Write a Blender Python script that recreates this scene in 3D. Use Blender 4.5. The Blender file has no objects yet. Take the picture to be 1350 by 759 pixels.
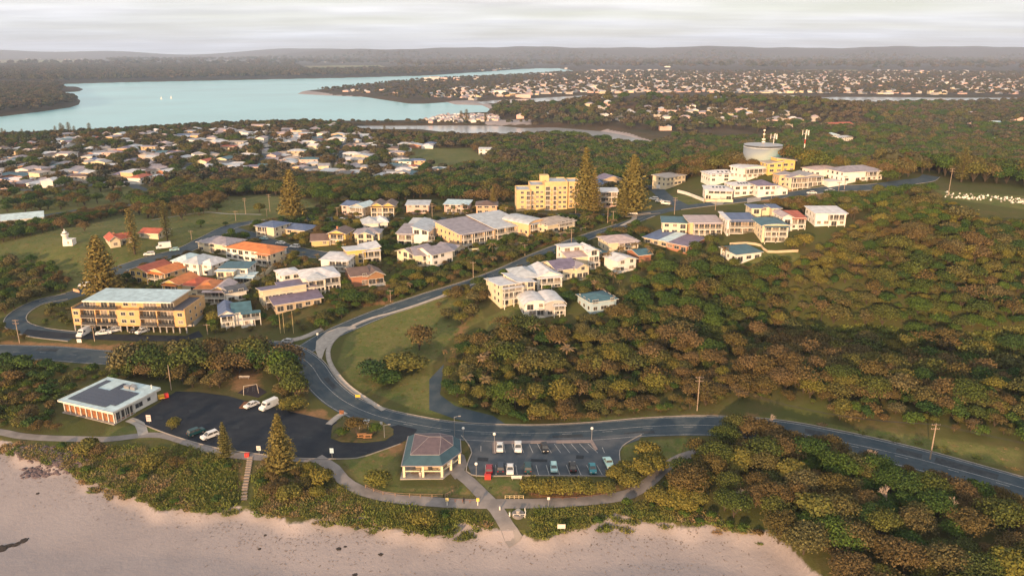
import bpy, bmesh, math, random
import numpy as np
from mathutils import Vector, Matrix
from math import radians as RAD, sin, cos, pi, sqrt, atan2, tan
random.seed(7); np.random.seed(7)
sc = bpy.context.scene
COL = sc.collection

# ---------------------------------------------------------------- camera
F, CX, CY = 1010.0, 675.0, 379.5            # focal length and centre in photograph pixels
PITCH = RAD(17.14)
CAMZ = 108.0
cam = bpy.data.cameras.new("camera"); cam_o = bpy.data.objects.new("camera", cam); COL.objects.link(cam_o)
cam.sensor_width = 36; cam.lens = 36 * F / 1350
cam.clip_start = 1; cam.clip_end = 60000
cam_o.location = (0, 0, CAMZ); cam_o.rotation_euler = (pi / 2 - PITCH, 0, 0)
sc.camera = cam_o

# ---------------------------------------------------------------- light
SUN_AZ = RAD(24)       # sun is behind the camera, this far to the left
SUN_EL = RAD(8.5)
sun = bpy.data.lights.new("sun", "SUN"); sun_o = bpy.data.objects.new("sun", sun); COL.objects.link(sun_o)
sun.energy = 5.0; sun.angle = RAD(0.6); sun.color = (1.0, 0.62, 0.33)
to_sun = Vector((-sin(SUN_AZ) * cos(SUN_EL), -cos(SUN_AZ) * cos(SUN_EL), sin(SUN_EL)))
sun_o.rotation_euler = to_sun.to_track_quat('Z', 'Y').to_euler()
sun_o.location = to_sun * 400
w = bpy.data.worlds.new("World"); sc.world = w; w.use_nodes = True
nt = w.node_tree; nt.nodes.clear(); N = nt.nodes; L = nt.links
sky = N.new("ShaderNodeTexSky"); sky.sky_type = 'NISHITA'; sky.sun_disc = False
sky.sun_elevation = SUN_EL; sky.sun_rotation = RAD(180) + SUN_AZ
sky.dust_density = 1.5; sky.ozone_density = 1.5; sky.altitude = 100
b1 = N.new("ShaderNodeBackground"); b1.inputs[1].default_value = 0.15
L.new(sky.outputs[0], b1.inputs[0])
tc = N.new("ShaderNodeTexCoord")
sep = N.new("ShaderNodeSeparateXYZ"); L.new(tc.outputs["Generated"], sep.inputs[0])
# project the direction on a flat cloud layer: x/z', y/z'
zc = N.new("ShaderNodeMath"); zc.operation = 'ADD'; zc.inputs[1].default_value = 0.05; L.new(sep.outputs[2], zc.inputs[0])
zm = N.new("ShaderNodeMath"); zm.operation = 'MAXIMUM'; zm.inputs[1].default_value = 0.03; L.new(zc.outputs[0], zm.inputs[0])
dx = N.new("ShaderNodeMath"); dx.operation = 'DIVIDE'; L.new(sep.outputs[0], dx.inputs[0]); L.new(zm.outputs[0], dx.inputs[1])
dy = N.new("ShaderNodeMath"); dy.operation = 'DIVIDE'; L.new(sep.outputs[1], dy.inputs[0]); L.new(zm.outputs[0], dy.inputs[1])
cb = N.new("ShaderNodeCombineXYZ"); L.new(dx.outputs[0], cb.inputs[0]); L.new(dy.outputs[0], cb.inputs[1])
mp = N.new("ShaderNodeMapping"); mp.inputs["Scale"].default_value = (0.22, 0.36, 1); mp.inputs["Rotation"].default_value = (0, 0, 0.06)
L.new(cb.outputs[0], mp.inputs[0])
n1 = N.new("ShaderNodeTexNoise"); n1.inputs["Scale"].default_value = 1.1; n1.inputs["Detail"].default_value = 5; n1.inputs["Roughness"].default_value = 0.45
L.new(mp.outputs[0], n1.inputs["Vector"])
cr = N.new("ShaderNodeValToRGB")
cr.color_ramp.elements[0].position = 0.38; cr.color_ramp.elements[0].color = (0.66, 0.66, 0.66, 1)
cr.color_ramp.elements[1].position = 0.62; cr.color_ramp.elements[1].color = (1, 1, 1, 1)
L.new(n1.outputs["Fac"], cr.inputs[0])
# cloud colour: grey lilac low, pale cream high
el = N.new("ShaderNodeMapRange"); el.inputs["From Min"].default_value = 0.0; el.inputs["From Max"].default_value = 0.085
L.new(sep.outputs[2], el.inputs["Value"])
cc = N.new("ShaderNodeMix"); cc.data_type = 'RGBA'
cc.inputs["A"].default_value = (0.62, 0.655, 0.725, 1); cc.inputs["B"].default_value = (0.69, 0.645, 0.605, 1)
L.new(el.outputs[0], cc.inputs["Factor"])
b2 = N.new("ShaderNodeBackground"); b2.inputs[1].default_value = 1.0
n2 = N.new("ShaderNodeTexNoise"); n2.inputs["Scale"].default_value = 2.3; n2.inputs["Detail"].default_value = 5
L.new(mp.outputs[0], n2.inputs["Vector"])
c2 = N.new("ShaderNodeMapRange"); c2.inputs["From Min"].default_value = 0.35; c2.inputs["From Max"].default_value = 0.68
c2.inputs["To Min"].default_value = 0.82; c2.inputs["To Max"].default_value = 1.12
L.new(n2.outputs["Fac"], c2.inputs["Value"])
c3 = N.new("ShaderNodeMix"); c3.data_type = 'RGBA'; c3.blend_type = 'MULTIPLY'; c3.inputs["Factor"].default_value = 1
L.new(cc.outputs["Result"], c3.inputs["A"]); L.new(c2.outputs[0], c3.inputs["B"])
L.new(c3.outputs["Result"], b2.inputs[0])
ms = N.new("ShaderNodeMixShader"); L.new(cr.outputs[0], ms.inputs[0]); L.new(b1.outputs[0], ms.inputs[1]); L.new(b2.outputs[0], ms.inputs[2])
wo = N.new("ShaderNodeOutputWorld"); L.new(ms.outputs[0], wo.inputs[0])
sc.view_settings.view_transform = 'Standard'; sc.view_settings.look = 'None'
sc.view_settings.exposure = 0.60; sc.view_settings.gamma = 1.0
sc.cycles.max_bounces = 6; sc.cycles.diffuse_bounces = 2; sc.cycles.glossy_bounces = 2
sc.cycles.transmission_bounces = 2; sc.cycles.volume_bounces = 1; sc.cycles.transparent_max_bounces = 4
sc.cycles.use_denoising = True

# ---------------------------------------------------------------- geometry of the place
def raydir(px, py):
    a = (px - CX) / F; b = -(py - CY) / F
    return np.array([a, cos(PITCH) + b * sin(PITCH), -sin(PITCH) + b * cos(PITCH)])
def PZ(px, py, z):
    d = raydir(px, py); t = (z - CAMZ) / d[2]
    return float(d[0] * t), float(d[1] * t), z
def to_px(x, y, z):
    zz = z - CAMZ; dep = y * cos(PITCH) - zz * sin(PITCH); up = y * sin(PITCH) + zz * cos(PITCH)
    dep = np.maximum(dep, 1e-3)
    return CX + F * x / dep, CY - F * up / dep, dep
CTRL = [  # picture position and height of the ground there
 (0,759,1.5),(340,759,1.5),(675,759,1.5),(1000,759,1.5),(1200,745,6),(1350,759,8),(-150,759,1.5),(1500,759,8),
 (0,680,2.2),(300,690,3),(600,715,3),(850,700,3),(980,705,4),(-150,650,2.5),(100,645,4),
 (0,565,6),(100,577,7),(-150,560,6),(200,572,7),(330,600,7),(445,625,6.5),(540,660,6.5),(660,664,6.5),(780,660,6.5),(850,645,6.5),
 (330,650,4.5),(560,690,4.5),(780,690,4.5),(930,650,6.5),(1060,690,7.5),
 (230,520,7.5),(330,530,7.5),(440,570,7.2),(520,575,7.2),(560,600,7),(620,590,7),(720,600,7),(800,590,7),
 (145,535,8),(0,500,8),(-150,480,9),(60,464,11),(180,470,10.5),(240,450,12),(110,440,12.5),(20,420,13),(370,455,10),(300,480,9),
 (440,500,8.6),(560,560,7.2),(960,562,8),(1100,580,8.5),(1250,618,9),(1350,645,9.5),(1500,680,10),(1200,640,8.5),
 (500,412,14),(560,392,17),(620,375,20),(690,348,24),(770,315,28),(820,298,31),(870,278,34),(520,480,10.5),(480,455,10.5),
 (600,440,13.5),(700,500,10),(850,500,11),(650,440,14.5),(720,415,17),(800,395,20),(700,385,21),
 (1000,498,14.5),(1100,503,15.5),(1200,516,15),(1350,545,14),(1500,565,13),(1000,448,10),(1100,450,9.2),(1200,458,9),(1350,470,9.5),(1500,482,10),(1000,405,17),(1150,405,18),(1350,420,18.5),(1500,430,18.5),
 (900,400,19),(900,345,26),(1000,345,28),(1100,345,29),(1250,340,30),(1400,350,29),
 (900,305,32),(1010,315,33),(1100,297,37),(940,265,36.5),(1000,262,38),(1060,256,40),(1130,248,42),(1200,262,41),(1290,263,41),(1380,268,41),(1550,280,38),
 (890,240,36),(950,240,40),(1000,234,43),(1060,232,45),(1130,238,45),(1003,216,50),(1060,208,50),(1220,238,43),
 (300,415,14),(330,390,17),(250,395,15),(250,365,17),(180,370,15),(380,405,16),(440,380,18.5),(360,350,19),(420,335,21),(480,345,21),(560,345,22),
 (330,318,21),(300,305,21),(250,330,20.5),(200,345,19.5),(150,327,21.5),(88,324,23),(100,385,14.5),(40,360,16),(0,340,18),(-150,330,17),
 (430,289,22.5),(520,288,24),(620,288,26),(720,283,28),(800,283,30),(640,325,24.5),(560,300,24),(660,275,27),(724,275,28),(400,262,20),(500,255,20),(600,255,20),
 (250,280,16),(100,290,16),(0,300,14),(200,262,10),(60,255,8.5),(-150,290,11),
]
NEARZ = []
for a in CTRL: NEARZ.append(PZ(*a))
for x in (-1100,-800,-500,-250,0,200): NEARZ.append((x, 640, 5))
for x in (-1300,-900,-500,-200,100,350): NEARZ.append((x, 800, 4))
for x in (300,420,560,760): NEARZ.append((x, 640, 14 if x > 350 else 8))
for x in (450,650,900): NEARZ.append((x, 820, 8))
for x in (-1000,-500,0,300,600,1000): NEARZ.append((x, 1150, 4))
for x in (-500,-250,0,250,500): NEARZ.append((x, 20, -1))
NEARZ = np.array(NEARZ)
_s = 100.0
def _U(r2): return np.where(r2 < 1e-12, 0, 0.5 * r2 * np.log(r2 + 1e-12))
def _tps_fit(P, lam=0.02):
    n = len(P); X = P[:, :2] / _s
    K = _U(((X[:, None] - X[None]) ** 2).sum(-1)) + lam * np.eye(n)
    Q = np.hstack([np.ones((n, 1)), X]); A = np.zeros((n + 3, n + 3)); A[:n, :n] = K; A[:n, n:] = Q; A[n:, :n] = Q.T
    return np.linalg.solve(A, np.concatenate([P[:, 2], np.zeros(3)]))
TW = _tps_fit(NEARZ)
def _tps(x, y):
    x = np.asarray(x, float) / _s; y = np.asarray(y, float) / _s
    X = NEARZ[:, :2] / _s; out = TW[-3] + TW[-2] * x + TW[-1] * y
    for i in range(len(X)): out = out + TW[i] * _U((x - X[i, 0]) ** 2 + (y - X[i, 1]) ** 2)
    return out
def sst(a, b, v):
    t = np.clip((v - a) / (b - a), 0, 1); return t * t * (3 - 2 * t)
def W0(pts):   # picture outline at water level -> ground plan
    return np.array([PZ(px, py, 0)[:2] for px, py in pts])
RIVER = W0([(-260,190),(-100,187),(0,180),(150,172),(300,163),(400,160.5),(450,161),(560,160),(575,156),(600,151),(640,150),(646,144),(636,139),
 (600,138),(590,135),(560,137),(540,137),(520,134),(480,128),(430,126),(392,124),(398,121),(440,117),(480,112),(560,105),(640,101),(700,98),(758,94),(735,90),
 (690,91),(650,94),(560,100),(450,103),(300,106),(150,109),(85,111),(84,115),(103,115),(110,118),(104,121),(80,122),(84,126),(100,128),(106,133),(104,138),(92,142),(50,148),(0,154),(-140,161),(-300,166)])
LAGOON = W0([(430,167),(480,166),(600,165.5),(655,166),(690,169),(730,168),(765,171),(800,174),(830,180),(868,190),(868,196),(830,193),(800,186),(760,181),(700,178),(655,178),(600,177),(560,172),(500,172)])
CANAL = W0([(628,135),(650,132.5),(700,130),(770,126),(822,126),(800,130),(765,133),(700,136),(640,138)])
CREEK = W0([(935,127),(1050,126),(1075,129),(1100,128),(1150,128),(1250,129),(1500,129),(1500,134),(1250,134),(1185,134),(1150,138),(1110,136),(1075,132.5),(1040,130),(945,130)])
def sdpoly(x, y, poly):   # signed distance, positive inside
    x = np.asarray(x, float).ravel(); y = np.asarray(y, float).ravel()
    d2 = np.full(x.shape, 1e18); ins = np.zeros(x.shape, bool); n = len(poly)
    for i in range(n):
        ax, ay = poly[i]; bx, by = poly[(i + 1) % n]
        ex, ey = bx - ax, by - ay; wx, wy = x - ax, y - ay
        t = np.clip((wx * ex + wy * ey) / (ex * ex + ey * ey + 1e-9), 0, 1)
        d2 = np.minimum(d2, (wx - ex * t) ** 2 + (wy - ey * t) ** 2)
        c = ((ay > y) != (by > y))
        with np.errstate(divide='ignore', invalid='ignore'):
            xi = (bx - ax) * (y - ay) / (by - ay + 1e-12) + ax
        ins ^= c & (x < xi)
    return np.where(ins, np.sqrt(d2), -np.sqrt(d2))
WATERS = [RIVER, LAGOON, CANAL, CREEK]
BEACH = np.array([PZ(a, b, 3.6)[:2] for a, b in [(-220,560),(-60,580),(0,592),(20,605),(60,612),(95,617),(115,640),(165,655),(200,664),(240,672),(290,680),(330,672),(370,682),(430,688),(500,698),(560,703),(610,697),(660,708),(690,712),(740,702),(790,694),(850,690),(900,690),(950,697),(1000,715),(1040,738),(1080,765),(1150,830),(1150,1100),(-400,1100)]])
def H(x, y):
    x = np.asarray(x, float); y = np.asarray(y, float)
    shp = np.broadcast(x, y).shape; x = np.broadcast_to(x, shp).ravel().astype(float); y = np.broadcast_to(y, shp).ravel().astype(float)
    h = np.empty(x.shape)
    near = (y < 1150)
    h[~near] = 3.5
    if near.any():
        t = _tps(x[near], y[near]); wgt = 1 - sst(850, 1150, y[near])
        hh = np.clip(t, -2, 56) * wgt + 3.5 * (1 - wgt)
        yn = y[near]; sea = sst(120, 60, yn); hh = hh * (1 - sea) + (-3) * sea
        hh = np.where(yn > 150, np.maximum(hh, 2.2), hh)
        q = (yn < 215) & (yn > 100)
        if q.any(): xq, yq = x[near][q], yn[q]; sdb = sdpoly(xq, yq, BEACH) + 1.6*np.sin(xq*.21+yq*.1) + .9*np.sin(xq*.55+1); hh[q] = np.maximum(hh[q] - 1.7 * sst(-.9, 1.3, sdb), .4)
        h[near] = hh
    # wooded ridge behind the creek, and the rise on the right
    def bump(cx, cy, rx, ry, a): return a * np.exp(-((x - cx) / rx) ** 2 - ((y - cy) / ry) ** 2)
    far = y > 600
    if far.any():
        h += np.where(far, bump(300, 1290, 190, 120, 27) + bump(170, 1330, 130, 100, 14) + bump(470, 1180, 110, 110, 20) + bump(420, 930, 70, 70, 12), 0)
    w_ = y > 500
    if w_.any():
        sd = np.full(x.shape, -1e9)
        for p in WATERS: sd[w_] = np.maximum(sd[w_], sdpoly(x[w_], y[w_], p))
        h = np.where(w_, np.where(sd > 0, -np.minimum(sd * .3, 3), np.minimum(h, 0.15 - sd * 0.22)), h)
    # far escarpment
    f = y > 7000
    if f.any():
        u = x / np.maximum(y, 1)
        lift = 148 + 14 * np.sin(u * 9 + 1) + 9 * np.sin(u * 23 + 2) + 5 * np.sin(u * 57) + 3 * np.sin(u * 131 + 1) + 30 * np.exp(-((u - .45) / .25) ** 2)
        on = sst(-0.36, -0.20, u)
        d = sst(8200, 11500, y + 500 * np.sin(u * 31)) * on * lift
        lift2 = 95 + 30 * np.sin(u * 14 + 4) + 22 * np.sin(u * 37 + 1)
        d2 = sst(12500, 15500, y) * np.maximum(lift2, 30) * (1 - sst(-0.30, -0.18, u))
        d3 = 60 * sst(-.05, .1, u) * sst(.32, .24, u) * 0
        h = h + np.where(f, d + d2 + d3, 0)
    return h.reshape(shp)
def h1(x, y): return float(H(np.array([x]), np.array([y]))[0])
_T = np.concatenate([np.arange(110, 900, 3.0), np.arange(900, 2500, 12.0), np.arange(2500, 16000, 90.0)])
_pc = {}
def P(px, py):
    k = (px, py)
    if k in _pc: return _pc[k]
    d = raydir(px, max(py, 74)); X, Y, Z = d[0] * _T, d[1] * _T, CAMZ + d[2] * _T
    below = Z < H(X, Y); i = int(np.argmax(below))
    if not below.any(): i = len(_T) - 1
    a, b = _T[max(i - 1, 0)], _T[i]
    for _ in range(3):
        ts = np.linspace(a, b, 9); g = (CAMZ + d[2] * ts) < H(d[0] * ts, d[1] * ts)
        j = int(np.argmax(g)) if g.any() else 8
        a, b = ts[max(j - 1, 0)], ts[j]
    r = (float(d[0] * b), float(d[1] * b), h1(d[0] * b, d[1] * b)); _pc[k] = r
    return r
def depth_of(x, y, z): return y * cos(PITCH) - (z - CAMZ) * sin(PITCH)
def PW(pts): return np.array([P(a, b)[:2] for a, b in pts])
def inside(x, y, poly): return sdpoly(x, y, poly) > 0

# occupancy (where trees must keep out), 1 m cells
OX, OY, ON, OM = -560, 100, 1240, 1000
OCC = np.zeros((ON, OM), bool); LOW = np.zeros((ON, OM), bool)
GXX, GYY = np.meshgrid(np.arange(ON) + OX + .5, np.arange(OM) + OY + .5, indexing='ij')
def _win(poly, m):
    x0, y0 = poly.min(0) - m; x1, y1 = poly.max(0) + m
    i0, i1 = int(max(0, x0 - OX)), int(min(ON, x1 - OX + 1)); j0, j1 = int(max(0, y0 - OY)), int(min(OM, y1 - OY + 1))
    return i0, i1, j0, j1
def block(poly, margin=1.0, arr=None):
    arr = OCC if arr is None else arr
    i0, i1, j0, j1 = _win(poly, margin)
    if i1 <= i0 or j1 <= j0: return
    sd = sdpoly(GXX[i0:i1, j0:j1], GYY[i0:i1, j0:j1], poly).reshape(i1 - i0, j1 - j0)
    arr[i0:i1, j0:j1] |= sd > -margin
def occ(arr, x, y):
    i = np.floor(np.asarray(x) - OX).astype(int); j = np.floor(np.asarray(y) - OY).astype(int)
    ok = (i >= 0) & (i < ON) & (j >= 0) & (j < OM)
    return np.where(ok, arr[np.clip(i, 0, ON - 1), np.clip(j, 0, OM - 1)], False)

# ---------------------------------------------------------------- materials
MAT = {}
def mat(name, col, rough=.8, col2=None, scale=1.0, detail=4, bump=0.0, bscale=None, spec=.3, metal=0, coords='Object', contrast=(.35, .65), island=0.0, objrand=0.0, palette=None, alpha=None, emit=None):
    if name in MAT: return MAT[name]
    m = bpy.data.materials.new(name); m.use_nodes = True; nt = m.node_tree; N = nt.nodes; L = nt.links
    p = N["Principled BSDF"]; p.inputs["Roughness"].default_value = rough; p.inputs["Metallic"].default_value = metal
    p.inputs["Specular IOR Level"].default_value = spec
    tc = N.new("ShaderNodeTexCoord")
    out = None
    if palette:
        oi = N.new("ShaderNodeObjectInfo"); r = N.new("ShaderNodeValToRGB"); r.color_ramp.interpolation = 'LINEAR'
        while len(r.color_ramp.elements) < len(palette): r.color_ramp.elements.new(0.5)
        for i, c in enumerate(palette):
            r.color_ramp.elements[i].position = i / (len(palette) - 1); r.color_ramp.elements[i].color = (*c, 1)
        L.new(oi.outputs["Random"], r.inputs[0]); out = r.outputs[0]
    else:
        if col2 is None: col2 = tuple(c * .82 for c in col)
        nz = N.new("ShaderNodeTexNoise"); nz.inputs["Scale"].default_value = scale; nz.inputs["Detail"].default_value = detail
        L.new(tc.outputs[coords], nz.inputs["Vector"])
        mr = N.new("ShaderNodeMapRange"); mr.inputs["From Min"].default_value = contrast[0]; mr.inputs["From Max"].default_value = contrast[1]
        L.new(nz.outputs["Fac"], mr.inputs["Value"])
        mx = N.new("ShaderNodeMix"); mx.data_type = 'RGBA'; mx.inputs["A"].default_value = (*col, 1); mx.inputs["B"].default_value = (*col2, 1)
        L.new(mr.outputs[0], mx.inputs["Factor"]); out = mx.outputs["Result"]
    if island:
        g = N.new("ShaderNodeNewGeometry"); mr2 = N.new("ShaderNodeMapRange"); mr2.inputs["To Min"].default_value = 1 - island; mr2.inputs["To Max"].default_value = 1 + island
        L.new(g.outputs["Random Per Island"], mr2.inputs["Value"])
        m2 = N.new("ShaderNodeMix"); m2.data_type = 'RGBA'; m2.blend_type = 'MULTIPLY'; m2.inputs["Factor"].default_value = 1
        L.new(out, m2.inputs["A"]); L.new(mr2.outputs[0], m2.inputs["B"]); out = m2.outputs["Result"]
    L.new(out, p.inputs["Base Color"])
    if bump:
        nb = N.new("ShaderNodeTexNoise"); nb.inputs["Scale"].default_value = bscale or scale * 3; nb.inputs["Detail"].default_value = 6
        L.new(tc.outputs[coords], nb.inputs["Vector"])
        bp = N.new("ShaderNodeBump"); bp.inputs["Strength"].default_value = bump; bp.inputs["Distance"].default_value = .3
        L.new(nb.outputs["Fac"], bp.inputs["Height"]); L.new(bp.outputs[0], p.inputs["Normal"])
    MAT[name] = m; return m
WALLS = dict(
 cream=(.72,.62,.44), white=(.80,.77,.72), yellow=(.72,.50,.16), ochre=(.70,.50,.24), salmon=(.66,.40,.26), brick=(.42,.19,.11), timber=(.34,.19,.10),
 paleblue=(.42,.55,.62), grey=(.48,.46,.44), tan=(.56,.44,.30), pink=(.66,.47,.42), apricot=(.74,.50,.28))
ROOFS = dict(white=(.74,.73,.74), lilac=(.33,.30,.34), teal=(.075,.17,.21), pale=(.52,.56,.60), grey=(.36,.36,.38), orange=(.68,.23,.07), red=(.50,.12,.06), brown=(.18,.12,.10),
 blue=(.12,.17,.30), ltblue=(.56,.72,.77), purple=(.20,.17,.25), tan=(.45,.38,.33), darkgrey=(.10,.11,.13), palepink=(.52,.42,.42))
def wallm(k): return mat("wall_" + k, WALLS[k], .85, tuple(c * .86 for c in WALLS[k]), .35, 5, .15, 8)
def roofm(k):
    n = "roof_" + k
    if n in MAT: return MAT[n]
    c = ROOFS[k]; m = mat(n, c, .55, tuple(v * .72 for v in c), .5, 6, 0, spec=.3)
    nt = m.node_tree; N = nt.nodes; L = nt.links
    tc = N.new("ShaderNodeTexCoord"); wv = N.new("ShaderNodeTexWave"); wv.inputs["Scale"].default_value = 1.3; wv.inputs["Distortion"].default_value = .2
    if k in ('orange', 'red', 'brown', 'tan'): wv.bands_direction = 'Z'
    L.new(tc.outputs["Object"], wv.inputs["Vector"])
    bp = N.new("ShaderNodeBump"); bp.inputs["Strength"].default_value = .25; bp.inputs["Distance"].default_value = .08
    L.new(wv.outputs["Fac"], bp.inputs["Height"]); L.new(bp.outputs[0], N["Principled BSDF"].inputs["Normal"])
    return m
M_glass = mat("window_glass", (.035,.045,.055), .12, (.09,.08,.07), .6, 2, spec=.8)
M_blind = mat("window_blind", (.30,.25,.20), .4, (.16,.13,.11), .9, 2, spec=.5)
M_frame = mat("window_frame", (.70,.68,.64), .6)
M_trim = mat("white_trim", (.80,.76,.68), .6)
M_conc = mat("pale_concrete", (.40,.37,.34), .85, (.30,.28,.26), .8, 6, .1, 6, coords='Object')
M_conc2 = mat("path_concrete", (.25,.23,.225), .9, (.17,.16,.16), .35, 7, .1, 5)
M_rail = mat("railing_paint", (.66,.62,.56), .5)
M_drail = mat("dark_railing", (.10,.10,.11), .4)
M_asph = mat("asphalt", (.036,.060,.082), .85, (.062,.084,.102), .22, 12, .3, 6, contrast=(.42, .62))
M_asph2 = mat("fresh_asphalt", (.010,.016,.027), .8, (.022,.028,.038), .25, 12, .2, 6, contrast=(.42, .68))
M_asph3 = mat("worn_asphalt", (.058,.075,.095), .85, (.092,.104,.120), .3, 12, .3, 6, contrast=(.42, .62))
M_line = mat("road_paint", (.50,.50,.50), .7, (.20,.21,.22), 1.2, 6, contrast=(.4, .75))
M_wood = mat("weathered_timber", (.30,.20,.13), .85, (.20,.13,.09), 2, 5)
M_metal = mat("galvanised_metal", (.45,.45,.46), .45, metal=.6)
M_bark = mat("bark", (.085,.065,.048), .95, (.05,.04,.03), 2, 5, .4, 6)
M_dead = mat("bleached_branch", (.42,.33,.26), .9, (.28,.22,.18), 2)
M_black = mat("tyre_rubber", (.02,.02,.022), .8)
M_solar = mat("solar_glass", (.018,.028,.060), .25, (.03,.04,.07), 1.5, 2, spec=.6)
M_fol = mat("foliage_mixed", None, .75, palette=[(0.04, 0.0664, 0.0158), (0.064, 0.0851, 0.0174), (0.092, 0.1005, 0.0222), (0.104, 0.0953, 0.0277), (0.112, 0.0894, 0.0356), (0.056, 0.0783, 0.019), (0.124, 0.1038, 0.046), (0.084, 0.0953, 0.0206), (0.048, 0.0715, 0.0174)], island=.62, spec=.15)
M_folg = mat("foliage_green", None, .75, palette=[(0.0276, 0.0623, 0.015), (0.0473, 0.0853, 0.0165), (0.0688, 0.1084, 0.0165), (0.0361, 0.0702, 0.0195)], island=.4, spec=.15)
M_folb = mat("foliage_bronze", None, .8, palette=[(0.1246, 0.0854, 0.0341), (0.1013, 0.0763, 0.0273), (0.1402, 0.0977, 0.0465), (0.0974, 0.0794, 0.0248)], island=.4, spec=.1)
M_folo = mat("foliage_olive", None, .75, palette=[(0.1288, 0.1236, 0.024), (0.1518, 0.1281, 0.0255), (0.115, 0.1144, 0.027), (0.1564, 0.1373, 0.0315)], island=.4, spec=.15)
M_pine = mat("pine_needles", None, .8, palette=[(.15,.135,.040),(.20,.155,.045),(.165,.14,.04)], island=.35, spec=.1)
M_palm = mat("palm_fronds", None, .6, palette=[(.10,.095,.030),(.16,.11,.045),(.20,.13,.06)], island=.35, spec=.25)
M_far = mat("foliage_distant", None, .9, palette=[(0.046, 0.0587, 0.0344), (0.0747, 0.0716, 0.0397), (0.0978, 0.0756, 0.0504), (0.0575, 0.0599, 0.0371)], island=.3, spec=.05)

# ---------------------------------------------------------------- mesh helpers
class MB:
    def __init__(s): s.v = []; s.f = []; s.m = []
    def face(s, pts, mi=0):
        n = len(s.v); s.v += [tuple(p) for p in pts]; s.f.append(tuple(range(n, n + len(pts)))); s.m.append(mi)
    def box(s, x0, x1, y0, y1, z0, z1, mi=0):
        n = len(s.v); s.v += [(x0,y0,z0),(x1,y0,z0),(x1,y1,z0),(x0,y1,z0),(x0,y0,z1),(x1,y0,z1),(x1,y1,z1),(x0,y1,z1)]
        for f in ((0,3,2,1),(4,5,6,7),(0,1,5,4),(1,2,6,5),(2,3,7,6),(3,0,4,7)): s.f.append(tuple(n + i for i in f)); s.m.append(mi)
    def prism(s, poly, z0, z1, mi=0):   # poly ccw (x,y); z1 may be list
        n = len(poly); a = len(s.v); s.v += [(p[0], p[1], z0) for p in poly]
        zt = z1 if isinstance(z1, (list, tuple)) else [z1] * n
        s.v += [(p[0], p[1], zt[i]) for i, p in enumerate(poly)]
        s.f.append(tuple(a + i for i in reversed(range(n)))); s.f.append(tuple(a + n + i for i in range(n))); s.m += [mi, mi]
        for i in range(n): j = (i + 1) % n; s.f.append((a + i, a + j, a + n + j, a + n + i)); s.m.append(mi)
    def tube(s, p, q, r0, r1=None, n=6, mi=0, cap=True):
        p, q = Vector(p), Vector(q); r1 = r0 if r1 is None else r1; d = (q - p).normalized()
        u = d.orthogonal().normalized(); w = d.cross(u); a = len(s.v)
        for c, r in ((p, r0), (q, r1)):
            for i in range(n):
                t = 2 * pi * i / n; s.v.append(tuple(c + (u * cos(t) + w * sin(t)) * r))
        for i in range(n): j = (i + 1) % n; s.f.append((a + i, a + j, a + n + j, a + n + i)); s.m.append(mi)
        if cap: s.f.append(tuple(a + i for i in reversed(range(n)))); s.f.append(tuple(a + n + i for i in range(n))); s.m += [mi, mi]
    def lathe(s, prof, n=20, cx=0, cy=0, mi=0):
        a = len(s.v)
        for r, z in prof:
            for i in range(n): t = 2 * pi * i / n; s.v.append((cx + r * cos(t), cy + r * sin(t), z))
        for k in range(len(prof) - 1):
            for i in range(n): j = (i + 1) % n; s.f.append((a + k*n + i, a + k*n + j, a + (k+1)*n + j, a + (k+1)*n + i)); s.m.append(mi)
        s.f.append(tuple(a + i for i in reversed(range(n)))); s.f.append(tuple(a + (len(prof)-1)*n + i for i in range(n))); s.m += [mi, mi]
    def mesh(s, name, mats, smooth=False):
        me = bpy.data.meshes.new(name); me.from_pydata(s.v, [], s.f)
        for m in (mats if isinstance(mats, (list, tuple)) else [mats]): me.materials.append(m)
        if any(s.m): me.polygons.foreach_set("material_index", s.m)
        if smooth: me.polygons.foreach_set("use_smooth", [True] * len(s.f))
        me.update(); return me
def link(name, data, parent=None, loc=None, rz=0, scale=None):
    o = bpy.data.objects.new(name, data); COL.objects.link(o)
    if parent: o.parent = parent
    if loc is not None: o.location = loc
    if rz: o.rotation_euler = (0, 0, rz)
    if scale is not None: o.scale = scale if hasattr(scale, '__len__') else (scale,) * 3
    return o
def tag(o, label=None, cat=None, group=None, kind=None):
    if label: o['label'] = label
    if cat: o['category'] = cat
    if group: o['group'] = group
    if kind: o['kind'] = kind
    return o
def thing(name, label, cat, loc, rz=0, group=None, scale=None):
    o = link(name, None, None, loc, rz, scale); o.empty_display_size = .1
    return tag(o, label, cat, group)
def copy_tree(o, parent=None):
    c = o.copy(); COL.objects.link(c)
    if parent: c.parent = parent
    for ch in list(o.children): copy_tree(ch, c)
    return c
def npmesh(name, V, Fq, mats, smooth=False):
    me = bpy.data.meshes.new(name); V = np.asarray(V, np.float32); Fq = np.asarray(Fq, np.int32); k = Fq.shape[1]
    me.vertices.add(len(V)); me.vertices.foreach_set("co", V.ravel())
    me.loops.add(Fq.size); me.loops.foreach_set("vertex_index", Fq.ravel())
    me.polygons.add(len(Fq)); me.polygons.foreach_set("loop_start", np.arange(len(Fq), dtype=np.int32) * k)
    try: me.polygons.foreach_set("loop_total", np.full(len(Fq), k, np.int32))
    except Exception: pass
    for m in (mats if isinstance(mats, (list, tuple)) else [mats]): me.materials.append(m)
    if smooth: me.polygons.foreach_set("use_smooth", np.ones(len(Fq), bool))
    me.update(calc_edges=True); return me

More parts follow.
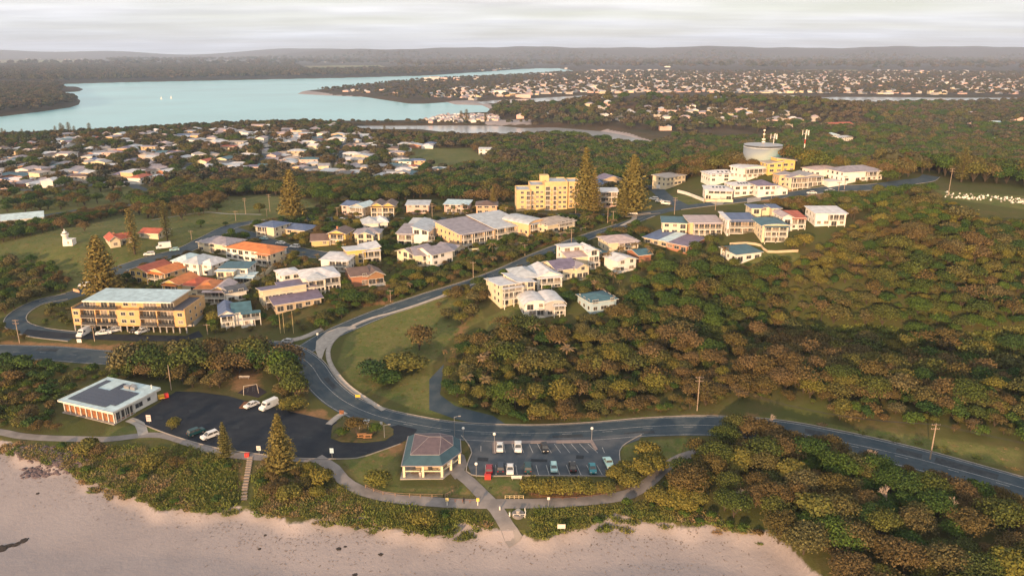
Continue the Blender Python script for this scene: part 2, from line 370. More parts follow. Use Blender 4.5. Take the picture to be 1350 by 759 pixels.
# ---------------------------------------------------------------- ground sheet
LAWNS = [([(500,415),(560,398),(620,385),(640,420),(600,440),(570,480),(570,520),(640,545),(560,545),(470,510),(445,480),(455,445)], 1.0),
 ([(480,580),(530,580),(530,640),(600,640),(620,628),(690,628),(690,655),(600,655),(480,650),(445,605)], .75),
 ([(815,582),(905,575),(930,590),(880,620),(820,650),(780,655),(800,628),(818,612)], .8),
 ([(0,300),(100,300),(240,268),(330,262),(310,290),(240,330),(200,345),(100,385),(60,395),(0,420),(-200,420),(-200,300)], 1.0),
 ([(0,250),(180,245),(170,268),(60,285),(-200,300),(-200,250)], 1.0),
 ([(290,268),(345,258),(400,262),(430,285),(340,290),(240,300)], 1.0), ([(740,545),(900,548),(1000,545),(1120,560),(1350,590),(1350,620),(1180,590),(1060,560),(880,555),(800,562),(740,566)], .7),
 ([(140,560),(215,560),(230,580),(130,580)], .8), ([(540,195),(620,195),(650,218),(580,222),(540,210)], 1.0), ([(640,420),(690,395),(720,420),(640,440)], 1.0),
 ([(960,332),(1055,332),(1055,345),(960,350)], 1.0), ([(880,258),(940,258),(980,270),(900,275)], .8), ([(1230,250),(1400,262),(1400,285),(1250,262)], .9), ([(590,320),(700,315),(640,345),(560,345)], .8)]
DRYS = [([(0,450),(130,455),(190,450),(150,466),(0,460)], 1.0), ([(596,440),(618,400),(630,384),(640,384),(626,420),(606,470),(590,500),(582,500)], .62),
 ([(515,585),(530,580),(532,598),(505,600)], 1.0), ([(95,590),(330,610),(330,650),(240,660),(120,640)], .6), ([(560,640),(600,640),(690,640),(690,662),(560,655)], .6),
 ([(435,385),(520,372),(520,400),(440,408)], .8), ([(660,318),(770,305),(700,330)], .9), ([(300,480),(345,485),(350,520),(300,520)], .7), ([(380,540),(430,540),(440,555),(380,550)], .9),
 ([(690,645),(830,640),(800,665),(690,660)], .8), ([(900,545),(1000,545),(1000,552),(900,552)], .9), ([(1000,250),(1050,250),(1120,262),(1000,268)], .8), ([(520,210),(560,205),(600,216),(560,226)],.2)]
FIELDS = [[(-300,79),(130,79),(140,85),(-300,86)], [(400,87),(500,86),(520,92),(420,94)], [(1050,92),(1130,92),(1130,95),(1050,95)], [(270,82),(330,82),(330,84),(270,85)]]
SANDS = [PW([(585,134),(640,136),(650,142),(640,146),(600,138)]), PW([(800,170),(830,176),(866,188),(870,192),(850,190),(820,183),(790,174)]), PW([(395,121),(440,125),(480,128),(480,130),(430,128),(390,125)]), PW([(640,158),(700,158),(700,165),(640,164)]), PW([(680,660),(745,664),(760,700),(690,710)])]
def field_masks(x, y):
    sand = np.zeros(x.shape); lawn = np.zeros(x.shape); dry = np.zeros(x.shape); fld = np.zeros(x.shape)
    n = (y < 230)
    sand[n] = sst(-1.5, 1.5, sdpoly(x[n], y[n], BEACH) + 1.6*np.sin(x[n]*.21+y[n]*.1) + .9*np.sin(x[n]*.55+1) + .8)
    for s in SANDS[:4]:
        q = (np.abs(y - s[:, 1].mean()) < 1500); sand[q] = np.maximum(sand[q], sst(-3, 3, sdpoly(x[q], y[q], s)))
    n = (y < 1300)
    for pts, a in LAWNS: lawn[n] = np.maximum(lawn[n], a * sst(-3, 3, sdpoly(x[n], y[n], PW(pts))))
    for pts, a in DRYS: dry[n] = np.maximum(dry[n], a * sst(-5, 5, sdpoly(x[n], y[n], PW(pts))))
    n = y > 2500
    for pts in FIELDS:
        pl = np.array([PZ(a, b, 3.5)[:2] for a, b in pts]); fld[n] = np.maximum(fld[n], sst(-30, 30, sdpoly(x[n], y[n], pl)))
    return sand, lawn, dry, fld
rows = [-260, -120, -40, 20, 50, 70, 85, 95]; y = 104.0
while y < 16300:
    rows.append(y); y += max(1.7, 0.62 * y * y / 1.05e5)
rows = np.array(rows); NC = 440
u = np.linspace(-1, 1, NC)
GX = u[None, :] * (0.86 * np.maximum(rows, 60) + 130)[:, None]; GY = np.repeat(rows[:, None], NC, 1)
GZ = H(GX, GY)
V = np.stack([GX, GY, GZ], -1).reshape(-1, 3)
nr = len(rows); ii = (np.arange(nr - 1)[:, None] * NC + np.arange(NC - 1)[None]).ravel()
Fq = np.stack([ii, ii + 1, ii + NC + 1, ii + NC], 1)
sand, lawn, dry, fld = field_masks(V[:, 0], V[:, 1])
def ground_mat():
    m = bpy.data.materials.new("ground_cover"); m.use_nodes = True; nt = m.node_tree; N = nt.nodes; L = nt.links
    p = N["Principled BSDF"]; p.inputs["Roughness"].default_value = .95; p.inputs["Specular IOR Level"].default_value = .1
    tc = N.new("ShaderNodeTexCoord")
    def noise(s, d=6, r=.6):
        n = N.new("ShaderNodeTexNoise"); n.inputs["Scale"].default_value = s; n.inputs["Detail"].default_value = d; n.inputs["Roughness"].default_value = r
        L.new(tc.outputs["Object"], n.inputs["Vector"]); return n.outputs["Fac"]
    def mr(v, a, b, c=0, d=1):
        n = N.new("ShaderNodeMapRange"); n.inputs["From Min"].default_value = a; n.inputs["From Max"].default_value = b; n.inputs["To Min"].default_value = c; n.inputs["To Max"].default_value = d
        L.new(v, n.inputs["Value"]); return n.outputs[0]
    def mix(f, a, b):
        n = N.new("ShaderNodeMix"); n.data_type = 'RGBA'
        L.new(f, n.inputs["Factor"])
        for k, v in (("A", a), ("B", b)):
            if isinstance(v, tuple): n.inputs[k].default_value = (*v, 1)
            else: L.new(v, n.inputs[k])
        return n.outputs["Result"]
    def math_(op, a, b):
        n = N.new("ShaderNodeMath"); n.operation = op
        for i, v in enumerate((a, b)):
            if isinstance(v, (int, float)): n.inputs[i].default_value = v
            else: L.new(v, n.inputs[i])
        return n.outputs[0]
    def att(k): n = N.new("ShaderNodeAttribute"); n.attribute_name = k; return n.outputs["Fac"]
    def edge(k, fine=.25, amt=.8):   # breaks a mask's edge up with noise
        return mr(math_('ADD', att(k), math_('MULTIPLY', math_('SUBTRACT', noise(fine, 8, .7), .5), amt)), .38, .62)
    scrub = mix(mr(noise(.35, 8, .7), .35, .65), (.075,.080,.026), (.115,.090,.040))
    scrub = mix(mr(noise(.05, 5), .4, .62), scrub, (.075,.085,.025))
    far = mix(mr(noise(.012, 10, .75), .35, .65), (.050,.050,.030), (.10,.065,.042))
    gy = N.new("ShaderNodeSeparateXYZ"); L.new(tc.outputs["Object"], gy.inputs[0])
    base = mix(mr(gy.outputs[1], 500, 1100), scrub, far)
    grass = mix(mr(noise(.08, 6), .38, .62), (.090,.125,.032), (.140,.145,.046))
    grass = mix(mr(noise(.6, 8, .75), .45, .75), grass, (.20,.145,.075))
    grass = mix(mr(noise(2.2, 6, .8), .40, .62, 0, .5), grass, (.055,.075,.022)); grass = mix(mr(noise(.17, 7, .7), .52, .66, 0, .6), grass, (.19,.175,.065))
    base = mix(edge('lawn', .2, .5), base, grass)
    dryc = mix(mr(noise(.5, 7, .7), .35, .7), (.30,.165,.085), (.16,.11,.05))
    base = mix(edge('dry', .3, 1.0), base, dryc)
    base = mix(edge('field', .004, .5), base, mix(mr(noise(.003, 3), .45, .55), (.17,.19,.07), (.24,.19,.11)))
    sandc = mix(mr(noise(.035, 5), .35, .65), (.345,.305,.305), (.285,.255,.260))
    sandc = mix(mr(noise(1.1, 8, .75), .60, .74), sandc, (.27,.205,.18))
    sandc = mix(mr(noise(.22, 9, .8), .50, .62, 0, .35), sandc, (.375,.33,.32)); sandc = mix(mr(noise(2.6, 4, .7), .58, .70, 0, .5), sandc, (.24,.195,.18))
    sm = edge('sand', .35, 1.1)
    base = mix(sm, base, sandc)
    L.new(base, p.inputs["Base Color"])
    bp = N.new("ShaderNodeBump"); bp.inputs["Strength"].default_value = .5; bp.inputs["Distance"].default_value = .35
    L.new(noise(.9, 8, .7), bp.inputs["Height"]); L.new(bp.outputs[0], p.inputs["Normal"])
    return m
M_ground = ground_mat()
cen = (V[Fq[:, 0]] + V[Fq[:, 2]]) / 2
fs = (sand[Fq].mean(1) > .5) & (cen[:, 1] < 400)
fh = cen[:, 1] > 7600
def submesh(name, faces):
    used = np.unique(faces); rm = np.full(len(V), -1); rm[used] = np.arange(len(used))
    me = npmesh(name, V[used], rm[faces], M_ground, True)
    for k, a in (('sand', sand), ('lawn', lawn), ('dry', dry), ('field', fld)):
        at = me.attributes.new(k, 'FLOAT', 'POINT'); at.data.foreach_set('value', a[used].astype(np.float32))
    return me
tag(link("ground", submesh("ground", Fq[~fs & ~fh])), kind='structure')
tag(link("beach", submesh("beach", Fq[fs])), kind='structure')
tag(link("hills", submesh("hills", Fq[fh])), kind='structure')

# water
def water_mat(name, col, rough, bump):
    m = mat(name, col, rough, tuple(min(1, c * 1.25) for c in col), .004, 6, spec=.5, contrast=(.3, .7))
    nt = m.node_tree; N = nt.nodes; L = nt.links
    tc = N.new("ShaderNodeTexCoord"); mp = N.new("ShaderNodeMapping"); mp.inputs["Scale"].default_value = (.05, .12, 1)
    L.new(tc.outputs["Object"], mp.inputs[0]); nz = N.new("ShaderNodeTexNoise"); nz.inputs["Scale"].default_value = 1; nz.inputs["Detail"].default_value = 6
    L.new(mp.outputs[0], nz.inputs["Vector"]); bp = N.new("ShaderNodeBump"); bp.inputs["Strength"].default_value = bump; bp.inputs["Distance"].default_value = .5
    L.new(nz.outputs["Fac"], bp.inputs["Height"]); L.new(bp.outputs[0], N["Principled BSDF"].inputs["Normal"]); return m
def sheet(name, x0, x1, y0, y1, z, m):
    mb = MB(); mb.face([(x0, y0, z), (x1, y0, z), (x1, y1, z), (x0, y1, z)]); return tag(link(name, mb.mesh(name, m)), kind='structure')
sheet("river_water", -9000, 1500, 1005, 9000, 0, water_mat("river_surface", (.24,.50,.54), .28, .6))
lag = LAGOON; 
def flat_poly(name, poly, z, m):
    mb = MB(); 
    bm = bmesh.new(); vs = [bm.verts.new((p[0], p[1], z)) for p in poly]; f = bm.faces.new(vs); bmesh.ops.triangulate(bm, faces=[f]); bmesh.ops.recalc_face_normals(bm, faces=bm.faces)
    for f in bm.faces:
        if f.normal.z < 0: f.normal_flip()
    me = bpy.data.meshes.new(name); bm.to_mesh(me); bm.free(); me.materials.append(m); return tag(link(name, me), kind='structure')
M_calm = water_mat("still_surface", (.34,.36,.38), .18, .35)  # pale base colour stands in for sky reflected by the calm water
def grow(poly, k): c = poly.mean(0); return poly
flat_poly("lagoon_water", LAGOON, .02, M_calm)
flat_poly("canal_water", CANAL, .02, M_calm)
flat_poly("creek_water", CREEK, .02, M_calm)
sheet("sea_water", -2500, 2500, -3000, 112, -.35, water_mat("sea_surface", (.03,.10,.12), .15, .5))

# ---------------------------------------------------------------- roads and paths
def catmull(pts, step=2.5):
    P_ = [np.array(p, float) for p in pts]; P_ = [2 * P_[0] - P_[1]] + P_ + [2 * P_[-1] - P_[-2]]; out = []
    for i in range(1, len(P_) - 2):
        p0, p1, p2, p3 = P_[i-1:i+3]; n = max(2, int(np.linalg.norm(p2 - p1) / step))
        for k in range(n):
            t = k / n; out.append(.5 * ((2*p1) + (-p0+p2)*t + (2*p0-5*p1+4*p2-p3)*t*t + (-p0+3*p1-3*p2+p3)*t**3))
    out.append(P_[-2]); return np.array(out)
def frame(c):
    t = np.gradient(c, axis=0); t /= np.linalg.norm(t, axis=1)[:, None] + 1e-9
    return np.stack([-t[:, 1], t[:, 0]], 1)
def ribbon(name, c, a, b, off, m, parent=None, nx=4, th=0.0, kind='structure', blk=0.8):
    """strip along the world curve c between offsets a and b, laid on the ground"""
    n = frame(c); s = np.linspace(a, b, nx + 1); X = c[:, None, 0] + n[:, None, 0] * s; Y = c[:, None, 1] + n[:, None, 1] * s
    Z = H(X, Y) + off; V_ = np.stack([X, Y, Z], -1).reshape(-1, 3); k = nx + 1; R = len(c)
    i = (np.arange(R - 1)[:, None] * k + np.arange(nx)[None]).ravel(); Fq_ = np.stack([i, i + k, i + k + 1, i + 1], 1)
    if th:
        V2 = V_.copy(); V2[:, 2] -= th; nV = len(V_); V_ = np.vstack([V_, V2]); j = np.arange(R - 1) * k
        Fq_ = np.vstack([Fq_, np.stack([j, j + k, j + k + nV, j + nV], 1), np.stack([j + nx, j + nx + nV, j + nx + k + nV, j + nx + k], 1)])
    me = npmesh(name, V_, Fq_, m, False); o = link(name, me, parent)
    if kind and not parent: tag(o, kind=kind)
    if blk is not None:
        for q in range(0, R - 1, 6):
            e = min(q + 6, R - 1); pl = np.array([[X[q,0],Y[q,0]],[X[e,0],Y[e,0]],[X[e,-1],Y[e,-1]],[X[q,-1],Y[q,-1]]]); block(pl, blk)
    return o
def patch(name, poly, off, m, th=0.0, blk=1.0, kind='structure', cell=4.0):
    bm = bmesh.new(); vs = [bm.verts.new((p[0], p[1], 0)) for p in poly]; bm.faces.new(vs)
    x0, y0 = poly.min(0); x1, y1 = poly.max(0)
    for ax, lo, hi in ((0, x0, x1), (1, y0, y1)):
        v = lo + cell
        while v < hi:
            co = [0, 0, 0]; no = [0, 0, 0]; co[ax] = v; no[ax] = 1
            bmesh.ops.bisect_plane(bm, geom=bm.verts[:] + bm.edges[:] + bm.faces[:], plane_co=co, plane_no=no); v += cell
    bmesh.ops.triangulate(bm, faces=bm.faces[:])
    xs = np.array([v.co.x for v in bm.verts]); ys = np.array([v.co.y for v in bm.verts]); zs = H(xs, ys) + off
    for v, z in zip(bm.verts, zs): v.co.z = z
    bmesh.ops.recalc_face_normals(bm, faces=bm.faces[:])
    if sum(f.normal.z for f in bm.faces) < 0: bmesh.ops.reverse_faces(bm, faces=bm.faces[:])
    if th:
        r = bmesh.ops.extrude_face_region(bm, geom=bm.faces[:])
        # the extruded copy becomes the top
        for v in [g for g in r['geom'] if isinstance(g, bmesh.types.BMVert)]: v.co.z += th
        bmesh.ops.recalc_face_normals(bm, faces=bm.faces[:])
    me = bpy.data.meshes.new(name); bm.to_mesh(me); bm.free(); me.materials.append(m)
    o = link(name, me); 
    if kind: tag(o, kind=kind)
    if blk is not None: block(poly, blk)
    return o
def wc(pts, step=2.5): return catmull(PW(pts), step)
RC = {}
def road(name, pts, wd, m=None, off=.06, kerb=True, step=2.5, blk=1.0):
    c = wc(pts, step); RC[name] = c
    ribbon(name, c, -wd/2, wd/2, off, m or M_asph, blk=blk)
    return c
def lines(c, offs, wd=.14, dash=None, off=.10, i0=0, i1=None):
    i1 = len(c) if i1 is None else i1
    for o_ in offs:
        if dash is None: ribbon('road_marking', c[i0:i1], o_ - wd/2, o_ + wd/2, off, M_line, nx=1, blk=None)
    if dash:
        on, gap = dash; mbV, mbF = [], []; n = frame(c); i = i0
        while i + on < i1:
            for o_ in offs:
                for k in range(i, i + on):
                    b_ = len(mbV)
                    for q, s_ in ((k, -1), (k+1, -1), (k+1, 1), (k, 1)):
                        x = c[q, 0] + n[q, 0] * (o_ + s_*wd/2); y = c[q, 1] + n[q, 1] * (o_ + s_*wd/2); mbV.append((x, y)); 
                    mbF.append((b_+3, b_+2, b_+1, b_))
            i += on + gap
        A = np.array(mbV); z = H(A[:, 0], A[:, 1]) + off
        tag(link('road_marking', npmesh('dashes', np.column_stack([A, z]), mbF, M_line)), kind='structure')
def kerb(c, a, h=.14, wd=.25, i0=0, i1=None, m=None): ribbon('kerb', c[i0:i1], a - wd/2, a + wd/2, h + .05, m or M_conc, nx=1, th=h + .1, blk=None)

c = road('main_road', [(-160,456),(-40,462),(60,465),(140,471),(220,472),(300,464),(350,459),(385,466),(408,482),(424,505),(450,528),(490,547),(545,560),(610,569),(700,572),(780,569),(860,563),(940,562),(1020,568),(1100,582),(1180,599),(1250,617),(1350,645),(1480,684)], 9.5)
MAINC = c
lines(c, [-4.3, 4.3], .12); lines(c, [.45], .11, i0=int(len(c)*.33)); lines(c, [-.5], .10, dash=(1, 3), i0=int(len(c)*.55)); lines(c, [.1], .10, dash=(1, 3), i1=int(len(c)*.33))
kerb(c, 4.95, i0=int(len(c)*.32), i1=int(len(c)*.50)); kerb(c, 4.95, i0=int(len(c)*.52), i1=int(len(c)*.96))
M_track = mat("worn_wheel_track", (.030,.050,.070), .7, (.048,.068,.086), .5, 8)
for o_ in (-3.2, -1.5, 1.4, 3.1): ribbon('wheel_track', c, o_-.28, o_+.28, .066, M_track, nx=1, blk=None)
pr_ = random.Random(3); M_patch = mat("repair_patch", (.026,.034,.044), .9, (.05,.06,.07), .8, 6)
for k_ in range(16):
    i_ = pr_.randrange(20, len(c)-12); o_ = pr_.choice([-2.3, 2.2]); ribbon('road_patch', c[i_:i_+pr_.choice([2,3,4])], o_-pr_.uniform(.5,1.5), o_+pr_.uniform(.5,1.5), .071, M_patch, nx=1, blk=None)
c = road('hill_road', [(400,462),(430,444),(465,428),(505,412),(560,393),(620,374),(665,357),(700,341),(735,327),(775,312),(820,297),(855,284)], 7.5, off=.075)
lines(c, [-3.3, 3.3], .14, off=.11); lines(c, [0], .11, dash=(2, 3), off=.11, i0=int(len(c)*.12)); kerb(c, -3.9, i0=int(len(c)*.25)); kerb(c, 3.9, i0=int(len(c)*.22), i1=int(len(c)*.9))
c = road('ridge_road', [(845,287),(880,277),(930,270),(990,263),(1050,256),(1100,249),(1160,246),(1215,238),(1228,232)], 8.5, off=.09)
kerb(c, -4.3, i0=8); kerb(c, 4.3, i0=14, i1=-20)
c = road('upper_street', [(905,275),(880,262),(866,250),(838,234),(820,226)], 7, off=.07)
c = road('back_street', [(330,293),(380,290),(430,289),(520,290),(620,288),(700,284),(760,284),(820,284),(870,279)], 7.5, off=.07); kerb(c, -3.9); kerb(c, 3.9, i1=-10)
c = road('lighthouse_street', [(60,400),(85,392),(112,383),(150,360),(190,345),(240,331),(275,314),(305,299),(335,293)], 8.5, off=.085); kerb(c, 4.3); kerb(c, -4.3, i0=10)
c = road('cul_de_sac', [(300,301),(330,311),(360,322),(400,333),(440,338),(462,338)], 9, off=.10); kerb(c, -4.6, i0=6); kerb(c, 4.6, i0=6)
c = road('loop_road', [(88,391),(50,399),(24,414),(22,428),(50,438),(100,444)], 7, off=.08); kerb(c, 3.6); kerb(c, -3.6)
c = road('suburb_road', [(-180,254),(0,250),(75,251),(140,240),(160,236),(175,244),(210,260),(235,264)], 8); 
c = road('suburb_road', [(-180,296),(0,292),(65,283),(110,276),(170,270),(235,264),(300,262)], 6)
c = road('suburb_road', [(140,240),(190,236),(260,232),(330,246)], 7)
c = road('suburb_road', [(260,232),(300,226),(360,232),(440,236)], 6.5)
for c_ in ([(-40,223),(60,216),(150,210),(240,205),(330,199),(440,193)], [(60,235),(80,205),(110,186)], [(240,228),(260,205),(280,180)], [(440,232),(450,205),(455,178)], [(340,228),(350,200),(352,178)], [(-60,200),(100,194),(300,184),(440,180)]):
    road('suburb_road', c_, 7, step=6)
road('footpath', [(120,279),(160,272),(190,270)], 1.8, M_conc, .08, step=3)
road('footpath', [(345,283),(300,282),(270,280),(240,284),(200,290)], 1.6, M_conc, .08, step=3)
# car parks
patch('car_park', PW([(172,553),(203,535),(232,516),(262,517),(300,522),(318,527),(345,533),(380,542),(420,551),(446,557),(437,568),(436,578),(450,583),(480,584),(508,581),(520,572),(512,563),(525,560),(550,566),(545,575),(528,584),(500,594),(470,603),(430,604),(390,603),(340,598),(285,590),(225,573)]), .10, M_asph2, blk=2)
patch('car_park', PW([(608,574),(640,576),(700,578),(780,576),(850,570),(842,580),(820,588),(816,600),(818,612),(805,628),(622,626),(616,612),(622,600),(618,585)]), .075, M_asph3, blk=2)
patch('car_park', PW([(36,434),(100,440),(245,443),(262,436),(268,444),(240,450),(180,450),(60,446),(30,440)]), .10, M_asph2, blk=2)
for (x0_, y0_, w0_, h0_) in ((250,540,9,4),(300,560,16,5),(400,575,12,4),(350,585,20,3),(630,603,14,5),(700,605,22,4),(760,600,10,5),(205,548,10,5),(470,595,14,3)):
    patch('repair_patch', PW([(x0_,y0_),(x0_+w0_,y0_+.6),(x0_+w0_-1,y0_+h0_),(x0_-1,y0_+h0_-.5)]), .112, mat("car_park_patch", (.022,.029,.038), .7, (.014,.02,.028), .8, 6), blk=None)
patch('traffic_island', PW([(466,430),(446,432),(430,438),(417,450),(416,462),(420,472),(424,474),(428,462),(436,450),(450,440),(470,432)]), .05, M_conc, th=.14)
patch('garden_bed', PW([(437,568),(439,561),(452,553),(478,551),(505,556),(519,566),(518,574),(506,580),(480,583),(450,582),(438,577)]), .04, mat("island_grass", (.07,.08,.025), .95, (.12,.09,.04), .8, 7), th=.1, blk=None)
patch('garden_bed', PW([(222,556),(232,549),(240,553),(234,562),(226,567)]), .04, MAT["island_grass"], th=.2, blk=None)
patch('garden_bed', PW([(315,538),(322,530),(332,530),(326,539)]), .04, mat("bark_mulch", (.20,.09,.045), .95), th=.2, blk=None)
patch('parking_median', PW([(650,584),(652,581.5),(700,581),(781,580),(788,592),(785,594),(778,583.5),(700,584.5),(654,585.5)]), .06, mat("pink_concrete", (.28,.23,.22), .9), th=.12)
c = wc([(651,583),(651.5,598)], 2); ribbon('parking_median', c, -.5, .5, .18, MAT["pink_concrete"], nx=1, th=.14)
bm_ = []
for x0, x1 in zip(np.linspace(664, 775, 11), np.linspace(666, 788, 11)): bm_.append(((x0, 585), (x1, 597)))
for x0, x1 in zip(np.linspace(640, 800, 13), np.linspace(640, 808, 13)): bm_.append(((x0, 613), (x1, 626)))
bm_ += [((634,588),(634,595)), ((794,590),(797,597))]
for k, (a, b) in enumerate(bm_): 
    c = wc([a, b], 1.5); ribbon('parking_line', c, -.07, .07, .12, M_line, nx=1, blk=None)
ribbon('kerb', wc([(608,574),(617,585),(622,597),(617,609),(622,626),(700,627),(806,628)], 2), -.12, .12, .2, M_conc, nx=1, th=.2, blk=None)
ribbon('kerb', wc([(846,573),(826,584),(817,594),(818,612)], 2), -.12, .12, .2, M_conc, nx=1, th=.2, blk=None)
ribbon('kerb', wc([(172,553),(225,573.5),(285,590.5),(340,598.5),(390,604),(430,605),(470,604),(500,595),(528,585)], 2), -.12, .12, .22, M_conc, nx=1, th=.2, blk=None)
# paths
road('footpath', [(-160,555),(-20,567),(30,575),(80,578),(140,579),(185,574),(215,574),(240,581),(285,596),(330,602),(380,604),(420,606)], 2.6, M_conc2, .09)
road('footpath', [(418,603),(440,617),(452,632),(475,646),(520,657),(580,662),(650,664),(720,663),(780,659),(830,651),(855,636),(875,618),(900,602),(935,593)], 3.2, M_conc2, .10)
road('footpath', [(598,606),(604,622),(618,634),(636,652),(655,672),(668,693),(680,717)], 3.4, M_conc2, .115)
road('footpath', [(170,553),(184,559),(189,573)], 2.6, M_conc, .11)
ribbon('footpath', wc([(634,371),(600,384),(560,399),(520,412),(490,420),(462,432),(442,446),(433,461),(435,478),(447,497),(462,512),(484,527),(506,541)], 2), -.8, .8, .17, M_conc, nx=2, th=.2, blk=.5)
ribbon('footpath', wc([(372,451),(400,445),(425,434)], 2), -1.2, 1.2, .17, M_conc, nx=2, th=.2, blk=.5)
ribbon('footpath', wc([(433,560),(446,549),(456,544)], 1), -1, 1, .2, M_conc, nx=2, th=.2, blk=.5)
ribbon('footpath', wc([(820,298),(835,290),(838,284),(858,281)], 2), -1.3, 1.3, .14, M_conc, nx=2, th=.2, blk=.5)
patch('paved_terrace', PW([(588,600),(600,593),(612,600),(616,612),(610,624),(600,632),(592,622),(582,620)]), .085, M_conc2, blk=1)
patch('driveway', PW([(985,262),(1003,259),(1003,265),(985,268)]), .12, M_conc); patch('driveway', PW([(935,266),(958,264),(952,270),(942,270)]), .12, M_conc)
patch('driveway', PW([(566,500),(585,480),(580,520),(600,535),(650,548),(668,560),(640,562),(600,552),(566,540)]), .05, M_asph, blk=1)
c = wc([(330,603),(327,622),(323,645),(322,662)], 1.0)
M_sandy = mat('sandy_timber', (.36,.29,.24), .9, (.27,.21,.17), 1.5, 5)
stair = thing('beach_stairs', 'timber steps descending through the dune scrub to the sand left of the tall pine', 'stairs', (float(c[0,0]), float(c[0,1]), 0))
zz = H(c[:, 0], c[:, 1]); nn = frame(c); block(np.array([c[0]-[2,0], c[-1]-[2,0], c[-1]+[2,0], c[0]+[2,0]]), 1)
for k in range(0, len(c) - 1, 1):
    mb = MB(); x, y_ = c[k] - c[0]; mb.box(x - .7, x + .7, y_ - .42, y_ + .42, zz[k] + .05, zz[k] + .25); link('step', mb.mesh('step', M_sandy), stair)

# ---------------------------------------------------------------- labels that single things out
MARKS = [("the long two-storey beach cafe",(145,530)),("the dark sealed car park",(320,560)),("the orange brick apartment block",(175,410)),("the white lighthouse",(88,318)),("the orange-roofed villas",(260,375)),
 ("the blue-roofed white house",(318,410)),("the twin-tier skillion house",(385,390)),("the road junction",(400,460)),("the striped traffic island",(450,440)),("the swing set",(330,515)),("the hip-roofed beach pavilion",(568,600)),
 ("the marked beach car park",(710,600)),("the boardwalk to the sand",(665,690)),("the grass bowl inside the bend",(530,470)),("the white vaulted-roof house",(717,400)),("the small teal-roofed house",(795,400)),
 ("the three-storey arched house",(1020,305)),("the water tank",(1003,203)),("the yellow apartment tower",(722,255)),("the pair of tall pines",(772,235)),("the gabled cream townhouses",(570,338)),("the long wavy-roofed apartments",(650,305)),
 ("the red-roofed cottage",(158,315)),("the lone tall power pole",(1228,580)),("the green hollow in the forest",(1150,440)),("the cemetery",(1300,262)),("the curve of pale sand",(980,730)),("the coastal road bend",(1000,565)),
 ("the big teal shed roof",(35,290)),("the river shore",(200,175)),("the lagoon",(560,170)),("the creek sandbar",(840,180)),("the green oval",(590,210)),("the rocky point",(60,610)),("the twin-gabled yellow house",(505,272)),("the white hill villas",(980,245)),
 ("the right edge of the forest",(1320,400)),("the middle of the forest",(900,450)),("the upper forest edge",(1180,300)),("the white house at the ridge end",(1095,285)),("the lower right corner",(1280,720)),("the left edge of the view",(10,380)),("the avenue behind the park",(330,250)),("the distant hillside homes",(1000,150))]
_used = {}
def where_text(px, py):
    (n, (mx, my)) = min(MARKS, key=lambda m: (m[1][0]-px)**2 + (2.0*(m[1][1]-py))**2)
    ddx, ddy = px - mx, (py - my) * 1.6
    if abs(ddx) > abs(ddy): r = "right of" if ddx > 0 else "left of"
    else: r = "in front of" if ddy > 0 else "behind"
    return r + " " + n, sqrt((px-mx)**2 + (py-my)**2)
ORD = ["", "second", "third", "fourth", "fifth", "sixth", "seventh", "eighth", "ninth", "tenth", "eleventh", "twelfth", "thirteenth", "fourteenth", "fifteenth", "sixteenth", "seventeenth", "eighteenth", "nineteenth", "twentieth"]
def ordn(i): return ORD[i] if i < len(ORD) else "%dth" % (i + 1)
def relabel(items):
    """items: list of (obj, base text, px, py). Same text near the same landmark is told apart by its rank of nearness."""
    g = {}
    for o, b, px, py in items:
        t, d = where_text(px, py); g.setdefault((b, t), []).append((d, o))
    for (b, t), l in g.items():
        l.sort(key=lambda q: q[0])
        for i, (d, o) in enumerate(l):
            o['label'] = "%s %s" % (b, t) if len(l) == 1 else ("%s %s, the nearest" % (b, t) if i == 0 else "%s %s, %s nearest" % (b, t, ordn(i)))

# ---------------------------------------------------------------- plant prototypes (unit height, scaled when placed)
def quads(cent, nrm, size, asp=1.0, jit=.6, rng=None):
    n = len(cent); nrm = nrm + rng.normal(0, jit, (n, 3)); nrm /= np.linalg.norm(nrm, axis=1)[:, None] + 1e-9
    a = rng.normal(0, 1, (n, 3)); u = np.cross(nrm, a); u /= np.linalg.norm(u, axis=1)[:, None] + 1e-9; v = np.cross(nrm, u)
    s = (size * rng.uniform(.6, 1.35, n))[:, None]
    V_ = np.stack([cent - u*s - v*s*asp, cent + u*s - v*s*asp*.7, cent + u*s*.8 + v*s*asp, cent - u*s*.9 + v*s*asp*.8], 1).reshape(-1, 3)
    return V_, np.arange(n * 4).reshape(-1, 4)
def crown_pts(rng, n, lobes, inner=.12):
    w_ = np.array([l[3] ** 2 for l in lobes]); idx = rng.choice(len(lobes), n, p=w_ / w_.sum())
    C = np.array([l[:3] for l in lobes])[idx]; R = np.array([l[3] for l in lobes])[idx]; Zs = np.array([l[4] for l in lobes])[idx]
    d = rng.normal(0, 1, (n, 3)); d /= np.linalg.norm(d, axis=1)[:, None]; d[:, 2] = np.where(d[:, 2] < -.35, -d[:, 2], d[:, 2])
    rr = R * (1 + rng.normal(0, inner, n)) * (1 - .35 * (rng.random(n) < .18))
    # clumps: push towards noisy bumps
    b = 1 + .12 * np.sin(d[:, 0]*9 + C[:, 0]*30) * np.sin(d[:, 1]*8 + C[:, 1]*20) + .08 * np.sin(d[:, 2]*14)
    p = C + d * (rr * b)[:, None] * np.stack([np.ones(n), np.ones(n), Zs], 1)
    return p, d
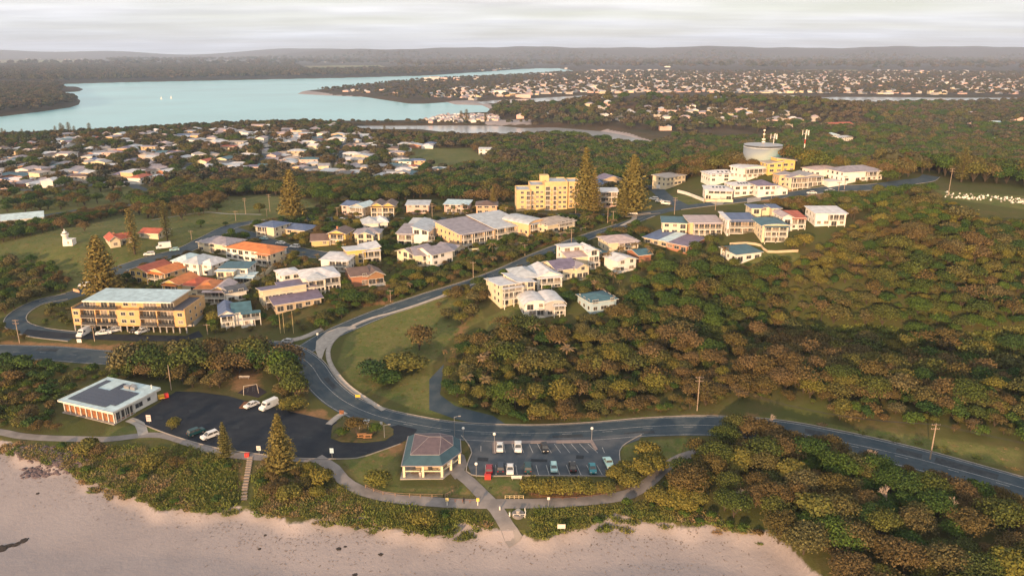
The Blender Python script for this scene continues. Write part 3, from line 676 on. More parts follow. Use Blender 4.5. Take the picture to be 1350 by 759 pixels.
def tree_proto(name, seed, n, size, rad, m, base=.3, nl=7, spread=.62, zs=.75, trunk=True, asp=1.0):
    rng = np.random.default_rng(seed); lobes = []
    for k in range(nl):
        a = rng.uniform(0, 2*pi); q = rad * spread * sqrt(rng.random()); rl = rad * rng.uniform(.38, .62)
        top = 1 - rl * zs - .28 * (q / rad) ** 2 * rng.uniform(.5, 1.3)
        lobes.append((q*cos(a), q*sin(a), max(base + rl*zs*.6, top - rng.uniform(0, .12)), rl, zs))
    lobes.append((0, 0, 1 - rad*.55*zs, rad*.55, zs))
    p, d = crown_pts(rng, n, lobes); p[:, 2] = np.clip(p[:, 2], base * .5, 1.05)
    V_, Fc = quads(p, d, size, asp, .55, rng); crown = npmesh(name + "_crown", V_, Fc, m)
    mb = MB()
    if trunk:
        mb.tube((0, 0, -.12), (0.01, 0.01, base + .12), .032, .022, 6)
        for l in lobes: mb.tube((0, 0, base * .7), (l[0]*.8, l[1]*.8, l[2]), .016, .006, 4, cap=False)
    tr = mb.mesh(name + "_trunk", M_bark) if trunk else None
    return tr, crown
def pine_proto(name, seed, tiers, rad, m=None, sp=9, dens=9, power=.85):
    rng = np.random.default_rng(seed); C = []; D = []; S = []
    for t in range(tiers):
        z = .10 + .88 * (t / (tiers - 1)) ** .92; r = rad * (1 - (z - .08) / .95) ** power * rng.uniform(.85, 1.1) + .006
        nb = max(5, int(sp * (1 - z * .35)))
        for b in range(nb):
            a = 2*pi*(b + rng.uniform(-.25, .25)) / nb + t * .7; L_ = r * rng.uniform(.8, 1.12)
            k = max(3, int(dens * (L_ / rad) ** .6))
            for q in range(k):
                f = (q + .6) / k; dz = .10 * L_ * f * f * 2 - .04 * L_
                wd = .16 * L_ * (1 - .5 * f)
                C.append((cos(a) * L_ * f - sin(a) * rng.normal(0, wd), sin(a) * L_ * f + cos(a) * rng.normal(0, wd), z + dz * 1.5 + rng.normal(0, .003)))
                D.append((cos(a) * .5, sin(a) * .5, 1.0)); S.append(max(.0135, .075 * rad * (1.2 - .4*f)))
    C = np.array(C); D = np.array(D); S = np.array(S)
    V_, Fc = quads(C, D, S, .55, .45, rng); cm = npmesh(name + "_crown", V_, Fc, m or M_pine)
    mb = MB(); mb.tube((0, 0, -.05), (0, 0, .98), .017, .003, 8); return mb.mesh(name + "_trunk", M_bark), cm
def palm_proto(name, seed, fr=15, flen=.42, m=None):
    rng = np.random.default_rng(seed); mb = MB()
    mb.tube((0, 0, -.1), (.03, .02, .4), .030, .022, 7); mb.tube((.03, .02, .4), (.02, .0, .80), .022, .018, 7); tr = mb.mesh(name + "_trunk", M_bark)
    mb = MB()
    for k in range(fr):
        a = 2*pi*k/fr + rng.uniform(-.2, .2); e = rng.uniform(.1, 1.1); L_ = flen * rng.uniform(.8, 1.15); p = Vector((.02, 0, .80)); prev = None
        for q in range(6):
            t = q / 5; wdt = .050 * (sin(pi * min(1, t * .85 + .12))) + .004; ang = e - t * 1.7
            c_ = p.copy(); s_ = Vector((-sin(a), cos(a), 0)) * wdt; cur = (c_ - s_ + Vector((0, 0, -.02)), c_, c_ + s_ + Vector((0, 0, -.02)))
            if prev: mb.face([prev[0], cur[0], cur[1], prev[1]]); mb.face([prev[1], cur[1], cur[2], prev[2]])
            prev = cur; p = p + Vector((cos(a) * cos(ang), sin(a) * cos(ang), sin(ang))) * (L_ / 5)
    return tr, mb.mesh(name + "_crown", m or M_palm)
def dead_proto(name, seed, m=None):
    rng = random.Random(seed); mb = MB()
    def br(p, d, L_, r, lv):
        q = p + d * L_; mb.tube(p, q, r, r * .6, 5, cap=False)
        if lv == 0: return
        for _ in range(3):
            nd = (d + Vector((rng.uniform(-.8, .8), rng.uniform(-.8, .8), rng.uniform(-.2, .6)))).normalized(); br(p + d * L_ * rng.uniform(.6, 1), nd, L_ * .62, r * .55, lv - 1)
    br(Vector((0, 0, -.1)), Vector((.05, .05, 1)).normalized(), .42, .030, 4); return mb.mesh(name + '_trunk', m or M_dead), None
PR = {}
for i in range(4): PR["mixed%d" % i] = tree_proto("mixed_tree", 10+i, 1900, .032, .60 + .05*i, M_fol, .05, 9, .66, .85)
for i in range(3): PR["green%d" % i] = tree_proto("green_tree", 20+i, 1900, .032, .60, M_folg, .05, 9, .66, .85)
for i in range(3): PR["bronze%d" % i] = tree_proto("bronze_tree", 30+i, 1500, .028, .58, M_folb, .12, 10, .7, .8)
for i in range(4): PR["big%d" % i] = tree_proto("large_tree", 40+i, 4200, .020, .62, [M_fol, M_folg, M_folb, M_fol][i], .10, 13, .72, .8)
for i in range(3): PR["olive%d" % i] = tree_proto("olive_bush", 50+i, 2600, .034, .75, M_folo, .0, 7, .5, .85, True, 1.6)
for i in range(3): PR["bush%d" % i] = tree_proto("bush", 60+i, 700, .065, .85, [M_fol, M_folg, M_folb][i], .0, 6, .6, .7, False)
for i in range(3): PR["far%d" % i] = tree_proto("far_tree", 70+i, 170, .095, .60, M_far, .15, 4, .6, .75, False)
for i in range(2): PR["gold%d" % i] = tree_proto("golden_tree", 90+i, 1700, .028, .55, M_folo, .1, 12, .75, .7)
for i in range(2):
    bt, _n = dead_proto("bare_tree", 14+i, M_bark); _t, cr0 = tree_proto("thin_crown", 94+i, 420, .024, .5, M_folb, .3, 8, .8, .6); PR["bare%d" % i] = (bt, cr0)
PR["pine0"] = pine_proto("norfolk_pine", 1, 19, .27, sp=17, dens=26); PR["pine1"] = pine_proto("norfolk_pine", 2, 16, .24, sp=16, dens=24); PR["pine2"] = pine_proto("slender_pine", 3, 22, .125, sp=10, dens=13, power=.35)
PR["pine3"] = pine_proto("broad_pine", 5, 17, .34, sp=17, dens=28, power=.7)
PR["palm0"] = palm_proto("palm", 4); PR["palm1"] = palm_proto("pandanus", 5, 20, .34);
def tuft_proto(name, seed, n, m):
    rng = np.random.default_rng(seed); V_ = []; Fc = []
    for k in range(n):
        a, q = rng.uniform(0, 2*pi), sqrt(rng.random()) * 1.1; x, y_ = q*cos(a), q*sin(a); h_ = rng.uniform(.35, 1.0) * (1.05 - .35*q); b = rng.uniform(0, 2*pi); w_ = rng.uniform(.06, .13); lx, ly = rng.normal(0, .22, 2); i0 = len(V_)
        V_ += [(x-cos(b)*w_, y_-sin(b)*w_, -.1), (x+cos(b)*w_, y_+sin(b)*w_, -.1), (x+lx+cos(b)*w_*.4, y_+ly+sin(b)*w_*.4, h_), (x+lx-cos(b)*w_*.5, y_+ly-sin(b)*w_*.5, h_*.94)]; Fc.append((i0, i0+1, i0+2, i0+3))
    return None, npmesh(name, V_, Fc, m)
M_tg = mat("dune_grass_green", None, .8, palette=[(.115,.150,.032),(.155,.175,.042),(.185,.175,.05),(.09,.125,.034)], island=.16, spec=.1); M_tr = mat("dune_grass_rust", None, .85, palette=[(.27,.18,.10),(.235,.175,.08),(.21,.175,.07),(.27,.22,.13)], island=.16, spec=.1)
for i in range(2): PR["tuftg%d" % i] = tuft_proto("grass_tuft", 80+i, 150, M_tg); PR["tuftr%d" % i] = tuft_proto("grass_tuft", 84+i, 150, M_tr)
PR["dead0"] = dead_proto("dead_tree", 6); PR["dead1"] = dead_proto("dead_tree", 9)

# ---------------------------------------------------------------- buildings
_wm = {}
def win_mesh(w_, h_):
    k = (round(w_, 2), round(h_, 2))
    if k not in _wm:
        mb = MB(); t = .09; y0, y1 = -.07, .03
        mb.box(-w_/2-t, -w_/2, y0, y1, -t, h_+t); mb.box(w_/2, w_/2+t, y0, y1, -t, h_+t); mb.box(-w_/2, w_/2, y0, y1, -t, 0); mb.box(-w_/2, w_/2, y0, y1, h_, h_+t)
        if w_ > 1.4: mb.box(-.03, .03, y0+.02, y1, 0, h_)
        pb = MB(); pb.box(-w_/2, w_/2, -.035, .02, 0, h_)
        cb_ = MB(); cb_.v, cb_.f, cb_.m = pb.v, pb.f, pb.m; _wm[k] = (mb.mesh("window_frame", M_frame), pb.mesh("window_pane", M_glass), cb_.mesh("window_pane", M_blind))
    return _wm[k]
def window(parent, x, y, z, face, w_=1.5, h_=1.2, name='window'):
    f, p, p2 = win_mesh(w_, h_); p = p2 if (round(x*37 + y*11 + z*53) % 10) < 3 else p; rz = {'f': 0, 'r': pi/2, 'b': pi, 'l': -pi/2}[face]
    o = link(name, f, parent, (x, y, z), rz); link('pane', p, o); return o
def roof_geo(mb, kind, x0, x1, y0, y1, z, rh, ov):
    X0, X1, Y0, Y1 = x0-ov, x1+ov, y0-ov, y1+ov; t = .16
    def slab(pts, mi=0):   # a roof plane with thickness
        n = Vector((0, 0, t)); a = len(mb.v); k = len(pts)
        mb.v += [tuple(Vector(p)) for p in pts] + [tuple(Vector(p) + n) for p in pts]
        mb.f.append(tuple(a + i for i in reversed(range(k)))); mb.f.append(tuple(a + k + i for i in range(k))); mb.m += [mi, mi]
        for i in range(k): j = (i+1) % k; mb.f.append((a+i, a+j, a+k+j, a+k+i)); mb.m.append(1)
    if kind == 'flat': slab([(X0,Y0,z),(X1,Y0,z),(X1,Y1,z),(X0,Y1,z)])
    elif kind == 'skb': slab([(X0,Y0,z),(X1,Y0,z),(X1,Y1,z+rh),(X0,Y1,z+rh)])        # rises to the back
    elif kind == 'skf': slab([(X0,Y0,z+rh),(X1,Y0,z+rh),(X1,Y1,z),(X0,Y1,z)])
    elif kind == 'skr': slab([(X0,Y0,z),(X1,Y0,z+rh),(X1,Y1,z+rh),(X0,Y1,z)])
    elif kind == 'skl': slab([(X0,Y0,z+rh),(X1,Y0,z),(X1,Y1,z),(X0,Y1,z+rh)])
    elif kind == 'gx':
        m_ = (Y0+Y1)/2; slab([(X0,Y0,z-.1),(X1,Y0,z-.1),(X1,m_,z+rh),(X0,m_,z+rh)]); slab([(X0,m_,z+rh),(X1,m_,z+rh),(X1,Y1,z-.1),(X0,Y1,z-.1)])
    elif kind == 'gy':
        m_ = (X0+X1)/2; slab([(X0,Y0,z-.1),(m_,Y0,z+rh),(m_,Y1,z+rh),(X0,Y1,z-.1)]); slab([(m_,Y0,z+rh),(X1,Y0,z-.1),(X1,Y1,z-.1),(m_,Y1,z+rh)])
    elif kind == 'hip':
        w_, d_ = X1-X0, Y1-Y0
        if w_ >= d_: r0, r1 = (X0+d_/2, (Y0+Y1)/2), (X1-d_/2, (Y0+Y1)/2)
        else: r0, r1 = ((X0+X1)/2, Y0+w_/2), ((X0+X1)/2, Y1-w_/2)
        A, B, C_, D_ = (X0,Y0,z-.05), (X1,Y0,z-.05), (X1,Y1,z-.05), (X0,Y1,z-.05); R0 = (*r0, z+rh); R1 = (*r1, z+rh)
        if w_ >= d_: fs_ = [[A,B,R1,R0],[B,C_,R1],[C_,D_,R0,R1],[D_,A,R0]]
        else: fs_ = [[A,B,R0],[B,C_,R1,R0],[C_,D_,R1],[D_,A,R0,R1]]
        for p in fs_: slab(p)
    elif kind in ('vx', 'vy'):   # curved vault; vx = arch seen from the front
        n = 10
        for i in range(n):
            a0, a1 = pi*i/n, pi*(i+1)/n
            if kind == 'vx': xm, hw = (X0+X1)/2, (X1-X0)/2; pa, pb_ = (xm-hw*cos(a0), z-.1+rh*sin(a0)), (xm-hw*cos(a1), z-.1+rh*sin(a1)); slab([(pa[0],Y0,pa[1]),(pb_[0],Y0,pb_[1]),(pb_[0],Y1,pb_[1]),(pa[0],Y1,pa[1])])
            else: ym, hw = (Y0+Y1)/2, (Y1-Y0)/2; pa, pb_ = (ym-hw*cos(a0), z-.1+rh*sin(a0)), (ym-hw*cos(a1), z-.1+rh*sin(a1)); slab([(X0,pa[0],pa[1]),(X1,pa[0],pa[1]),(X1,pb_[0],pb_[1]),(X0,pb_[0],pb_[1])])
def wall_geo(mb, kind, x0, x1, y0, y1, z0, z1, rh):
    mb.box(x0, x1, y0, y1, z0, z1)
    if kind == 'gx':
        for x, s in ((x0, -1), (x1, 1)): pts = [(x,y0,z1),(x,(y0+y1)/2,z1+rh-.1),(x,y1,z1)]; mb.face(pts if s < 0 else pts[::-1])
    elif kind == 'gy':
        for y_, s in ((y0, 1), (y1, -1)): pts = [(x0,y_,z1),(x1,y_,z1),((x0+x1)/2,y_,z1+rh-.1)]; mb.face(pts if s > 0 else pts[::-1])
    elif kind in ('skb', 'skf', 'skl', 'skr'):
        zz = {'skb': (0,0,rh,rh), 'skf': (rh,rh,0,0), 'skr': (0,rh,rh,0), 'skl': (rh,0,0,rh)}[kind]; mb.prism([(x0,y0),(x1,y0),(x1,y1),(x0,y1)], z1 - .02, [z1 + q*.97 - .02 + .001 for q in zz])
    elif kind == 'vx':
        n = 10; xm, hw = (x0+x1)/2, (x1-x0)/2
        for y_ in (y0, y1): mb.face([(xm-hw*cos(pi*i/n), y_, z1+(rh-.1)*sin(pi*i/n)) for i in range(n+1)])
    elif kind == 'vy':
        n = 10; ym, hw = (y0+y1)/2, (y1-y0)/2
        for x in (x0, x1): mb.face([(x, ym-hw*cos(pi*i/n), z1+(rh-.1)*sin(pi*i/n)) for i in range(n+1)])
def add_windows(root, x0, x1, y0, y1, z0, floors, fh, sides='flr', skip=(), pitch=3.1, big=0.0, seed=0):
    r = random.Random(seed)
    for fl in range(floors):
        zb = z0 + fl*fh + .95
        for s in sides:
            L_ = (x1-x0) if s in 'fb' else (y1-y0); n = max(1, int(L_ / pitch))
            for k in range(n):
                if (s, fl) in skip or r.random() < .12: continue
                t = (k + .5) / n * L_; ww = r.choice([1.5, 1.8, 2.3]) if s == 'f' else r.choice([.9, 1.3]); hh = 1.25; z = zb
                if s == 'f' and r.random() < big: ww, hh, z = min(2.3, L_/n*.8), 1.9, z0 + fl*fh + .25
                if s == 'f': window(root, x0+t, y0, z, 'f', ww, hh)
                elif s == 'b': window(root, x0+t, y1, z, 'b', ww, hh)
                elif s == 'l': window(root, x0, y0+t, z, 'l', ww, hh)
                else: window(root, x1, y0+t, z, 'r', ww, hh)
def railing_mesh(x0, x1, y0, y1, z, h=1.0, m=None, solid=False, sides='flr'):
    mb = MB(); S = []
    if 'f' in sides: S.append(((x0, y0), (x1, y0)))
    if 'l' in sides: S.append(((x0, y1), (x0, y0)))
    if 'r' in sides: S.append(((x1, y0), (x1, y1)))
    if 'b' in sides: S.append(((x1, y1), (x0, y1)))
    for (ax, ay), (bx, by) in S:
        L_ = sqrt((bx-ax)**2 + (by-ay)**2); n = max(1, int(L_ / (.45 if not solid else 2)))
        if solid: mb.tube((ax,ay,z+h*.5),(bx,by,z+h*.5),.02,n=4); xa,xb=min(ax,bx)-.04,max(ax,bx)+.04; ya,yb=min(ay,by)-.04,max(ay,by)+.04; mb.box(xa,xb,ya,yb,z,z+h); continue
        mb.tube((ax,ay,z+h),(bx,by,z+h),.045,n=4); mb.tube((ax,ay,z+.12),(bx,by,z+.12),.03,n=4)
        for k in range(n+1): t = k/n; mb.box(ax+(bx-ax)*t-.025, ax+(bx-ax)*t+.025, ay+(by-ay)*t-.025, ay+(by-ay)*t+.025, z, z+h)
    return mb.mesh('railing', m or M_rail)
def balcony(root, x0, x1, yd, z, dep=1.8, posts=True, zbase=None, rail=None, solid=False, h=1.0, pm=None, pn=3, roof=None):
    """slab in front of the wall at yd; railing a sub-part; posts down to zbase"""
    mb = MB(); mb.box(x0, x1, yd-dep, yd-.004, z-.22, z); b = link('balcony', mb.mesh('balcony', pm or M_trim), root)
    link('railing', railing_mesh(x0+.06, x1-.06, yd-dep+.06, yd-.05, z, h, rail, solid), b)
    if posts:
        zb = -2.5 if zbase is None else zbase; mb = MB(); n = max(2, pn)
        for k in range(n):
            x = x0+.15 + (x1-x0-.3)*k/(n-1); q = MB(); q.box(x-.12, x+.12, yd-dep+.02, yd-dep+.26, zb, z-.223); link('post', q.mesh('post', pm or M_trim), b)
    n = max(1, round((x1-x0)/2.7))
    for k in range(n): window(root, x0 + (x1-x0)*(k+.5)/n, yd, z+.08, 'f', (x1-x0)/n*.84, 2.1, 'sliding_door')  # doors widened across the bay: dark glass stands in for the recess shade
    if roof is not None:
        mb = MB(); mb.prism([(x0-.25, yd-dep-.3), (x1+.25, yd-dep-.3), (x1+.25, yd-.02), (x0-.25, yd-.02)], roof[0]-.22, [roof[0]-.10, roof[0]-.10, roof[0]+.12, roof[0]+.12]); link('canopy', mb.mesh('canopy', roof[1]), b)
        for k in range(2):
            x = x0+.15 + (x1-x0-.3)*k; q = MB(); q.box(x-.10, x+.10, yd-dep+.03, yd-dep+.23, z+.003, roof[0]-.223); link('post', q.mesh('post', pm or M_trim), b)
    return b
HOUSES = []
def corner_frame(pL, pR):
    a, b = P(*pL), P(*pR); z = (a[2] + b[2]) / 2
    a = PZ(*pL, z); b = PZ(*pR, z); v = Vector((b[0]-a[0], b[1]-a[1])); return a, b, z, v.length, atan2(v.y, v.x)
def house(label, pL, pR, dep, floors=2, roof='hip', rh=1.5, wall='cream', rc='grey', name='house', cat='house', ov=.7, fh=2.6, balc=(), vols=None, win='flr', solar=False, group=None, blockf=9, big=.25, chim=False, yaw=None, rail=None, pn=3, solid=False, gable_trim=False):
    a, b, z, W_, rz = corner_frame(pL, pR)
    if yaw is not None:
        m_ = ((a[0]+b[0])/2, (a[1]+b[1])/2); rz = RAD(yaw); a = (m_[0]-cos(rz)*W_/2, m_[1]-sin(rz)*W_/2, z)
    root = thing(name, label, cat, (a[0], a[1], z), rz, group)
    R_ = Matrix.Rotation(rz, 2)
    def wpt(x, y_): v = R_ @ Vector((x, y_)); return (a[0]+v.x, a[1]+v.y)
    vs = vols or [(0, 1, 0, 1, 0, floors, roof, rh, wall, rc)]
    for i, v in enumerate(vs):
        fx0, fx1, fy0, fy1, f0, f1, rk, rhh, wl, rcc = v; x0, x1, y0, y1 = fx0*W_, fx1*W_, fy0*dep, fy1*dep
        z0 = -3.0 if f0 == 0 else f0*fh - .01*i; z1 = f1*fh
        mb = MB(); wall_geo(mb, rk, x0, x1, y0, y1, z0, z1, rhh); link('wall', mb.mesh('wall', wallm(wl)), root)
        mb = MB(); roof_geo(mb, rk, x0, x1, y0, y1, z1 + .015*i, rhh, ov if f1 >= 1 else .2); ro = link('roof', mb.mesh('roof', [roofm(rcc), M_trim]), root)
        nf = int(round(f1 - f0)); sk = set()
        for bb in balc:
            if bb[0] == i: sk.add(('f', bb[1]))
        add_windows(root, x0, x1, y0, y1, f0*fh, nf, fh, win, sk, big=big, seed=hash((label, i)) % 9999 if False else len(label) * 7 + i)
    for bb in balc:
        vi, fl, fx0, fx1 = bb[:4]; dp = bb[4] if len(bb) > 4 else 1.8; v = vs[vi]; zb = (v[4] + fl) * fh
        top = (v[5]*fh, roofm(v[9])) if v[4] + fl + 1.35 > v[5] else None
        if fl == 0 and v[4] == 0: balcony(root, fx0*W_, fx1*W_, v[2]*dep, .15, dp, False, rail=rail, solid=solid, roof=top)
        else: balcony(root, fx0*W_, fx1*W_, v[2]*dep, zb, dp, True, 0 if fl > 1 else None, rail, solid, pn=pn, roof=top)
    if solar:
        v = vs[0]; mb = MB(); x0, x1, y0, y1 = v[0]*W_, v[1]*W_, v[2]*dep, v[3]*dep; z1 = v[5]*fh; n = 4
        for k in range(n):
            mb = MB(); cx = x0 + (x1-x0)*(.3 + .13*k); cy = y0 + (y1-y0)*.25; t = 2*v[7]/(y1-y0+1) if v[6] in ('hip', 'gx') else v[7]/(y1-y0+1) if v[6] == 'skb' else 0
            zc_ = z1 + .22 + t*(.25*(y1-y0)+.5); mb.face([(cx-.5, cy-.9, zc_-.9*t+.1), (cx+.5, cy-.9, zc_-.9*t+.1), (cx+.5, cy+.9, zc_+.9*t+.1), (cx-.5, cy+.9, zc_+.9*t+.1)]); mb.face([(cx-.5, cy-.9, zc_-.9*t+.03), (cx-.5, cy+.9, zc_+.9*t+.03), (cx+.5, cy+.9, zc_+.9*t+.03), (cx+.5, cy-.9, zc_-.9*t+.03)])
            link('solar_panel', mb.mesh('solar_panel', M_solar), root)
    if chim:
        mb = MB(); z1 = vs[0][5]*fh + vs[0][7]; mb.box(W_*.3-.4, W_*.3+.4, dep*.5-.4, dep*.5+.4, z1-1.2, z1+.8); link('chimney', mb.mesh('chimney', wallm('brick')), root)
    pl = np.array([wpt(0, 0), wpt(W_, 0), wpt(W_, dep), wpt(0, dep)]); block(pl, 1.5); block(np.array([wpt(-1, -blockf), wpt(W_+1, -blockf), wpt(W_, dep), wpt(0, dep)]), 0, LOW)
    HOUSES.append((root, W_, dep)); return root, W_, dep

# --- left cluster
house("white two-storey house with blue-grey gabled roof and white corner balcony", (292,433), (334,428), 13, 2, wall='white', rc='darkgrey', vols=[
 (0,.42,0,1,0,1.9,'gy',1.5,'white','blue'),(.42,.95,.05,.95,0,2,'gx',1.9,'white','teal'),(.62,1,-.12,.5,0,1,'flat',0,'white','white')], balc=[(1,1,.66,1.25,2.4),(0,1,.02,.40,1.2)], pn=4, blockf=14)
house("small white gabled outbuilding behind the blue-roofed white house", (299,400), (326,395), 8, 1.5, 'gx', 1.6, 'white', 'darkgrey', name='garage', cat='garage', win='f')
house("cream split-level house under broad purple-brown skillion roofs on two tiers", (364,412), (424,402), 12, 1, wall='cream', rc='purple', vols=[
 (0,1,0,.55,0,1.15,'skb',1.4,'tan','purple'),(-.15,.80,.55,1.15,0,2.35,'skf',1.2,'cream','purple'),(.30,1.0,.60,1.3,0,2.15,'skb',1.0,'cream','purple')], balc=[(1,1,-.12,.5,1.3)], ov=.9, blockf=12, big=.8)
house("left orange-tiled yellow villa with red roof planes beside the big pine", (173,371), (216,378), 13, 2, wall='yellow', rc='orange', vols=[(0,.55,0,1,0,2,'gy',1.7,'yellow','red'),(.5,1,.1,1,0,2,'gy',1.7,'apricot','orange')], balc=[(1,1,.52,.98,1.5)])
house("middle orange-tiled cream villa behind the apartment block", (217,392), (258,396), 12, 2, wall='cream', rc='orange', vols=[(0,.5,0,1,0,2.2,'gy',1.8,'yellow','orange'),(.5,1,.15,1,0,2,'hip',1.8,'cream','red')], balc=[(0,1,.05,.48,1.5)])
house("right orange-tiled cream villa with glazed corner verandah", (258,400), (300,400), 12, 2, wall='cream', rc='red', vols=[(0,.6,.1,1,0,2.1,'hip',1.8,'cream','orange'),(.55,1,0,.9,0,2,'gy',1.6,'apricot','palepink')], balc=[(1,1,.3,1,1.8),(1,0,.5,.95,1.5)])
house("white house with pale grey faceted hip roofs beside the orange-tiled villas", (226,360), (276,366), 12, 2, wall='white', rc='pale', vols=[(0,.4,.1,1,0,2,'hip',2.2,'white','ltblue'),(.35,.75,0,1,0,2,'hip',2.4,'white','pale'),(.7,1,.15,1,0,1.8,'hip',2,'white','white')])
house("white modernist house with teal flat roof and blue shade sail on its curved terrace", (287,374), (336,374), 14, 2, wall='cream', rc='teal', vols=[(0,.75,.25,1,0,2.1,'flat',0,'white','teal'),(0,.45,0,.3,0,2.0,'flat',0,'cream','ltblue'),(.55,.95,.1,.4,0,1.2,'flat',0,'cream','ltblue')], balc=[(2,0,.5,1,3.5)], big=.6)
house("long white villa with bright orange hip roof and two-storey verandah", (296,342), (352,350), 13, 2, wall='white', rc='orange', vols=[(0,1,.1,1,0,2,'hip',1.9,'white','orange'),(.82,1.1,0,.7,0,2,'hip',1.3,'cream','orange')], balc=[(1,1,.8,1.1,1.8),(1,0,.8,1.1,1.8)])
house("cream house with wide pale grey hip roof left of the orange-roofed villa", (262,331), (300,336), 12, 1.7, 'hip', 2.0, 'cream', 'lilac')
house("white house with small pyramid roof left of the large white hip-roofed house", (374,380), (398,376), 9, 2, 'hip', 1.2, 'white', 'white')
house("large white two-storey house with white hip roof and deep two-storey verandah", (402,388), (449,382), 14, 2, wall='white', rc='white', vols=[(0,1,.12,1,0,2.3,'hip',1.9,'white','white'),(.1,.6,0,.5,0,2.2,'hip',1.5,'cream','pale')], balc=[(0,1,.55,1,2.4),(1,1,.1,.55,1.6),(0,0,.6,1,1.6)], pn=5)
house("long white flat-topped house with ribbon windows", (424,358), (460,359), 13, 2, 'hip', .9, 'white', 'white', balc=[(0,1,.3,1,1.5)], big=.7)
house("pale yellow two-storey house with raked white roof and open deck of wide windows", (459,350), (502,346), 12, 2, 'skl', 1.6, 'cream', 'white', vols=[(0,.55,0,1,0,2,'skf',1.2,'yellow','white'),(.5,1,.08,1,0,2.2,'skr',1.0,'cream','white')], balc=[(1,1,.45,1,1.8)], big=.7)
house("brick-red house with broad dark brown gabled roofs above the grassy verge", (464,378), (506,373), 12, 1.4, wall='brick', rc='brown', vols=[(0,.55,0,1,0,1.6,'gx',2.0,'brick','brown'),(.5,1,-.05,.8,0,1.4,'gy',1.9,'timber','brown')], balc=[(1,0,.5,1,2.5)], big=.6)
house("small bright yellow gabled house with white hood on its dark roof", (434,322), (456,323), 10, 2, 'gy', 1.6, 'yellow', 'brown', chim=True, balc=[(0,1,.1,.9,1.2)])
house("low brown-roofed tan house left of the small yellow house", (411,325), (434,324), 10, 1, 'gx', 2.2, 'ochre', 'brown')
house("cream single-gabled house with grey roof facing the sea behind the pale yellow house", (466,322), (499,322), 12, 1.5, wall='cream', rc='grey', vols=[(0,1,.3,1,0,1.7,'hip',1.6,'cream','lilac'),(.15,.8,0,.5,0,1.6,'gy',1.6,'cream','grey')], big=.6)
house("white house under a large faceted pale blue-white roof behind the cream gabled house", (480,305), (512,303), 11, 1.3, wall='white', rc='pale', vols=[(0,.6,0,1,0,1.4,'hip',2.2,'white','pale'),(.5,1,.1,1,0,1.4,'hip',2.2,'white','white')])
house("cream house with dark blue hip roof at the bend by the parked cars", (338,311), (362,314), 12, 2, 'hip', 1.5, 'cream', 'blue', balc=[(0,1,.1,.6,1.2)])
house("low house with long teal and blue roof behind the parked cars", (362,307), (402,311), 12, 1, 'hip', 1.6, 'tan', 'blue')
house("white and grey house with blue and aqua gables starting the back row", (451,283), (481,286), 12, 2, wall='white', rc='blue', vols=[(0,.5,0,1,0,2,'gx',1.6,'pink','blue'),(.45,1,-.05,.9,0,2,'gy',1.6,'grey','ltblue')], balc=[(1,1,.45,1,1.5)])
house("bright yellow twin-gabled duplex with brown roof and dark lower verandah", (490,286), (520,286), 12, 2.1, wall='yellow', rc='brown', vols=[(0,.5,0,1,0,2.2,'gy',1.8,'yellow','brown'),(.5,1,0,1,0,2.2,'gy',1.8,'yellow','brown')], balc=[(0,1,0,.5,1.6),(1,1,.5,1,1.6),(0,0,0,.5,1.5),(1,0,.5,1,1.5)])
house("low pink-white house with pale blue metal roof right of the yellow duplex", (536,282), (565,282), 10, 1.8, 'skb', .8, 'pink', 'pale')
house("low white house with pale blue roof right of the street palms", (586,281), (617,282), 10, 1.8, 'skb', .8, 'pink', 'ltblue', balc=[(0,0,.1,.9,1.5)])
house("salmon house half hidden by trees left of the yellow apartment tower", (628,283), (655,283), 11, 1.8, 'hip', 1.8, 'salmon', 'brown')
house("cream and white two-storey house with steep grey roof and skylights", (524,323), (565,325), 20, 2.4, wall='white', rc='teal', vols=[(0,.52,0,.6,0,2.1,'skb',1.9,'cream','lilac'),(.50,1,.02,1,0,2.6,'skl',2.2,'white','pale'),(.1,.6,.6,1.05,0,2.6,'skb',1.5,'white','pale')], balc=[(0,1,.05,.5,1.5),(1,1,.98,1.2,2)], big=.7)
house("left gabled cream townhouse with lilac-grey roof", (524,344), (546,350), 12, 1.7, 'gy', 2, 'cream', 'lilac')
house("middle gabled cream townhouse with lilac-grey roof", (548,352), (570,350), 12, 1.9, 'gx', 2, 'cream', 'lilac', balc=[(0,1,.4,.9,1.2)])
house("right gabled white townhouse with lilac-grey roof", (570,352), (597,346), 12, 2, 'gx', 1.9, 'white', 'lilac')
house("small gabled garage wing with lilac roof at the right end of the cream townhouses", (598,338), (613,333), 10, 1, 'gy', 1.6, 'cream', 'lilac', name='garage', cat='garage')
root, W_, D_ = house("long terrace of sandy apartments under a pale wavy metal roof", (609,325), (694,310), 22, 2, wall='apricot', rc='pale', name='apartment_building', cat='apartments', vols=[
 (0,.5,.06,1,0,2.0,'skb',2.4,'apricot','lilac'),(.5,1.0,.03,1,0,2.15,'skb',2.6,'apricot','pale')], balc=[(0,1,.02,.16,1.6),(0,1,.18,.34,1.6),(0,1,.36,.48,1.6),(1,1,.52,.66,1.6),(1,1,.68,.82,1.6),(1,1,.84,.98,1.6),(0,0,.02,.48,1.5),(1,0,.52,.98,1.5)], win='lr', solar=False)
house("end pavilion of apartments with curved pale roof beside the wavy-roofed terrace", (697,311), (718,306), 16, 2.1, 'vx', 1.6, 'apricot', 'pale', name='apartment_building', cat='apartments', balc=[(0,1,.1,.9,1.5),(0,0,.1,.9,1.5)])
house("cream house with broad grey hip roof on the bank right of the wavy-roofed terrace", (722,309), (758,302), 13, 1.6, 'hip', 1.8, 'cream', 'tan', balc=[(0,1,.35,.9,1.2)])
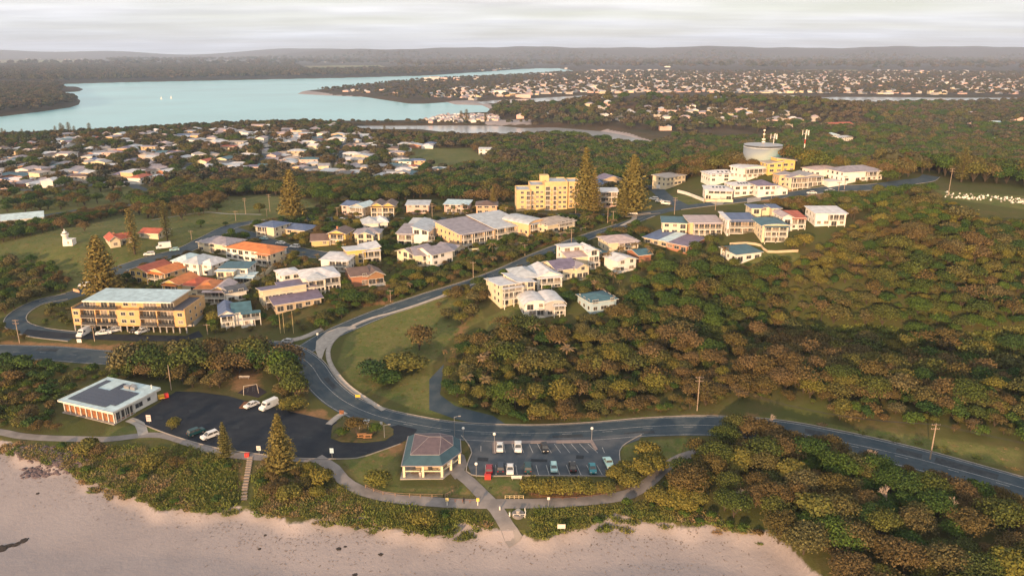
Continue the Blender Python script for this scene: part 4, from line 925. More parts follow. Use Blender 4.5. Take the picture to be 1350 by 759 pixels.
# --- middle row by the hill road
house("three-level cream house with white butterfly roof and stacked glazed decks", (660,403), (706,396), 13, 2.4, wall='cream', rc='white', vols=[(0,.55,0,1,0,2.6,'skf',1.0,'cream','white'),(.5,1,.05,1,0,2.7,'skl',1.1,'cream','white')], balc=[(0,1,.05,.6,1.6),(1,1,.6,.98,1.4),(0,2,.05,.6,1.4)], blockf=12, big=.8)
house("white house with a pair of curved white vault roofs at the forest edge", (693,420), (744,416), 12, 2, wall='grey', rc='white', vols=[(0,.55,.1,1,0,1.7,'vx',1.9,'white','white'),(.5,1,0,1,0,1.7,'vx',1.8,'grey','white')], balc=[(1,1,.7,1,1.4),(0,0,.1,.5,1.5)], blockf=12)
house("white-roofed house with pale blue faceted roof and arched verandah above the vaulted house", (683,385), (740,380), 14, 1.9, wall='white', rc='pale', vols=[(0,.5,.1,1,0,2.0,'hip',2.0,'white','pale'),(.45,1,0,1,0,2.0,'gy',1.9,'white','white')], balc=[(1,1,.5,.98,1.8),(0,1,.1,.45,1.4)], big=.6)
house("cream house with wide purple-grey gable roof right of the faceted white roof", (736,372), (776,366), 14, 1.6, wall='cream', rc='lilac', vols=[(0,.7,.1,1,0,1.7,'gx',2.2,'cream','purple'),(.6,1,0,.8,0,1.7,'gy',1.6,'cream','lilac')], balc=[(1,0,.6,.98,1.6)])
house("cream house with raised strip of clerestory windows and three-level glazed bay", (749,356), (788,352), 12, 2, wall='cream', rc='lilac', vols=[(0,.65,0,.5,0,1.9,'skb',1.2,'cream','palepink'),(0,.65,.5,1,0,2.9,'skf',.4,'white','white'),(.65,1,-.08,.8,0,2.6,'gy',1.3,'white','white')], balc=[(2,1,.66,.99,1.4),(2,0,.66,.99,1.4)], big=.9)
house("low house with blue-grey roof between the clerestory house and the pink-roofed house", (775,345), (800,340), 12, 1, 'hip', 1.4, 'tan', 'teal')
house("cream bungalow with pale pink hip roof among the palms", (803,334), (841,331), 12, 1.7, 'hip', 1.8, 'cream', 'palepink', balc=[(0,1,.3,.95,1.4)])
house("small white house with narrow gable below the pink-roofed bungalow", (814,360), (838,356), 9, 1.8, 'gy', 1.2, 'white', 'white')
house("small pale blue house with teal hip roof sunk in the forest edge", (779,413), (812,408), 10, 1.6, 'hip', 1.3, 'paleblue', 'teal')
house("low hidden house with teal roof behind the palms", (842,348), (858,346), 9, 1.4, 'gx', 1.2, 'brick', 'teal')
house("long low house with slate-blue roof and one bright aqua strip beside the crossroad", (846,322), (904,334), 14, 1, wall='brick', rc='purple', vols=[(0,.38,.1,1,0,1.1,'skb',1.3,'tan','blue'),(.38,.55,.1,1,0,1.15,'skb',1.3,'tan','ltblue'),(.55,1,.05,1,0,1.1,'skb',1.3,'brick','purple')])
# --- row below the ridge road
house("white two-storey house with flat grey-green roof at the left end of the ridge row", (873,309), (905,310), 11, 2, 'skb', .5, 'cream', 'teal', big=.4)
house("timber house with long orange-lit deck and flat pink-grey roof in the ridge row", (909,309), (950,309), 12, 2, 'skb', .6, 'apricot', 'palepink', balc=[(0,1,.1,1,2.0),(0,0,.1,1,1.8)], big=.8, pn=6)
house("white-walled house with pale blue roof and dark recessed decks in the ridge row", (959,308), (996,308), 13, 2, wall='white', rc='pale', vols=[(0,1,.15,1,0,2.1,'skb',.8,'timber','blue'),(-.04,.02,-.05,1,0,2.3,'skb',.8,'white','white')], balc=[(0,1,.05,1,2.4),(0,0,.05,1,2.2)], big=.9)
house("cream house with flat dark blue roof behind the three-storey arched house", (990,290), (1028,290), 9, 2, wall='cream', rc='blue', vols=[(0,.33,0,1,0,2,'flat',0,'cream','blue'),(.33,.7,.4,1,0,1.9,'flat',0,'cream','blue'),(.7,1,0,1,0,2,'flat',0,'cream','blue')])
house("cream three-storey house with shallow arched white parapet and stacked balconies", (1004,318), (1038,318), 13, 3, 'vx', .9, 'cream', 'teal', fh=2.15, balc=[(0,2,.06,.94,1.6),(0,1,.06,.94,1.6),(0,0,.1,.9,1.2)], pn=3, blockf=12)
house("white house with dusty red gabled roof right of the arched house", (1031,304), (1061,304), 12, 2, wall='white', rc='palepink', vols=[(0,.4,0,1,0,2.2,'gy',1.1,'white','palepink'),(.35,1,.1,1,0,2.0,'skb',.9,'white','red')], balc=[(1,1,.4,1,1.5)])
house("white house with low white metal roof standing alone at the right end of the row", (1074,298), (1114,298), 12, 2.1, 'skb', .7, 'white', 'white', balc=[(0,1,.4,.95,1.5)])
house("low teal building with a white end wall at the forest edge below the arched house", (970,346), (1003,342), 10, 1.2, 'skb', .8, 'white', 'teal')
# --- hill top cluster
house("small white box-shaped house beside the lane at the left of the hill", (878,247), (903,243), 10, 2, 'skb', .5, 'cream', 'tan')
house("low white hip-roofed house with solar panels left on the hill", (936,241), (978,240), 13, 1.6, 'hip', 1.7, 'white', 'white', solar=True)
house("white house with round-shouldered vault roof left of the water tank's foot", (978,236), (1012,234), 11, 2, 'vx', 1.0, 'white', 'white', balc=[(0,1,.1,.95,1.3)])
house("white house with orange-lit windows and walled terrace above the road", (929,263), (965,264), 13, 1.9, 'hip', 1.3, 'white', 'white', solar=True, balc=[(0,1,.1,.98,2.2)], solid=True, big=.9)
house("white two-storey house in the middle of the hill row with solar roof", (967,259), (995,258), 11, 2, 'hip', 1.2, 'white', 'white', solar=True)
house("white house with steep purple hip roof and bright garage wing on the hill", (999,259), (1037,258), 12, 2, wall='white', rc='purple', vols=[(0,.62,0,1,0,2,'hip',1.9,'white','purple'),(.55,1,-.05,.7,0,1.3,'gy',1.3,'white','white')])
house("yellow-lit house with raked roofs just below the water tank", (1012,229), (1050,228), 12, 2.2, wall='yellow', rc='tan', vols=[(0,.5,0,1,0,2.0,'skr',1.2,'yellow','tan'),(.35,1,.2,1,0,2.4,'skl',1.5,'yellow','apricot' if False else 'tan')])
house("cream house with folded grey roofs and columned glazed front on the hill", (1040,248), (1085,246), 13, 2, wall='cream', rc='grey', vols=[(0,.5,0,1,0,2,'gy',1.3,'cream','lilac'),(.45,1,.1,1,0,2,'gy',1.3,'grey','grey')], balc=[(0,1,.05,.5,1.6),(1,1,.52,.98,1.6),(0,0,.05,.95,1.3)], big=.9, pn=4)
house("narrow timber-orange house between the purple-roofed and grey-roofed hill houses", (1026,247), (1038,247), 10, 2.2, 'skf', .6, 'apricot', 'grey')
house("low white roofs of a small house behind the grey folded roofs", (1074,233), (1106,231), 10, 1.3, 'hip', 1.4, 'white', 'palepink')
house("large white house with broad lilac hip roof at the right end of the hill", (1112,241), (1162,238), 14, 2, 'hip', 2.1, 'white', 'lilac', balc=[(0,1,.55,.85,1.6)])
house("white carport with flat roof left of the lilac-roofed hill house", (1092,246), (1116,245), 8, .9, 'flat', 0, 'white', 'white', name='carport', cat='carport', win='')
# --- behind
house("brick house with blue-purple stepped roofs between the tall pines", (787,252), (822,250), 14, 1.8, wall='tan', rc='blue', vols=[(0,.6,0,1,0,1.5,'gx',2.0,'tan','blue'),(.3,1,.2,1,0,2.3,'gy',1.8,'tan','purple')])
house("narrow white and red three-level house in front of the tall pines", (790,273), (814,273), 9, 3, 'skb', .4, 'pink', 'white', fh=2.7, balc=[(0,2,.05,.95,1.2),(0,1,.05,.95,1.2)])
house("red-tiled white cottage left of the slender pine below the lighthouse green", (146,327), (176,323), 11, 1.1, wall='white', rc='red', vols=[(0,.45,0,1,0,1.2,'gy',2.0,'cream','red'),(.4,1,.2,1,0,1.2,'gx',1.8,'cream','red')], chim=True)
house("low red-roofed cottage between the two slender pines", (184,314), (209,315), 10, 1, 'gx', 1.4, 'cream', 'red')
house("wide shed with a large pale teal metal roof at the left edge", (4,299), (58,294), 18, 1.2, wall='white', rc='ltblue', vols=[(0,1,0,1,0,1.3,'gx',2.0,'white','ltblue')], name='shed', cat='shed', win='f')
house("low pale roofed shed at the far left edge beside the teal-roofed shed", (-30,297), (2,300), 14, 1, 'skb', .8, 'white', 'pale', name='shed', cat='shed')
house("white hillside house with red roof far beyond the water tank", (1093,173), (1124,172), 16, 3, wall='white', rc='red', vols=[(0,1,0,1,0,3,'gx',2,'white','red')], balc=[(0,2,.1,.9,1.5)], blockf=85)
house("pale blue low house below the far white hillside house", (1091,184), (1106,184), 14, 2, 'hip', 2, 'paleblue', 'ltblue', blockf=85)
house("grey-white roofed house right of the far pale blue house", (1107,187), (1124,186), 14, 1.5, 'gx', 2, 'white', 'pale', blockf=85)
house("teal-roofed house among the far trees at the right", (1228,180), (1246,179), 16, 1.3, 'gx', 2, 'paleblue', 'ltblue', blockf=85)
house("small white house among the far trees near the right edge", (1310,166), (1320,166), 12, 2, 'gx', 1.5, 'white', 'ltblue', blockf=85)

# --- orange brick apartment block with undercroft
def apartment_block():
    a, b, z, W_, rz = corner_frame((99,436), (247,439)); root = thing('apartment_building', 'long orange brick apartment block with black balconies, pale teal flat roof and undercroft parking', 'apartments', (a[0], a[1], z), rz)
    D = 16; fh = 2.75; u0 = 2.5; wm = mat("orange_brick", (.66,.42,.20), .9, (.56,.34,.16), .6, 6, .2, 10)
    mb = MB(); mb.box(0, W_, 5.5, D, -2.5, u0); link('undercroft_wall', mb.mesh('undercroft_wall', wallm('grey')), root)
    n = 17
    for k in range(n + 1):
        x = .2 + (W_ - .4) * k / n; mb = MB(); mb.box(x - .2, x + .2, .0, .5, -2, u0); link('column', mb.mesh('column', M_conc), root)
    mb = MB()
    bays = [(.075,.20),(.21,.395),(.60,.745),(.755,.90)]   # recessed balcony bays
    edges = [0] + [e for b_ in bays for e in b_] + [1]
    mb.box(0, W_, 1.6, D, u0, u0 + 2*fh)
    for k in range(0, len(edges), 2): mb.box(edges[k]*W_, edges[k+1]*W_, 0, 1.6, u0 + .001, u0 + 2*fh)
    mb.box(0, W_, 0, .2, u0 - .25, u0); mb.box(0.0, W_, 0, D, u0 + 2*fh, u0 + 2*fh + .25)
    link('wall', mb.mesh('wall', wm), root)
    # penthouse level set back
    mb = MB(); mb.box(.13*W_, .86*W_, 2.4, D - .5, u0 + 2*fh + .25, u0 + 3*fh + .1); link('penthouse_wall', mb.mesh('penthouse_wall', wm), root)
    mb = MB(); mb.box(.10*W_, .88*W_, .6, D, u0 + 3*fh + .1, u0 + 3*fh + .42, 0); r_ = link('roof', mb.mesh('roof', [roofm('ltblue')]), root)
    mb = MB(); mb.box(.10*W_-.12, .88*W_+.12, .45, .6, u0 + 3*fh + .04, u0 + 3*fh + .47); mb.box(.88*W_, .88*W_+.12, .6, D, u0+3*fh+.04, u0+3*fh+.47); mb.box(.10*W_-.12, .10*W_, .6, D, u0+3*fh+.04, u0+3*fh+.47); link('fascia', mb.mesh('fascia', M_trim), r_)
    for fl in range(3):
        zb = u0 + fl*fh
        for (p, q) in bays:
            if fl == 2:
                pass
            bb = MB(); bb.box(p*W_, q*W_, -.55 if fl < 2 else .0, 1.59, zb - .16 + (.26 if fl == 2 else 0), zb + .02 + (.26 if fl == 2 else 0)); bo = link('balcony', bb.mesh('balcony', M_conc), root)
            link('railing', railing_mesh(p*W_ + .05, q*W_ - .05, -.5 if fl < 2 else .05, 1.5, zb + (.28 if fl == 2 else .02), 1.0, M_drail), bo)
            rb = MB()   # dark glass infill panels of the balustrade
            y_ = (-.46 if fl < 2 else .1); nn_ = int((q-p)*W_ / 1.1)
            for k in range(nn_): xa = p*W_ + .1 + ((q-p)*W_-.2) * k / nn_; gp = MB(); gp.box(xa + .05, xa + (q-p)*W_/nn_ - .12, y_, y_ + .03, zb + .15 + (.26 if fl == 2 else 0), zb + .92 + (.26 if fl == 2 else 0)); link('panel', gp.mesh('panel', M_glass), bo)
            for t in (.28, .68):
                window(root, (p + (q-p)*t)*W_, 1.6 if fl < 2 else 2.4, zb + .1 + (.2 if fl == 2 else 0), 'f', 2.2, 2.0, 'sliding_door')
        for x in ((.035, .455, .53, .955) if fl < 2 else (.455, .53)): window(root, x*W_, 0 if fl < 2 else 2.4, zb + 1.0, 'f', 1.7, 1.15)
        if fl < 2:
            for y_ in (4, 8, 12): window(root, W_, y_, zb + 1.1, 'r', 1.0, .9); window(root, 0, y_, zb + 1.1, 'l', 1.0, .9)
    for x0, x1 in ((0.0, .13), (.86, 1.0)):
        pt = MB(); pt.box(x0*W_ + .3, x1*W_ - .3, .6, D - .4, u0 + 2*fh + .26, u0 + 2*fh + .34); link('roof_terrace', pt.mesh('roof_terrace', mat("dark_membrane", (.10,.10,.12), .8)), root)
        pr = MB(); xs = (x0*W_, x0*W_+.2) if x0 == 0 else (x1*W_-.2, x1*W_); pr.box(xs[0]-.01, xs[1]+.01, 0.01, D, u0+2*fh+.2, u0+2*fh+1.0); pr.box(x0*W_, x1*W_, D-.2, D-.01, u0+2*fh+.2, u0+2*fh+1.0); link('parapet', pr.mesh('parapet', wm), root)
    pl = PW([(96,438),(248,441),(264,425),(115,425)]); block(pl, 4); block(PW([(60,460),(260,455),(262,425),(96,425)]), 0, LOW)
    c_, s_ = cos(rz), sin(rz); block(np.array([(a[0]-2, a[1]-14), (b[0]+2, b[1]-14), (b[0]+2, b[1]+18), (a[0]-2, a[1]+18)]), 0)
apartment_block()
# --- yellow tower
def tower():
    a, b, z, W_, rz = corner_frame((681,277), (764,276)); root = thing('apartment_building', 'tall yellow stepped apartment tower with rows of balconies in front of the dark trees', 'apartments', (a[0], a[1], z), rz)
    fh = 2.5; wm = mat("yellow_render", (.70,.50,.25), .85, (.62,.43,.21), .4, 5)
    parts = [(0, .22, 0, 14, 4), (.22, .44, 1.0, 15, 4.9), (.44, .80, -.8, 14, 5.7), (.80, 1.0, .6, 13, 5.6)]
    for i, (x0, x1, y0, y1, fl) in enumerate(parts):
        mb = MB(); h_ = fl * fh; mb.box(x0*W_, x1*W_, y0, y1, -3, h_); link('wall', mb.mesh('wall', wm), root)
        mb = MB(); mb.box(x0*W_+.02, x1*W_-.02, y0+.02, y1-.02, h_+.002, h_+.25); link('roof', mb.mesh('roof', roofm('pale')), root)
        mb = MB(); X0, X1 = x0*W_, x1*W_
        for q in ((X0,X1,y0,y0+.2),(X0,X1,y1-.2,y1)): mb.box(q[0], q[1], q[2], q[3], h_+.003, h_+.7)
        for q in ((X0,X0+.2,y0+.2,y1-.2),(X1-.2,X1,y0+.2,y1-.2)): mb.box(q[0], q[1], q[2], q[3], h_+.003, h_+.7)
        link('parapet', mb.mesh('parapet', wm), root)
    mb = MB(); mb.box(.38*W_, .52*W_, 4, 9, 5.7*fh+.2, 7*fh); link('lift_tower', mb.mesh('lift_tower', wm), root)
    mb = MB(); mb.tube((.45*W_, 6, 7*fh), (.45*W_, 6, 7*fh+2.5), .06, n=5); link('aerial', mb.mesh('aerial', M_metal), root)
    bx = [(.155,.215,0,4),(.235,.275,1.0,4),(.45,.53,-.8,5),(.575,.625,-.8,5)]
    for (x0, x1, y0, fl) in bx:
        for k in range(fl):
            bb = MB(); bb.box(x0*W_-.3, x1*W_+.3, y0-1.3, y0-.004, k*fh+.1, k*fh+.28); bo = link('balcony', bb.mesh('balcony', M_trim), root)
            link('railing', railing_mesh(x0*W_-.25, x1*W_+.25, y0-1.25, y0-.05, k*fh+.28, 1.0, wallm('tan')), bo); window(root, (x0+x1)/2*W_, y0, k*fh+.4, 'f', (x1-x0)*W_*.8, 1.9, 'sliding_door')
    for (x, y0, fl) in [(.09,0,4),(.33,1.0,5),(.40,1.0,4),(.68,-.8,5),(.755,-.8,5),(.86,.6,5),(.94,.6,5)]:
        for k in range(fl): window(root, x*W_, y0, k*fh+1.1, 'f', 1.5, 1.2)
    for k in range(4):
        for y_ in (4, 9): window(root, 0, y_, k*fh+1.1, 'l', 1.1, 1.1)
    block(np.array([(a[0]-1, a[1]-12), (b[0]+1, b[1]-12), (b[0]+1, b[1]+16), (a[0]-1, a[1]+16)]), 0)
tower()
# --- beach cafe with solar roof
M_lit_amber = mat("sunlit_amber_pane", (.42,.17,.07), .35, (.20,.09,.045), 1.2, 3, spec=.5); M_brown = mat("timber_mullion", (.40,.20,.10), .7)  # pane colour carries the orange light on the cafe's timber interior
def cafe():
    z = 8.2; A, B, C_ = PZ(87,542,z), PZ(152,557,z), PZ(203,527,z)
    z = h1(*B[:2]) + .3; A, B, C_ = PZ(87,542,z), PZ(152,557,z), PZ(203,527,z)
    vx = Vector((B[0]-A[0], B[1]-A[1])); W_ = vx.length; rz = atan2(vx.y, vx.x); vy = Vector((C_[0]-B[0], C_[1]-B[1])); D = abs(Vector((-sin(rz), cos(rz))).dot(vy))
    root = thing('cafe_building', 'long beach cafe with white frames, orange-lit glazing and solar panels on its pale roof', 'cafe', (A[0], A[1], z), rz)
    H_ = 3.7; wm = wallm('white')
    mb = MB(); mb.box(.5, W_-.3, 1.2, D-.2, -2.2, H_-.3); link('wall', mb.mesh('wall', mat("lit_interior_amber", (.50,.22,.10), .8)), root)  # timber wall with the orange light put into its colour
    mb = MB(); mb.box(W_-.296, W_, D*.42, D-.2, -2.0, H_-.3); mb.box(.0, W_, D-.196, D, -2.0, H_-.3); mb.box(0, .496, .6, D-.2, -2.0, H_-.3); link('side_wall', mb.mesh('side_wall', wm), root)
    mb = MB(); mb.box(-.6, W_+.5, -.9, D+.5, -2.3, -.02); link('floor_slab', mb.mesh('floor_slab', M_conc), root)
    n = 9
    for k in range(n+1):
        x = W_*k/n; mb = MB(); mb.box(x-.14, x+.14, -.3, .0, -.02, H_-.2); link('post', mb.mesh('post', M_trim), root)
    for k in range(n):
        x = W_*(k+.5)/n; w2 = W_/n - .5
        window(root, x, 0.15, 2.85, 'f', w2, .55); 
        zb_ = .05 if k > 2 else .9; gm = MB(); gm.box(x-w2/2, x+w2/2, .05, .09, zb_, 2.55); gp = link('glazed_door' if k > 2 else 'window', gm.mesh('glazing', M_lit_amber), root)
        for q in range(4): mm = MB(); mx_ = x - w2/2 + w2*q/3; mm.box(mx_-.04, mx_+.04, .0, .049, zb_, 2.55); link('frame', mm.mesh('frame', M_brown), gp)
    mb = MB(); mb.box(0, W_, .18, .3, -.02, H_-.25); link('glazing_frame', mb.mesh('glazing_frame', MAT["lit_interior_amber"]), root)  # solid amber sheet behind the panes, coloured as the orange-lit interior
    mb = MB(); mb.box(0, W_, -.28, -.05, 2.6, 2.78); link('beam', mb.mesh('beam', M_trim), root)
    for k in range(5):
        y_ = D*.42*(k/4); mb = MB(); mb.box(W_+.0, W_+.25, y_-.1+.3, y_+.1+.3, -.02, H_-.2); link('post', mb.mesh('post', M_trim), root)
    for k in range(3): window(root, W_-.296, D*(.1+.13*k), .4, 'r', 1.8, 2.1)
    window(root, W_, D*.56, 1.0, 'r', 2.6, 1.4); window(root, W_, D*.80, 1.4, 'r', 1.2, 1.0)
    mb = MB(); mb.prism([(-1,-1.1),(W_+1,-1.1),(W_+1,D+.8),(-1,D+.8)], H_-.2, [H_+.1,H_+.1,H_+.5,H_+.5]); r_ = link('roof', mb.mesh('roof', roofm('ltblue')), root)
    mb = MB(); mb.box(-1.08,W_+1.08,-1.2,-1.1,H_-.26,H_+.16); mb.box(W_+1.0,W_+1.08,-1.1,D+.8,H_-.26,H_+.32); mb.box(-1.08,-1.0,-1.1,D+.8,H_-.26,H_+.32); link('fascia', mb.mesh('fascia', M_trim), r_)
    def rz_(y_): return H_ + .14 + .4*(y_+1.1)/(D+1.9)
    nx_, ny_ = 18, 6
    pm = MB(); pw, ph = 1.0, 1.7
    pm.box(0, pw-.05, 0, ph-.05, 0, .04); pme = pm.mesh('solar_panel', M_solar)
    for i in range(int((W_-2)/pw)):
        for j in range(int((D-1)/ph)):
            x, y_ = .8 + i*pw, .6 + j*ph; u_, v_ = x/W_, y_/D
            if v_ > .90: continue
            if v_ > .55 and .12 < u_ < .36: continue
            if v_ > .60 and u_ > .50: continue
            if v_ < .12 and u_ > .80: continue
            o = link('solar_panel', pme, r_, (x, y_, rz_(y_)+.08)); o.rotation_euler = (.4/(D+1.9), 0, 0)
    for (x, y_, s_) in ((.60,.80,1.0),(.66,.86,.8),(.72,.80,.9)):
        mb = MB(); mb.box(x*W_-s_, x*W_+s_, y_*D-s_*.6, y_*D+s_*.6, rz_(y_*D), rz_(y_*D)+.9); link('roof_vent', mb.mesh('roof_vent', M_metal), r_)
    mb = MB(); mb.tube((W_-1, D-.6, H_), (W_-1, D-.6, H_+1.6), .18, n=8); link('flue', mb.mesh('flue', M_trim), r_)
    R_ = Matrix.Rotation(rz, 2)
    pl = np.array([[A[0]+(R_ @ Vector(p)).x, A[1]+(R_ @ Vector(p)).y] for p in ((0,0),(W_,0),(W_,D),(0,D))]); block(pl, 3)
    pl = np.array([[A[0]+(R_ @ Vector(p)).x, A[1]+(R_ @ Vector(p)).y] for p in ((-1,-7),(W_+3,-7),(W_+3,D),(-1,D))]); block(pl, 0)
cafe()
# --- beach pavilion
def pavilion():
    zg = h1(*P(560,628)[:2]) + .15; ze = zg + 3.3
    o = PZ(533, 634, zg); root = thing('beach_pavilion', 'open beach pavilion with blue-green hipped roof, lilac upper roof and cream posts', 'pavilion', (o[0], o[1], zg))
    ev = [PZ(x, y_, ze) for x, y_ in ((529,614),(583,614),(608,596),(607,579),(583,574),(538,575))]
    ev = [Vector((p[0]-o[0], p[1]-o[1])) for p in ev]; c_ = sum(ev, Vector((0, 0))) / 6; h0 = ze - zg
    r1 = [c_ + (p - c_) * .72 for p in ev]; r1 = [Vector((p.x - .2, p.y + .1)) for p in r1]
    rl, rr = c_ + Vector((-1.6, 0)), c_ + Vector((1.4, 0))
    mb = MB(); n = 6
    for i in range(n): j = (i+1) % n; mb.face([(*ev[i], h0), (*ev[j], h0), (*r1[j], h0+1.7), (*r1[i], h0+1.7)])
    mb.face([(*p, h0 - .02) for p in reversed(ev)])
    lo = link('roof', mb.mesh('roof', [mat('slate_blue_roof', (.050,.105,.135), .6, (.04,.085,.11), .6)]), root)
    mb = MB(); top = h0 + 3.5; q = [(*p, h0+1.72) for p in r1]
    L_, R_ = (*rl, top), (*rr, top)
    mb.face([q[0], q[1], R_, L_]); mb.face([q[1], q[2], R_]); mb.face([q[2], q[3], R_]); mb.face([q[3], q[4], R_]); mb.face([q[4], q[5], L_, R_]); mb.face([q[5], q[0], L_])
    link('upper_roof', mb.mesh('upper_roof', mat("plum_roof", (.145,.11,.125), .6, (.11,.085,.10), 1)), lo)
    mb = MB()
    for i in range(n):
        j = (i+1) % n; mb.tube((*r1[i], h0+1.72), (*r1[j], h0+1.72), .09, n=4); mb.tube((*ev[i], h0), (*ev[j], h0), .14, n=4)
    for i, e in ((0, L_), (1, R_), (2, R_), (3, R_), (4, R_), (5, L_)): mb.tube(q[i], e, .07, n=4)
    mb.tube(L_, R_, .08, n=4); link('ridge_cap', mb.mesh('ridge_cap', mat("pale_ridge", (.34,.30,.30), .6)), lo)
    pw_ = [c_ + (p - c_) * .93 for p in ev]
    cm = mat("cream_posts", (.82,.72,.48), .7)
    posts = [pw_[0], (pw_[0]+pw_[1])/2, pw_[1], (pw_[1]+pw_[2])/2, pw_[2], pw_[3], pw_[4], pw_[5]]
    for p in posts: b_ = MB(); b_.box(p.x-.28, p.x+.28, p.y-.28, p.y+.28, -.4, h0-.05); link('post', b_.mesh('post', cm), root)
    def beam(a_, b_, z_, t=.14, h_=.26, m=cm, nm='beam'):
        d = (b_-a_); nrm = Vector((-d.y, d.x)).normalized() * t; q_ = MB(); q_.prism([tuple(a_+nrm*-1), tuple(b_-nrm), tuple(b_+nrm), tuple(a_+nrm)], z_, z_+h_); link(nm, q_.mesh(nm, m), root)
    beam(pw_[0], pw_[1], 1.45); beam(pw_[1], pw_[2], 1.45); beam(pw_[0], pw_[1], h0-.32, .1, .25); beam(pw_[1], pw_[2], h0-.32, .1, .25)
    iw = [c_ + (p - c_) * .62 + Vector((0, .8)) for p in ev]
    q_ = MB(); q_.prism([tuple(p) for p in iw], -.3, h0 - .06); link('inner_wall', q_.mesh('inner_wall', wallm('tan')), root)
    q_ = MB(); d = pw_[2]-pw_[1]; m_ = pw_[1] + d*.28; e_ = pw_[1] + d*.6; nrm = Vector((d.y, -d.x)).normalized()*.05; q_.prism([tuple(m_+nrm*3), tuple(e_+nrm*3), tuple(e_+nrm*4), tuple(m_+nrm*4)], 2.0, 2.75); link('sign_board', q_.mesh('sign_board', M_trim), root)
    q_ = MB(); q_.prism([tuple(c_ + (p-c_)*1.05) for p in ev], -.9, -.001); link('floor_slab', q_.mesh('floor_slab', M_conc), root)
    for k, t in enumerate((.25, .7)):
        p = pw_[0].lerp(pw_[1], t) + Vector((0, 1.6)); x, y_, zz = o[0]+p.x, o[1]+p.y, zg
        tb = thing('picnic_table', 'timber picnic table under the %s half of the pavilion roof' % ('left', 'right')[k], 'table', (x, y_, zz))
        q_ = MB(); q_.box(-.9, .9, -.38, .38, .70, .76); link('table_top', q_.mesh('table_top', M_wood), tb)
        for s_ in (-1, 1): q_ = MB(); q_.box(-.9, .9, s_*.75-.14, s_*.75+.14, .42, .46); link('bench', q_.mesh('bench', M_wood), tb)
        for s_ in (-1, 1): q_ = MB(); q_.box(s_*.65-.05, s_*.65+.05, -.75, .75, .32, .40); q_.box(s_*.65-.05, s_*.65+.05, -.06, .06, 0, .70); link('leg', q_.mesh('leg', M_wood), tb)
    block(np.array([[o[0]+(c_+(p-c_)*1.1).x, o[1]+(c_+(p-c_)*1.1).y] for p in ev]), 3)
pavilion()
# --- lighthouse
def lighthouse():
    x, y_, z = P(88, 323); root = thing('lighthouse', 'small white lighthouse with domed lantern and square annexe on the grassy headland', 'lighthouse', (x, y_, z)); wm = mat("white_render", (.84,.81,.76), .7)
    mb = MB(); mb.lathe([(1.7, -1), (1.5, 1.5), (1.15, 4.3), (1.35, 4.5), (1.6, 4.6), (1.6, 4.8), (1.0, 4.8)], 20); link('tower', mb.mesh('tower', wm, True), root)
    mb = MB(); mb.lathe([(.95, 4.8), (.95, 5.7)], 16); link('lantern', mb.mesh('lantern', M_glass), root)
    mb = MB(); mb.lathe([(1.15, 5.7), (1.05, 6.1), (.6, 6.5), (.25, 6.7), (.2, 7.4), (.05, 7.6)], 16); link('dome', mb.mesh('dome', wm, True), root)
    mb = MB(); mb.box(-.2, 3.6, -1.6, 1.9, -1, 2.7); mb.box(-.5, 3.75, -1.75, 2.05, 2.7, 2.95); link('annexe', mb.mesh('annexe', wm), root)
    mb = MB(); mb.lathe([(1.62, 4.8), (1.62, 5.5), (1.56, 5.5), (1.56, 4.8)], 20); link('gallery_rail', mb.mesh('gallery_rail', wm), root)
    window(root, 1.8, -1.6, 1.0, 'f', .7, 1.0)
    block(np.array([(x-5, y_-18), (x+6, y_-18), (x+6, y_+5), (x-5, y_+5)]), 2)
lighthouse()
